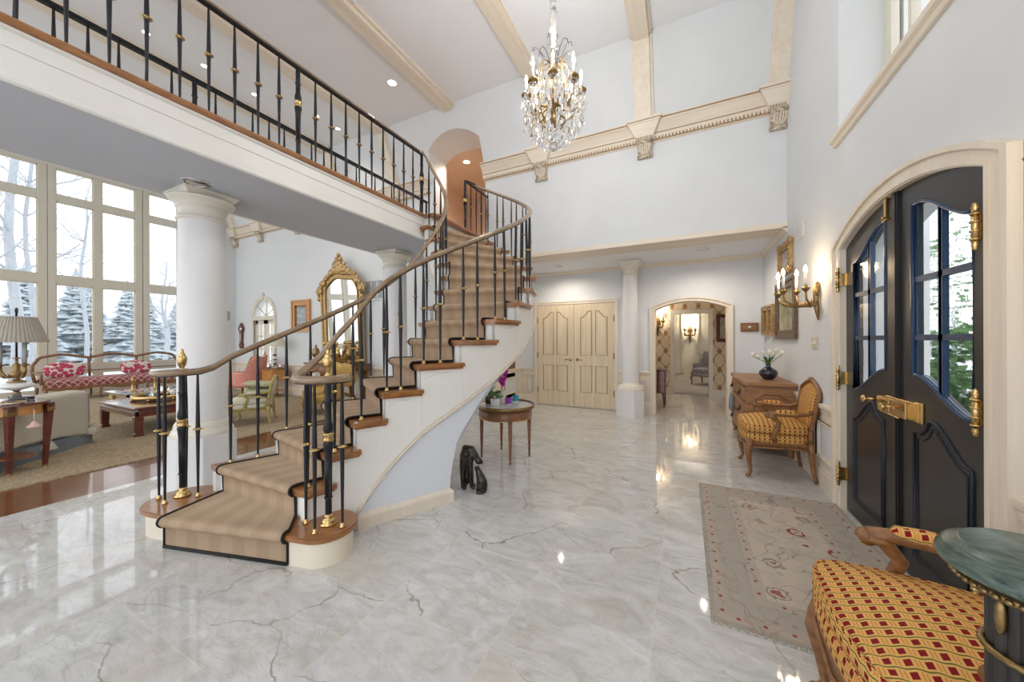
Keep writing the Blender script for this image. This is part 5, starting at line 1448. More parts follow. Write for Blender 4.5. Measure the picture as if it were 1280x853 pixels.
def on(dr, df): p = TC+RT*dr+FW*df; return p.x, p.y
x, y = on(-.12, -.05)
e = empty('plant_pot', (x, y, .622), 'white pot of round green leaves on the round marble table', 'potted plant')
b = MB(); b.lathe([(0, 0), (.05, 0), (.054, .01), (.056, .085), (.050, .088), (.046, .07), (0, .07)], (x, y, .622), 24); b.build('pot', MAT['ceramic'], e)
for i in range(9):
    a = i*2.4; b = MB(); r = .045+.008*(i % 3); b.ell((x+r*cos(a), y+r*sin(a), .622+.11+.018*(i % 4)), (.038, .034, .014), 10, 6); b.build('leaf', MAT['leaf'], e)
x, y = on(-.05, .15)
e = empty('orchid_vase', (x, y, .622), 'cream square vase of magenta orchids on the round marble table', 'vase')
b = MB(); b.lathe([(0, 0), (.050, 0), (.054, .01), (.056, .14), (.05, .15), (.045, .13), (0, .13)], (x, y, .622), 8); b.build('vase', MAT['ivory'], e)
for j, (dx, dy) in enumerate(((.03, .0), (-.02, .02))):
    b = MB(); b.tube([(x, y, .76), (x+dx*.5, y+dy, .88), (x+dx*1.5, y+dy*1.5, .99), (x+dx*2.6, y+dy*2, 1.0)], .004, 5); s = b.build('stem', MAT['leaf'], e)
    for i in range(8):
        q = .25+.75*i/7; b = MB(); cx, cy, cz = x+dx*2*q+.012*cos(i*2), y+dy*1.6*q+.012*sin(i*2), .80+.21*q
        for k in range(5):
            a = k*2*pi/5; b.ell((cx+.014*cos(a), cy+.008*sin(i+k), cz+.014*sin(a)), (.013, .010, .013), 6, 5)
        b.build('bloom', MAT['orchid'], s)
for nm, m, dr, df, lab in (('candle_jar', 'purple', .035, .0, 'purple glass candle jar on the round marble table'), ('candle_jar', 'teal', .125, .18, 'turquoise glass candle jar at the back of the round marble table')):
    x, y = on(dr, df); e = empty(nm, (x, y, .622), lab, 'candle', 'glass candle jars')
    b = MB(); b.lathe([(0, 0), (.034, 0), (.036, .004), (.036, .014), (.034, .016), (0, .016)], (x, y, .622), 20); b.build('base', MAT['ceramic'], e)
    b = MB(); b.lathe([(0, .016), (.036, .016), (.039, .022), (.039, .080), (.034, .083), (.033, .07), (0, .068)], (x, y, .622), 20); b.build('glass', MAT[m], e)
x, y = on(-.20, .10)
e = empty('potted_fern', (x, y, .624), 'dark leafy fern in a small pot at the back of the round marble table', 'potted plant')
b = MB(); b.lathe([(0, 0), (.045, 0), (.06, .08), (.055, .085), (.05, .075), (0, .075)], (x, y, .624), 20); b.build('pot', MAT['darkmarb'], e)
for i in range(22):
    a = i*2.4; l = .07+.018*(i % 4); b = MB()
    b.tube([(x, y, .70), (x+l*.4*cos(a), y+l*.4*sin(a), .78+.02*(i % 5)), (x+l*cos(a), y+l*sin(a), .79+.035*(i % 5))], [.003, .014, .002], 6, flat=.2); b.build('leaf', MAT['shrub'], e)
# dark framed doorway beyond the table
b = MB(); b.box(-3.31, -3.285, 6.30, 6.36, 0, 2.1); b.box(-3.31, -3.285, 6.80, 6.86, 0, 2.1); b.box(-3.31, -3.285, 6.30, 6.86, 2.04, 2.1); st('trim_16', b, MAT['cream'])
b = MB(); b.box(-3.305, -3.292, 6.36, 6.80, 0, 2.04); st('door_7', b, MAT['mahog'])

# ------------------------------------------------------------------ bronze animal group on the floor
SX, SY = -1.845, 2.80
e = empty('bronze_statue', (SX, SY, 0), 'dark bronze sculpture of a large animal nuzzling its cub on the marble floor', 'sculpture')
def sp(r, f, z): p = Vector((SX, SY))+RT*r+FW*f; return (p.x, p.y, z)
def organic(b, name, voxel=.007):
    o = b.build(name, MAT['statue'], e)
    md = o.modifiers.new('merge', 'REMESH'); md.mode = 'VOXEL'; md.voxel_size = voxel; md.use_smooth_shade = True
    md = o.modifiers.new('soft', 'SMOOTH'); md.iterations = 4; md.factor = .5
    return o
b = MB()
b.tube([sp(-.03, .02, .10), sp(-.035, .02, .20), sp(-.03, .02, .30), sp(-.015, .01, .37), sp(.015, 0, .36), sp(.05, -.01, .32), sp(.075, -.01, .285)], [.050, .058, .058, .052, .048, .038, .034], 12)
b.ell(sp(.095, -.015, .262), (.036, .036, .033), 12, 8); b.tube([sp(.095, -.015, .262), sp(.135, -.02, .243)], [.026, .016], 10)
b.ell(sp(-.012, .0, .17), (.045, .03, .14), 12, 8)
for f in (-.03, .03): b.tube([sp(.07, f, .29), sp(.06, f*1.6, .315)], [.014, .004], 8)
for f in (-.035, .04): 
    b.tube([sp(-.045, f, .30), sp(-.055, f, .15), sp(-.052, f, .02)], [.034, .024, .018], 10); b.ell(sp(-.04, f, .014), (.026, .022, .014), 8, 6)
for f in (-.03, .035):
    b.tube([sp(.01, f, .32), sp(.02, f, .16), sp(.028, f, .02)], [.032, .022, .016], 10); b.ell(sp(.042, f, .014), (.026, .02, .014), 8, 6)
organic(b, 'large_animal')
b = MB()
b.tube([sp(.135, -.07, .04), sp(.128, -.07, .10), sp(.108, -.06, .15), sp(.098, -.055, .185)], [.050, .047, .036, .027], 12)
b.ell(sp(.088, -.055, .20), (.028, .026, .026), 10, 8); b.tube([sp(.085, -.055, .20), sp(.060, -.045, .215)], [.018, .011], 8)
for f in (-.075, -.04): b.tube([sp(.095, f, .215), sp(.104, f-.005, .236)], [.010, .003], 6)
for f in (-.10, -.045): b.tube([sp(.105, f, .12), sp(.092, f, .06), sp(.088, f, .01)], [.018, .014, .013], 8)
b.ell(sp(.135, -.07, .022), (.05, .05, .022), 12, 6)
b.tube([sp(.16, -.08, .02), sp(.16, -.13, .012), sp(.12, -.15, .012), sp(.075, -.14, .012)], [.014, .012, .010, .007], 8)
organic(b, 'cub')

# ------------------------------------------------------------------ lobby commode, study chair
e = empty('commode', (-.66, 8.0, 0), 'small dark commode on tapering legs inside the arched opening', 'cabinet')
b = MB(); b.box(-.95, -.38, 7.75, 8.25, .30, .76); b.build('body', MAT['mahog'], e, bevel=.012)
b = MB(); b.box(-.97, -.355, 7.73, 8.27, .76, .79); b.build('top', MAT['mahog'], e, bevel=.008)
for z0, z1 in ((.33, .52), (.54, .74)):
    b = MB(); b.box(-.382, -.372, 7.80, 8.20, z0, z1); d = b.build('drawer', MAT['mahog'], e, bevel=.004)
    b = MB(); b.ell((-.362, 8.0, (z0+z1)/2), (.012, .02, .012), 8, 6); b.build('knob', MAT['brass'], d)
for x in (-.91, -.42):
    for y in (7.79, 8.21): b = MB(); b.tube([(x, y, .34), (x+.01, y, .18), (x+.02, y, .0)], [.028, .02, .014], 8); b.build('leg', MAT['mahog'], e)
def tubchair(x, y, rz, fab, wood, label, sc=1., legs=True, group=None, cushions=True, name='tub_armchair'):
    e = empty(name, (x, y, 0), label, 'armchair', group, rz)
    B = lambda mb, n, m, p=None, **k: mb.build(n, MAT[m], p or e, world=False, **k)
    k = sc
    b = MB(); b.ell((-.02*k, 0, .34*k), (.36*k, .36*k, .09*k), 24, 10, .55, .4); B(b, 'seat', fab)
    b = MB(); b.ell((-.05*k, 0, .45*k), (.33*k, .30*k, .075*k), 24, 10, .5, .6); B(b, 'seat_cushion', fab)
    b = MB(); n = 26
    def sh(u, v):                                  # wrap-round back and closed arms
        a = R(-118)+R(236)*u; w = abs(u-.5)*2
        top = lerp(1.0, .64, S((w-.36)/.22)) if w > .36 else 1.0
        top = top+.03*cos(u*pi*6)*(w < .3)
        z = lerp(.30, top, v)*k; r = (.36+.05*v*(1-w*.6))*k
        return (r*1.0*cos(a)+(.04*v)*k, r*.98*sin(a), z)
    outer = lambda u, v: sh(u, v)
    vs = []; N, M_ = 28, 8
    for side in (0, 1):
        for j in range(M_+1):
            for i in range(N+1):
                p = Vector(sh(i/N, j/M_)); 
                if side: q = Vector((p.x, p.y, 0)).normalized()*(.085*k); p = p-q
                vs.append(p)
    o_ = (N+1)*(M_+1); fs = []
    for j in range(M_):
        for i in range(N):
            a0 = j*(N+1)+i; fs.append((a0, a0+1, a0+N+2, a0+N+1)); fs.append((o_+a0, o_+a0+N+1, o_+a0+N+2, o_+a0+1))
    for i in range(N): a0 = M_*(N+1)+i; fs.append((a0, a0+1, o_+a0+1, o_+a0))
    for i in range(N): fs.append((i, o_+i, o_+i+1, i+1))
    for j in range(M_):
        a0 = j*(N+1); fs.append((a0, a0+N+1, o_+a0+N+1, o_+a0)); a0 = j*(N+1)+N; fs.append((a0, o_+a0, o_+a0+N+1, a0+N+1))
    b.add(vs, fs, True); B(b, 'backrest', fab)
    if wood:
        b = MB(); b.tube([Vector(sh(i/40, 1))-Vector((sh(i/40, 1)[0], sh(i/40, 1)[1], 0)).normalized()*(.04*k) for i in range(41)], .022*k, 8)
        for u in (0, 1): p = Vector(sh(u, 1)); q = Vector(sh(u, 0)); c = Vector((p.x, p.y, 0)).normalized()*.04*k; b.tube([p-c, (p+q)/2-c+Vector((-.03*k, 0, 0)), q-c], .020*k, 8)
        B(b, 'frame', wood)
    for lx, ly in ((-.30, -.27), (-.30, .27), (.24, -.24), (.24, .24)):
        b = MB(); s = 1 if ly > 0 else -1
        b.tube([(lx*k, ly*k, .30*k), ((lx-.02)*k, (ly+s*.015)*k, .20*k), (lx*k, ly*k, .08*k), ((lx-.015)*k, (ly+s*.01)*k, .012)], [.032*k, .03*k, .018*k, .02*k], 8); B(b, 'leg', wood or 'walnut')
    return e
tubchair(.55, 12.3, R(60), 'greybrown', None, 'grey upholstered armchair on the carpet in the far study', 1.0)
tubchair(-9.85, 4.95, R(28), 'coral', 'settee_wood', 'coral pink bergere armchair before the french door', 1.0)
tubchair(-6.35, 4.55, R(80), 'goldfabric', 'gilt', 'gold damask armchair seen through the railing below the gilt mirror', .92)
b = MB(); b.M = Matrix.Translation((-6.02, 4.72, .72)) @ Matrix.Rotation(R(26), 4, 'Z') @ Matrix.Rotation(R(14), 4, 'X'); b.ell((0, 0, 0), (.23, .085, .23), 20, 14, .55, .55)
tag(b.build('cushion', MAT['goldfabric']), 'square gold damask cushion propped up on the gold armchair', 'cushion')
b = MB(); b.M = Matrix.Translation((-9.98, 4.78, .0)) @ Matrix.Rotation(R(28), 4, 'Z')
g_ = armchair((-6.62, 3.44, 0), 'green painted armchair with pale floral seat before the wide column', R(52), 'greenpaint', 'paisley', None)
g_.scale = (1, 1, .80)
for i, (dz, rx_) in enumerate(((.55, 0), (.66, 6))):
    b = MB(); b.M = Matrix.Translation((-6.57, 3.50, dz)) @ Matrix.Rotation(R(52), 4, 'Z') @ Matrix.Rotation(R(rx_), 4, 'Y'); b.ell((0, 0, 0), (.21, .24, .045), 20, 10, .55, .7)
    tag(b.build('cushion', MAT['greencush']), ['lower sage floral cushion lying flat on the green painted armchair', 'upper sage floral cushion stacked on the green painted armchair'][i], 'cushion')
e = empty('footstool', (-10.55, 4.35, 0), 'low coral footstool in front of the coral bergere', 'stool')
b = MB(); b.ell((-10.55, 4.35, .30), (.27, .22, .10), 20, 10, .6, .5); b.build('seat', MAT['coral'], e)
for sx in (-.2, .2):
    for sy in (-.15, .15): b = MB(); b.tube([(-10.55+sx, 4.35+sy, .25), (-10.55+sx*1.05, 4.35+sy*1.05, .0)], [.025, .015], 8); b.build('leg', MAT['settee_wood'], e)

# ------------------------------------------------------------------ oval lamp table, lamp
LC = Vector((-6.67, 1.02))-FW*.10; RZ_ = atan2(RT.y, RT.x)
e = empty('lamp_table', (LC.x, LC.y, 0), 'oval inlaid mahogany lamp table at the left edge of the living room', 'table')
M0 = Matrix.Translation((LC.x, LC.y, 0)) @ rot2(RZ_)
def el(rx_, ry_, n=40): return [(rx_*cos(2*pi*i/n), ry_*sin(2*pi*i/n)) for i in range(n)]
b = MB(M0); b.prism(el(.46, .27), 'z', .725, .75, True); b.build('top', MAT['mahog'], e, bevel=.004)
b = MB(M0); b.prism(el(.41, .22), 'z', .62, .725, True); b.build('apron', MAT['honey'], e)
b = MB(M0); b.prism(el(.35, .16), 'z', .15, .172, True); b.prism(el(.365, .175), 'z', .155, .167, True); b.build('shelf', MAT['walnut'], e)
for sx in (-1, 1):
    for sy in (-1, 1):
        b = MB(M0); b.hexa([(sx*.33-.014, sy*.14-.014, .02), (sx*.33+.014, sy*.14-.014, .02), (sx*.33+.014, sy*.14+.014, .02), (sx*.33-.014, sy*.14+.014, .02)], [(sx*.36-.028, sy*.155-.028, .72), (sx*.36+.028, sy*.155-.028, .72), (sx*.36+.028, sy*.155+.028, .72), (sx*.36-.028, sy*.155+.028, .72)]); o = b.build('leg', MAT['mahog'], e)
        b = MB(M0); b.cyl((sx*.33, sy*.14, 0), (sx*.33, sy*.14, .03), .018, .024, 8); b.build('sabot', MAT['bronze'], o)
        b = MB(M0); b.box(sx*.365-.02, sx*.365+.02, sy*.155-.034, sy*.155+.034, .63, .70); b.build('mount', MAT['bronze'], o)
p_ = M0 @ Vector((.455, -.05, .69))
k = empty('tassel', tuple(p_), 'pink silk tassel hanging from the key of the oval lamp table', 'tassel', 'key tassels')
b = MB(); b.tube([p_, p_+Vector((.04, .0, .0))], .006, 6); b.lathe([(0, -.012), (.02, 0), (0, .012)], p_+Vector((.055, 0, 0)), 8); b.build('key', MAT['bronze'], k)
b = MB(); b.tube([p_+Vector((.055, 0, -.01)), p_+Vector((.055, 0, -.13))], .003, 5); b.build('cord', MAT['petal'], k)
b = MB(); b.lathe([(0, 0), (.015, -.005), (.02, -.02), (.035, -.04), (.052, -.055), (.05, -.066), (.0, -.066)], p_+Vector((.055, 0, -.125)), 14); b.build('skirt', MAT['blush'], k)
LX, LY = -6.455, 1.03
e = empty('table_lamp', (LX, LY, .75), 'candelabrum table lamp with pleated taupe shade on the oval table', 'lamp')
b = MB(); b.lathe([(0, 0), (.10, 0), (.10, .012), (.06, .03), (.035, .06), (.025, .085)], (LX, LY, .75), 24); b.build('glass_foot', MAT['clear'], e)
b = MB(); b.lathe([(.028, .085), (.034, .09), (.02, .105), (.02, .115), (.04, .13)], (LX, LY, .75), 16); b.lathe([(.06, .21), (.07, .222), (.03, .235), (.02, .26), (.05, .285), (.055, .30), (.03, .33), (.025, .36), (.03, .40), (.012, .42), (.010, .46), (.035, .475), (.0, .478)], (LX, LY, .75), 16)
for i in range(3):
    a = i*2*pi/3+.4; P = lambda r, z: (LX+r*cos(a), LY+r*sin(a), .75+z)
    b.tube([P(.02, .28), P(.07, .27), P(.10, .33), P(.10, .39)], [.02, .018, .016, .012], 8); b.lathe([(.0, 0), (.03, .008), (.036, .02), (.012, .024), (.014, .04), (0, .04)], P(.10, .385), 10)
b.build('candelabrum', MAT['bronze'], e)
b = MB(); b.lathe([(.03, .125), (.11, .155), (.13, .17), (.11, .19), (.05, .212), (0, .213)], (LX, LY, .75), 28); b.build('porcelain_bowl', MAT['ceramic'], e)
for i in range(3):
    a = i*2*pi/3+.4; c = (LX+.10*cos(a), LY+.10*sin(a)); b = MB(); b.cyl((*c, 1.17), (*c, 1.40), .014, seg=10); b.build('candle', MAT['greyplastic'], e)
b = MB(); b.tube([(LX, LY, 1.22), (LX, LY, 1.70)], .008, 8); b.tube([(LX+.03*cos(i*pi/6), LY, 1.73+.03*sin(i*pi/6)) for i in range(12)], .007, 6, closed=True); b.tube([(LX, LY, 1.66), (LX-.05, LY, 1.645)], .006, 6); b.build('key_rod', MAT['iron'], e)
b = MB(); n = 90; vs = []
for r0, z in ((.215, 1.39), (.215, 1.402), (.135, 1.655), (.135, 1.665)):
    for i in range(n): a = 2*pi*i/n; r = r0+(.004 if i % 2 else -.004); vs.append((LX+r*cos(a), LY+r*sin(a), z))
b.add(vs, [(j*n+i, j*n+(i+1) % n, (j+1)*n+(i+1) % n, (j+1)*n+i) for j in range(3) for i in range(n)]); b.build('lamp_shade', MAT['shade'], e, solid=.003)
def bits(seed):
    q = M0 @ Vector((seed[0], seed[1], .752)); return q
for lab, off, m, kind in (('small silver framed photograph lying on the oval table', (.35, -.12), 'silver', 0), ('black beaded ornamental box on the oval table beside the lamp', (.06, .15), 'darkglass', 1), ('low crystal dish on the near side of the oval table', (.02, -.17), 'clear', 2)):
    q = bits(off); nm = ('trinket_tray', 'trinket_box', 'crystal_dish')[kind]
    e2 = empty(nm, tuple(q), lab, ('tray', 'box', 'dish')[kind])
    b = MB()
    if kind == 0: b.lathe([(0, 0), (.07, 0), (.08, .006), (.085, .018), (.078, .018), (.07, .008), (0, .008)], q, 24)
    elif kind == 1: b.M = Matrix.Translation(q) @ rot2(RZ_); b.box(-.10, .10, -.035, .035, 0, .035)
    else: b.lathe([(0, 0), (.04, 0), (.05, .01), (.075, .035), (.068, .035), (.045, .014), (0, .012)], q, 20)
    b.build(('dish', 'body', 'bowl')[kind], MAT[m], e2)
    b = MB()
    if kind == 0: b.tube([q+Vector((.082*cos(i*pi/12), .082*sin(i*pi/12), .018)) for i in range(24)], .004, 5, closed=True); b.build('rim', MAT['brass'], e2)
    elif kind == 1: b.M = Matrix.Translation(q) @ rot2(RZ_); b.box(-.103, .103, -.038, .038, .035, .042); b.build('lid', MAT['silver'], e2)
    else: b.lathe([(0, .012), (.018, .014), (.022, .03), (0, .04)], q, 10); b.build('sweets', MAT['brass'], e2)

# ------------------------------------------------------------------ grey sofa seen from behind, with knitted throw
T_ = Vector((-.695, .72)); N_ = Vector((-.72, -.695)); E0 = Vector((-7.41, 1.80))   # right hand end of the back, base line
ang = atan2(-T_.y, -T_.x)                                             # local +x runs from that end along the sofa, +y into the seat
Ms = Matrix.Translation((E0.x, E0.y, 0)) @ rot2(ang)
sgn = 1 if (Ms.to_3x3() @ Vector((0, 1, 0))).xy.dot(N_) > 0 else -1
e = empty('sofa', (E0.x, E0.y, 0), 'blue grey velvet sofa seen from behind, beside the oval lamp table', 'sofa')
def MS(): return MB(Ms @ Matrix.Diagonal((1, sgn, 1, 1)))
b = MS(); b.ell((.82, .13, .40), (.86, .13, .30), 28, 14, .35, .35); b.build('backrest', MAT['greyvelvet'], e)
b = MS(); b.ell((.82, .48, .30), (.80, .46, .16), 28, 12, .3, .35); b.build('seat', MAT['greyvelvet'], e)
for nm, x in (('arm', .07), ('arm', 1.57)):
    b = MS(); b.ell((x, .50, .34), (.13, .48, .24), 20, 12, .45, .45); b.build(nm, MAT['greyvelvet'], e)
b = MS(); b.ell((.82, .50, .46), (.66, .36, .10), 24, 10, .4, .5); b.build('seat_cushion', MAT['greyvelvet'], e)
b = MS(); n = 150
path_ = [(-.04, .75), (-.05, .30), (-.035, .10), (.02, .0), (.14, -.015), (1.5, -.015), (1.66, .05), (1.69, .4)]
vs = []; tot = []
for (a0, b0), (a1, b1) in zip(path_[:-1], path_[1:]):
    l = sqrt((a1-a0)**2+(b1-b0)**2); m_ = max(2, int(l/.012))
    for i in range(m_): tot.append((lerp(a0, a1, i/m_), lerp(b0, b1, i/m_)))
for z, w in ((.0, .010), (.16, .006), (.175, .0)):
    for i, (x, y) in enumerate(tot): o_ = w*(1 if i % 2 else -1); vs.append((x, y-abs(w)*.3+o_*.6, z))
k = len(tot); b.add(vs, [(j*k+i, j*k+i+1, (j+1)*k+i+1, (j+1)*k+i) for j in range(2) for i in range(k-1)]); b.build('bullion_skirt', MAT['greyvelvet'], e, solid=.006)
th = empty('throw_blanket', (E0.x, E0.y, .5), 'ivory diamond knit throw draped over the grey sofa back', 'blanket')
b = MS(); NU, NV = 46, 30
def drape(u, v):
    x = .13+1.42*u; s_ = v*1.25
    hem = .14+.10*sin(u*3.0)*.6+.04*u
    dz = .70-hem
    wob = .010*sin(u*38)*max(0, 1-v*1.6)+.006*sin(u*17+2)
    if v < .62: t_ = v/.62; z = hem+dz*t_; y = -.022-.012*(1-t_)-wob
    elif v < .80: t_ = (v-.62)/.18; a = pi*t_; z = .70+.035*sin(a); y = -.022+.15*(1-cos(a))
    else: t_ = (v-.80)/.2; z = .70-.16*t_; y = .28+.02*t_+wob
    return (x, y, z)
b.grid(drape, NU, NV, True, lambda u, v: (u*1.42, v*1.0)); b.build('knit', MAT['knit'], th, solid=.008)
for x, y, z in ((.10, -.05, .30), (.0, .25, .30), (.72, -.05, .26)):
    b = MS(); b.lathe([(0, .0), (.010, -.01), (.028, -.02), (.034, -.04), (.022, -.055), (.045, -.09), (.075, -.155), (.07, -.165), (0, -.165)], (x, y, z), 16); b.build('tassel', MAT['knit'], th)
b = MS(); b.M = b.M @ Matrix.Translation((1.1, .52, .78)) @ Matrix.Rotation(R(-20), 4, 'X'); b.ell((0, 0, 0), (.32, .10, .20), 20, 12, .6, .6); o = b.build('cushion', MAT['knit']); tag(o, 'large ivory knit cushion on the grey sofa behind the table lamp', 'cushion')

# ------------------------------------------------------------------ long settee under the windows
e = empty('settee', (-13.35, 3.72, 0), 'long carved open back settee with crimson lattice seat under the windows', 'settee')
y0, y1 = 2.42, 5.05; xb, xf = -13.72, -13.05
b = MB(); b.M = None
b.grid(lambda u, v: (lerp(xf, xb, v)+.02*sin(u*pi*6)*(v < .01), lerp(y0+.04, y1-.04, u), .43+.10*sin(pi*min(1, max(0, v)))**.6), 40, 10, True, lambda u, v: (u*2.6, v*.66))
b.grid(lambda u, v: (xf, lerp(y0+.04, y1-.04, u), .43-.13*v+.02*v*cos(u*pi*12)), 40, 3, True, lambda u, v: (u*2.6, -v*.12))
b.build('seat', MAT['damask'], e)
b = MB()
for i in range(48):
    ya, yb = lerp(y0, y1, i/48), lerp(y0, y1, (i+1)/48); f = lambda y: .24+.03*cos((y-y0)/(y1-y0)*pi*6)
    b.hexa([(xf-.04, ya, f(ya)), (xf, ya, f(ya)), (xf, yb, f(yb)), (xf-.04, yb, f(yb))], [(xf-.04, ya, .325), (xf+.01, ya, .325), (xf+.01, yb, .325), (xf-.04, yb, .325)])
b.box(xb-.02, xb+.03, y0, y1, .32, .42); b.box(xb, xf, y0, y0+.04, .32, .42); b.box(xb, xf, y1-.04, y1, .32, .42); b.build('seat_rail', MAT['settee_wood'], e)
b = MB(); pts = []
for i in range(61):
    t_ = i/60; s3 = (t_*3) % 1; z = .985+.07*sin(pi*s3)+.02*sin(pi*s3)**8; 
    if t_ < .035: z = lerp(.82, .985, S(t_/.035))
    if t_ > .965: z = lerp(.82, .985, S((1-t_)/.035))
    pts.append((xb-.10, lerp(y0, y1, t_), z))
pts = [(xb-.01, y0+.03, .40), (xb-.06, y0-.01, .66)]+pts+[(xb-.06, y1+.01, .66), (xb-.01, y1-.03, .40)]
b.tube(pts, .032, 8)
for i in (1, 2): yq = lerp(y0, y1, i/3); b.tube([(xb-.01, yq, .38), (xb-.05, yq, .66), (xb-.10, yq, .99)], .026, 8)
for i in range(3): yq = lerp(y0, y1, (i+.5)/3); b.ell((xb-.10, yq, 1.075), (.02, .10, .022), 10, 6)
b.build('back_frame', MAT['settee_wood'], e)
b = MB(); b.tube([(xb-.05, y0, .66), (xb-.05, y1, .66)], .014, 6); b.build('lower_rail', MAT['settee_wood'], e)
for yq in (y0, y1):
    b = MB(); b.tube([(xf-.06, yq, .40), (xf-.10, yq, .52), (xf-.04, yq, .61), (xf-.10, yq, .65), (xb+.1, yq, .65), (xb-.06, yq, .69)], [.024, .02, .024, .028, .022, .02], 8); b.build('arm', MAT['settee_wood'], e)
for i in range(4):
    yq = lerp(y0+.05, y1-.05, i/3)
    for xx, d_ in ((xf-.02, .03), (xb, -.03)):
        b = MB(); b.tube([(xx, yq, .32), (xx+d_, yq, .22), (xx, yq, .10), (xx+d_*.6, yq, .013)], [.032, .03, .018, .022], 8); b.build('leg', MAT['settee_wood'], e)
for lab, yq, rr in (('crimson floral cushion at the left end of the long settee', 2.85, (.10, .33, .20)), ('crimson floral cushion in the middle of the long settee', 4.08, (.10, .31, .19))):
    b = MB(); b.M = Matrix.Translation((xb+.20, yq, .50+rr[2])) @ Matrix.Rotation(R(-14), 4, 'Y'); b.ell((0, 0, 0), rr, 24, 14, .8, .8); tag(b.build('cushion', MAT['floralcush']), lab, 'cushion', 'settee cushions')

# ------------------------------------------------------------------ mahogany coffee table with brass tray, glass table
e = empty('coffee_table', (-7.8, 2.75, 0), 'low mahogany coffee table with hoof feet on the living room carpet', 'table')
x0, x1, y0, y1 = -8.50, -7.10, 2.12, 3.32
b = MB(); b.box(x0, x1, y0, y1, .40, .43); b.build('top', MAT['mahog'], e, bevel=.008)
b = MB(); b.box(x0+.06, x1-.06, y0+.06, y1-.06, .37, .401); b.build('waist', MAT['mahog'], e)
b = MB()
for q in ((x0+.02, x1-.02, y0+.02, y0+.06), (x0+.02, x1-.02, y1-.06, y1-.02), (x0+.02, x0+.06, y0+.02, y1-.02), (x1-.06, x1-.02, y0+.02, y1-.02)): b.box(*q, .29, .37)
b.build('apron', MAT['mahog'], e, bevel=.008)
for xx in (x0+.06, x1-.06):
    for yq in (y0+.06, y1-.06):
        sx = 1 if xx > -7.8 else -1; sy = 1 if yq > 2.7 else -1; b = MB()
        sq_ = lambda c, h, z: [(c[0]-h, c[1]-h, z), (c[0]+h, c[1]-h, z), (c[0]+h, c[1]+h, z), (c[0]-h, c[1]+h, z)]
        b.hexa(sq_((xx, yq), .042, .06), sq_((xx, yq), .05, .305)); b.hexa(sq_((xx-sx*.008, yq-sy*.008), .048, .0), sq_((xx-sx*.004, yq-sy*.004), .046, .062)); b.build('leg', MAT['mahog'], e, bevel=.01)
TX, TY = -7.95, 2.72
e = empty('serving_tray', (TX, TY, .431), 'round brass galleried tray on the mahogany coffee table', 'tray')
b = MB(); b.lathe([(0, .03), (.36, .03), (.37, .035), (.0, .036)], (TX, TY, .4315), 40); b.build('mirror_plate', MAT['mirror'], e)
b = MB(); b.lathe([(.365, .018), (.38, .02), (.385, .05), (.375, .085), (.365, .085), (.368, .04)], (TX, TY, .4315), 48)
for i in range(8): a = i*pi/4; b.ell((TX+.375*cos(a), TY+.375*sin(a), .4505), (.022, .022, .018), 8, 6)
b.build('gallery', MAT['brass'], e)
ware = [(-.18, -.08, 0, 'silver', 'round silver box on the brass tray'), (.05, -.16, 1, 'clear', 'cut glass bowl on the near side of the brass tray'), (.16, .06, 2, 'clear', 'stemmed glass goblet standing on the brass tray'), (-.03, .14, 3, 'ceramic', 'white porcelain bird figurine on the brass tray'), (-.22, .12, 2, 'brass', 'slim brass candlestick on the far side of the brass tray')]
for dx, dy, kd, m, lab in ware:
    x, y, z = TX+dx, TY+dy, .470
    nm = ('silver_box', 'glass_bowl', 'goblet' if m == 'clear' else 'candlestick', 'bird_figurine')[kd]; b = MB()
    if kd == 0: b.lathe([(0, 0), (.06, 0), (.065, .01), (.065, .04), (.05, .055), (.012, .06), (.012, .07), (0, .075)], (x, y, z), 20)
    if kd == 1: b.lathe([(0, 0), (.035, 0), (.03, .012), (.08, .06), (.085, .075), (.077, .075), (.03, .02), (0, .02)], (x, y, z), 20)
    if kd == 2: b.lathe([(0, 0), (.04, 0), (.03, .008), (.01, .02), (.012, .09), (.03, .11), (.036, .17), (.032, .17), (.02, .115), (0, .11)], (x, y, z), 16)
    if kd == 3: b.ell((x, y, z+.05), (.07, .04, .045), 14, 8); b.ell((x+.06, y, z+.10), (.025, .025, .025), 10, 6); b.tube([(x+.04, y, z+.07), (x+.06, y, z+.1)], .018, 8); b.cyl((x, y, z), (x, y, z+.02), .03)
    tag(b.build(nm, MAT[m]), lab, ('box', 'bowl', 'goblet' if m == 'clear' else 'candlestick', 'figurine')[kd])
e = empty('glass_table', (-9.6, 3.2, 0), 'low glass topped table with gold legs before the settee', 'table')
b = MB(); b.box(-10.1, -9.1, 2.6, 3.9, .41, .43); b.build('glass_top', MAT['clear'], e, bevel=.004)
b = MB()
for q in ((-10.05, -9.15, 2.64, 2.68), (-10.05, -9.15, 3.82, 3.86), (-10.05, -10.01, 2.64, 3.86), (-9.19, -9.15, 2.64, 3.86)): b.box(*q, .37, .41)
b.build('frame', MAT['gilt'], e)
for xx in (-10.0, -9.2):
    for yq in (2.69, 3.25, 3.81): b = MB(); b.lathe([(0, 0), (.035, 0), (.04, .03), (.025, .06), (.03, .2), (.05, .34), (.04, .37), (0, .372)], (xx, yq, 0), 12); b.build('leg', MAT['gilt'], e)
for i, (xx, yq) in enumerate(((-9.6, 2.85), (-9.7, 3.2), (-9.5, 3.6))):
    b = MB(); b.lathe([(0, 0), (.06, 0), (.05, .015), (.015, .03), (.02, .08), (.012, .12), (.02, .20), (.035, .22), (.012, .235), (.012, .30), (0, .30)], (xx, yq, .43), 14)
    tag(b.build('candlestick', MAT['brass']), ['brass candlestick on the glass table, nearest the grey sofa', 'brass candlestick in the middle of the glass table', 'brass candlestick on the glass table nearest the wide column'][i], 'candlestick', 'glass table candlesticks')

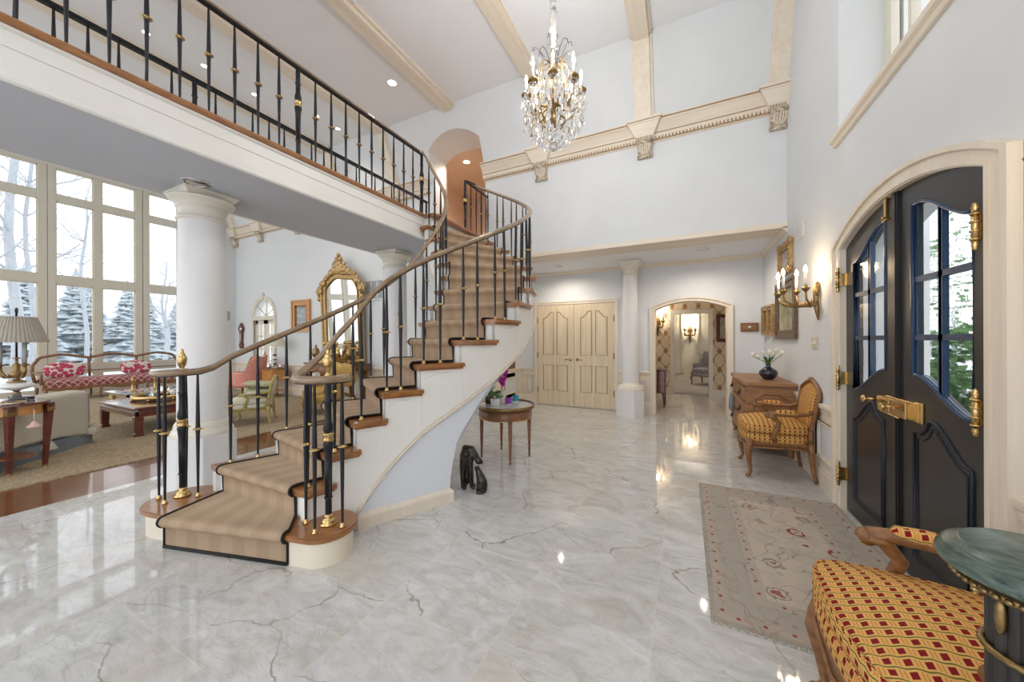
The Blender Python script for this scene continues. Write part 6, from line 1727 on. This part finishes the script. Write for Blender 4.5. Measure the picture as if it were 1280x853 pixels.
# ------------------------------------------------------------------ small table and lamp by the living room wall
x, y = -9.15, 5.22
e = empty('end_table', (x, y, 0), 'small honey wood end table carrying the crystal lamp', 'table')
b = MB(); b.prism([(x+.27*cos(pi*i/4+pi/8), y+.27*sin(pi*i/4+pi/8)) for i in range(8)], 'z', .70, .73); b.build('top', MAT['walnut'], e, bevel=.005)
b = MB(); b.box(x-.21, x+.21, y-.19, y+.19, .42, .70); b.build('body', MAT['honey'], e, bevel=.006)
b = MB(); b.box(x-.17, x+.17, y-.20, y-.188, .46, .66); d = b.build('drawer', MAT['honey'], e); b = MB(); b.ell((x, y-.21, .56), (.014, .014, .014), 8, 6); b.build('knob', MAT['brass'], d)
for sx in (-.18, .18):
    for sy in (-.16, .16): b = MB(); b.tube([(x+sx, y+sy, .43), (x+sx, y+sy, 0)], [.024, .015], 6); b.build('leg', MAT['honey'], e)
b = MB(); b.box(x-.18, x+.18, y-.16, y+.16, .15, .17); b.build('shelf', MAT['honey'], e)
e = empty('table_lamp', (x, y, .73), 'crystal column table lamp with cream shade near the coral armchair', 'lamp')
b = MB(); b.lathe([(0, 0), (.07, 0), (.07, .03), (.035, .04), (.03, .08), (.045, .09), (.03, .10), (.028, .30), (.045, .31), (.03, .33), (.012, .36), (.012, .50)], (x, y, .73), 16); b.build('column', MAT['clear'], e)
b = MB(); 
for z in (.085, .20, .31): b.lathe([(.03, -.012), (.047, -.008), (.047, .008), (.03, .012)], (x, y, .73+z), 16)
b.build('dark_rings', MAT['iron'], e)
b = MB(); n = 48; vs = []
for r0, z in ((.245, 1.26), (.15, 1.56)):
    for i in range(n): a = 2*pi*i/n; r = r0+(.004 if i % 2 else 0); vs.append((x+r*cos(a), y+r*sin(a), z))
b.add(vs, [(i, (i+1) % n, n+(i+1) % n, n+i) for i in range(n)]); b.build('lamp_shade', MAT['shade_cream'], e, solid=.003)
for i in range(4):
    a = i*1.5+.3; xx, yq = x+.16*cos(a), y+.15*sin(a); b = MB(); b.lathe([(0, 0), (.03, 0), (.035, .03), (.02, .06+.02*i), (.01, .09+.02*i), (0, .10+.02*i)], (xx, yq, .73), 10)
    tag(b.build('figurine', MAT['silver']), ['small silver ornament on the end table under the cream lamp, nearest the wall', 'small silver ornament on the end table left of the cream lamp', 'small silver ornament at the front of the end table', 'tallest silver ornament on the end table beside the lamp'][(1, 0, 2, 3)[i]], 'ornament', 'end table ornaments')
# black and gilt barometer on the wall by the french door
e = empty('wall_barometer', (-11.34, YU, 1.2), 'tall dark carved barometer on the wall beside the french door', 'wall decoration')
b = MB(); pts = [(-.05, 0), (.05, 0), (.09, .10), (.05, .16), (.07, .45), (.12, .55), (.09, .64), (.03, .68), (.05, .72), (-.05, .72), (-.03, .68), (-.09, .64), (-.12, .55), (-.07, .45), (-.05, .16), (-.09, .10)]
b.prism([(-11.34+q[0], 1.18+q[1]) for q in pts], 'y', YU-.05, YU-.001); b.build('case', MAT['mahog'], e, bevel=.006)
b = MB(); b.box(-11.37, -11.31, YU-.056, YU-.048, 1.38, 1.62); b.cyl((-11.34, YU-.058, 1.73), (-11.34, YU-.048, 1.73), .055, seg=20); b.build('dial', MAT['silver'], e)

# ------------------------------------------------------------------ gilt mirror, console and its ornaments
mx, mw = -6.98, .64
e = empty('wall_mirror', (mx, YU-.05, .95), 'tall arched gilt mirror with carved crest standing on the console', 'mirror')
TILT = Matrix.Translation((mx, YU-.10, .92)) @ Matrix.Rotation(R(2.2), 4, 'X')
def arch_out(w, z0, zs, zt, n=28, sh=.16):
    pts = [(-w, z0), (-w, zs-.14), (-w-.0, zs)]
    for i in range(1, n):
        a = pi*(1-i/n); c = cos(a); s_ = sin(a); pts.append((w*math.copysign(abs(c)**.72, c)*(1-.10*sin(pi*i/n*1)**2), zs+(zt-zs)*s_**.9+.018*sin(i/n*pi*6)))
    return pts+[(w, zs), (w, zs-.14), (w, z0)]
inn = arch_out(mw-.10, .08, 1.55, 1.88); out = arch_out(mw, .0, 1.60, 2.0)
b = MB(TILT); b.prism(inn, 'y', -.012, .0); b.build('mirror_glass', MAT['mirror'], e)
b = MB(TILT)
for i in range(len(inn)):
    j = (i+1) % len(inn)
    b.hexa([(inn[i][0], -.02, inn[i][1]), (inn[j][0], -.02, inn[j][1]), (out[j][0], -.04, out[j][1]), (out[i][0], -.04, out[i][1])], [(inn[i][0], .03, inn[i][1]), (inn[j][0], .03, inn[j][1]), (out[j][0], .03, out[j][1]), (out[i][0], .03, out[i][1])])
b.tube([(x, -.035, z) for x, z in inn], .016, 6, closed=True); b.tube([(x, -.045, z) for x, z in out], .028, 8, closed=True)
b.build('frame', MAT['gilt'], e)
b = MB(TILT); random.seed(3)
for i in range(34):
    t_ = i/33; k = 3+int(t_*(len(out)-7)); x, z = out[k]; b.ell((x*1.02+random.uniform(-.02, .02), -.05, z+random.uniform(-.01, .04)), (.045, .035, .045), 8, 6)
for x, z, r in ((0, 2.10, .13), (0, 2.22, .10), (-.06, 2.30, .06), (.05, 2.31, .06), (0, 2.40, .05), (-.16, 2.08, .09), (.16, 2.08, .09), (-.28, 2.02, .08), (.28, 2.02, .08), (-.66, 1.62, .08), (.66, 1.62, .08), (-.55, 1.80, .08), (.55, 1.80, .08), (-.70, 1.45, .06), (.70, 1.45, .06)): b.ell((x, -.05, z), (r, .045, r), 10, 7)
for s in (-1, 1): b.tube([(s*.70, -.05, 1.5), (s*.78, -.05, 1.62), (s*.70, -.05, 1.72), (s*.60, -.05, 1.66)], [.03, .035, .03, .015], 8); b.tube([(s*.08, -.05, 2.08), (s*.20, -.05, 2.20), (s*.10, -.05, 2.30)], [.03, .03, .012], 8)
b.build('carved_crest', MAT['gilt'], e)
e = empty('console_table', (-7.07, 5.3, 0), 'carved console table with dark marble top under the gilt mirror', 'table')
pl = [(-7.98, YU-.04), (-7.98, 5.22), (-7.85, 5.10), (-7.5, 5.06), (-7.07, 5.02), (-6.64, 5.06), (-6.3, 5.10), (-6.17, 5.22), (-6.17, YU-.04)]
b = MB(); b.prism(pl, 'z', .865, .895); b.build('top', MAT['darkmarb'], e, bevel=.008)
b = MB(); b.prism([(lerp(-7.07, x, .95), lerp(5.5, y, .92)) for x, y in pl], 'z', .74, .865)
for i in range(14): x = lerp(-7.8, -6.34, i/13); b.ell((x, 5.12-.06*sin(pi*i/13), .76-.03*sin(pi*i/13*3)), (.07, .03, .06), 8, 6)
b.ell((-7.07, 5.06, .74), (.20, .04, .10), 12, 8); b.build('carved_apron', MAT['fruitwood'], e)
for x, s in ((-7.80, 1), (-6.34, -1)):
    b = MB(); b.tube([(x, 5.14, .80), (x-s*.06, 5.12, .66), (x+s*.04, 5.18, .45), (x+s*.12, 5.26, .25), (x+s*.05, 5.30, .10), (x-s*.03, 5.26, .02)], [.06, .065, .05, .04, .04, .05], 10); b.build('leg', MAT['fruitwood'], e)
    b = MB(); b.tube([(x, YU-.08, .80), (x+s*.03, YU-.08, .0)], [.04, .03], 8); b.build('leg', MAT['fruitwood'], e)
b = MB(); b.tube([(-7.72, 5.28, .18), (-7.3, 5.34, .22), (-7.07, 5.34, .26), (-6.84, 5.34, .22), (-6.42, 5.28, .18)], [.03, .035, .06, .035, .03], 8); b.build('stretcher', MAT['fruitwood'], e)
e = empty('mantel_clock', (-7.05, 5.2, .895), 'gilded figural clock on a stepped base before the gilt mirror', 'clock')
b = MB(); b.box(-7.42, -6.72, 5.10, 5.32, .896, .95); b.box(-7.36, -6.78, 5.12, 5.30, .95, 1.03); b.build('base', MAT['brass'], e, bevel=.008)
b = MB(); b.box(-7.16, -6.94, 5.13, 5.29, 1.03, 1.30); b.ell((-7.05, 5.21, 1.33), (.12, .08, .06), 14, 8); b.build('case', MAT['brass'], e, bevel=.01)
b = MB(); b.cyl((-7.05, 5.128, 1.19), (-7.05, 5.115, 1.19), .075, seg=24); b.build('dial', MAT['ceramic'], e)
for s in (-1, 1):
    b = MB(); x = -7.05+s*.24; b.tube([(x, 5.21, 1.03), (x-s*.02, 5.21, 1.14), (x-s*.03, 5.21, 1.26)], [.055, .05, .035], 10); b.ell((x-s*.035, 5.20, 1.33), (.035, .035, .042), 10, 8); b.tube([(x-s*.03, 5.2, 1.24), (x-s*.09, 5.17, 1.20), (x-s*.12, 5.16, 1.25)], [.018, .015, .012], 8); b.build('figure', MAT['brass'], e)
for i, (x, lab) in enumerate(((-7.62, 'bronze urn at the left end of the dark marble console'), (-6.5, 'bronze urn at the right end of the dark marble console'))):
    b = MB(); b.lathe([(0, 0), (.06, 0), (.06, .03), (.025, .05), (.03, .09), (.075, .16), (.085, .24), (.06, .29), (.07, .31), (.03, .33), (.015, .40), (0, .42)], (x, 5.25, .895), 18); tag(b.build('urn', MAT['bronze']), lab, 'urn', 'console urns')

# ------------------------------------------------------------------ outside: bare trees, spruces, lawn
st('ground_lawn', rbox(-140, -14.62, -90, 110, -1.5, -.35), MAT['lawn'])
def grow(b, p, d, l, r, lev, rnd):
    pts = [p]; n = 4; rad = [r]
    for i in range(n):
        d = (d+Vector((rnd.uniform(-1, 1), rnd.uniform(-1, 1), rnd.uniform(-.4, .7)))*.16).normalized(); p = p+d*(l/n); pts.append(p); rad.append(r*(1-.45*(i+1)/n))
    b.tube(pts, rad, 6 if lev > 2 else 4)
    if lev <= 0: return
    m = 4 if lev > 1 else 3
    for i in range(m):
        k = rnd.randint(1, n); ax = Vector((rnd.uniform(-1, 1), rnd.uniform(-1, 1), rnd.uniform(-.1, .7))).normalized()
        nd_ = (d*.55+ax*.85).normalized(); grow(b, pts[k], nd_, l*rnd.uniform(.5, .75), rad[k]*.55, lev-1, rnd)
def bare(x, y, h, r, label, seed, lev=4):
    rnd = random.Random(seed); e = empty('bare_tree', (x, y, -.36), label, 'tree', 'bare winter trees')
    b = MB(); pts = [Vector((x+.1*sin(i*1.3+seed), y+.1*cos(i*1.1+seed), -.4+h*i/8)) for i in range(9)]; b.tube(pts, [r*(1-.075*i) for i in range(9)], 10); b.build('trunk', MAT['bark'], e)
    c = MB()
    for i in range(3, 9):
        for k in range(3):
            a = rnd.uniform(0, 2*pi); grow(c, pts[i], Vector((cos(a), sin(a), rnd.uniform(.15, .8))).normalized(), h*rnd.uniform(.16, .30), r*.34*(1-.06*i), lev-1, rnd)
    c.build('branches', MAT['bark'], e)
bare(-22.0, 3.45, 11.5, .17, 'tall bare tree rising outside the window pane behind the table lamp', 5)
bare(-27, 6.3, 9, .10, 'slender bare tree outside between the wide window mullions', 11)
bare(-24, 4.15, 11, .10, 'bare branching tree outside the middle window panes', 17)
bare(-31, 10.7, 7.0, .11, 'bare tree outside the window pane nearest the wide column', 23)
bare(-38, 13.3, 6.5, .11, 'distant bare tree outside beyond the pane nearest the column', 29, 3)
def spruce(x, y, h, r, label, seed):
    rnd = random.Random(seed); e = empty('spruce_tree', (x, y, -.36), label, 'tree', 'haze-tinted spruces')
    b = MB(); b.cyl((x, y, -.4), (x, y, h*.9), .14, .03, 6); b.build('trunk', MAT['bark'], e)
    b = MB(); 
    for i in range(int(380*h/6)):
        t_ = rnd.random()**.8; z = h*t_*.97; a = rnd.uniform(0, 2*pi); l = r*(1.02-t_)*rnd.uniform(.65, 1.1); w = l*.30+.08
        p0 = Vector((x, y, z)); d = Vector((cos(a), sin(a), -.18)); s = Vector((-sin(a), cos(a), 0)); up = Vector((0, 0, .10+l*.10))
        tip = p0+d*l; m1 = p0+d*l*.55+s*w-Vector((0, 0, .1*l)); m2 = p0+d*l*.55-s*w-Vector((0, 0, .1*l)); mt = p0+d*l*.5+up
        b.add([p0, m1, tip, m2, mt], [(0, 1, 4), (1, 2, 4), (2, 3, 4), (3, 0, 4)])
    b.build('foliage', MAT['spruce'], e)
rs = random.Random(2)
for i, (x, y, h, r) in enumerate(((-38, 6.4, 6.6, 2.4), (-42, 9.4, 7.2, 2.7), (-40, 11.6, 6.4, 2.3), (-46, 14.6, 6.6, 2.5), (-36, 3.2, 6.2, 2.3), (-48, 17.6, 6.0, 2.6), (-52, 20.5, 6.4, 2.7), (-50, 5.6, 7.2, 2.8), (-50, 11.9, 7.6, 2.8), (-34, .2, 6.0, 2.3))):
    spruce(x, y, h, r, ['haze-tinted spruce outside behind the tall bare tree', 'haze-tinted spruce outside the middle pane, just left of centre', 'haze-tinted spruce outside the middle pane, just right of centre', 'haze-tinted spruce outside toward the wide column', 'haze-tinted spruce outside beyond the leftmost wide mullion', 'small distant spruce outside nearest the wide column', 'most distant spruce outside hidden near the column', 'tall distant spruce outside behind the lamp shade', 'tallest distant spruce outside between the mullions', 'haze-tinted spruce outside off the left edge of the window'][i], 40+i)
# greenery by the porch
def shrub(x, y, z, r, label, seed):
    rnd = random.Random(seed); e = empty('shrub', (x, y, -.02), label, 'shrub', 'porch shrubs')
    b = MB(); b.cyl((x, y, -.02), (x, y, z), .05, .03, 6); b.build('stem', MAT['bark'], e)
    b = MB()
    for i in range(900):
        v = Vector((rnd.gauss(0, 1), rnd.gauss(0, 1), rnd.gauss(0, 1))).normalized()*r*rnd.uniform(.55, 1.0); c = Vector((x, y, z))+Vector((v.x, v.y, v.z*1.25)); a = Vector((rnd.uniform(-1, 1), rnd.uniform(-1, 1), rnd.uniform(-1, 1))).normalized()*.11; q = a.orthogonal().normalized()*.05
        b.add([c-a, c+q, c+a, c-q], [(0, 1, 2, 3)])
    b.build('foliage', MAT['shrub'], e)
shrub(6.2, 13.2, 2.2, 2.3, 'tall green shrub seen through the upper entrance door glass', 3)
shrub(4.3, 8.4, .8, .8, 'low green shrub seen through lower panes of the entrance door', 4)
shrub(9.5, 18.5, 2.4, 2.6, 'large distant green shrub seen through the entrance door glass', 6)
shrub(9.6, 14.2, 1.0, 1.1, 'round shrub behind the low one outside the entrance door', 7)
WORLD = 1.6; EXPO = 0.32; L_CH = 60; L_SC = .45
FILL_ALCOVE = [(.24, 6.32, 32), (-2.17, 6.49, 32)]
# ------------------------------------------------------------------ world and lamps
w = bpy.data.worlds.new('overcast_sky'); SC.world = w; w.use_nodes = True; nt = w.node_tree; nt.nodes.clear()
g = nd(nt, 'ShaderNodeTexCoord').outputs['Generated']; sz = nd(nt, 'ShaderNodeSeparateXYZ', {0: g}).outputs[2]
c = ramp(nt, math_(nt, 'MULTIPLY_ADD', sz, .5, .5), [(.0, (.55,.56,.58)), (.47, (.75,.77,.80)), (.52, (.97,.985,1.)), (1., (.88,.94,1.))])
bg = nd(nt, 'ShaderNodeBackground', {'Color': c, 'Strength': WORLD})
nd(nt, 'ShaderNodeOutputWorld', {'Surface': bg.outputs[0]})
def point(name, loc, e, col=(1,.86,.68), r=.05):
    l = bpy.data.lights.new(name, 'POINT'); l.energy = e; l.color = col; l.shadow_soft_size = r
    o = bpy.data.objects.new(name, l); COL.objects.link(o); o.location = loc; return o
def spot(name, loc, e, col=(1,.92,.82), ang=110, r=.06):
    l = bpy.data.lights.new(name, 'SPOT'); l.energy = e; l.color = col; l.spot_size = R(ang); l.spot_blend = .7; l.shadow_soft_size = r
    o = bpy.data.objects.new(name, l); COL.objects.link(o); o.location = loc; return o
for x, y, e in FILL_ALCOVE: spot('alcove_fill_lamp', (x, y, ZS-.03), e, (1,.88,.74), 165, .025)  # fill light added to brighten the alcove; the cans here are unlit
for i in range(8): a = 2*pi*i/8+.33; point('chandelier_lamp', (CX+.268*cos(a), CY+.268*sin(a), CZ+.81), L_CH/8, (1,.98,.95), .02)
for (x, y, z, e) in ((.92, 4.35, 2.03, 9), (.86, 1.42, 2.05, 6)): point('sconce_lamp', (x, y, z), e*L_SC, (1,.74,.46), .07)
point('lobby_sconce_lamp', (-.66, 9.68, 2.12), 12, (1,.85,.66), .05)
point('study_sconce_lamp', (.12, 12.93, 1.98), 24, (1,.86,.68), .06)
spot('upper_hall_lamp', (-4.18, 6.30, 5.17), 110, (1,.84,.68), 150)
spot('gallery_lamp', (-4.30, 4.30, ZC-.03), 30, (1,.92,.80), 120)
for x, y in ((-6.6, 2.1), (-6.6, 3.45), (-6.2, 4.75)): spot('living_lamp', (x, y, ZC-.03), 40, (1,.93,.84), 120)
SC.view_settings.exposure = EXPO
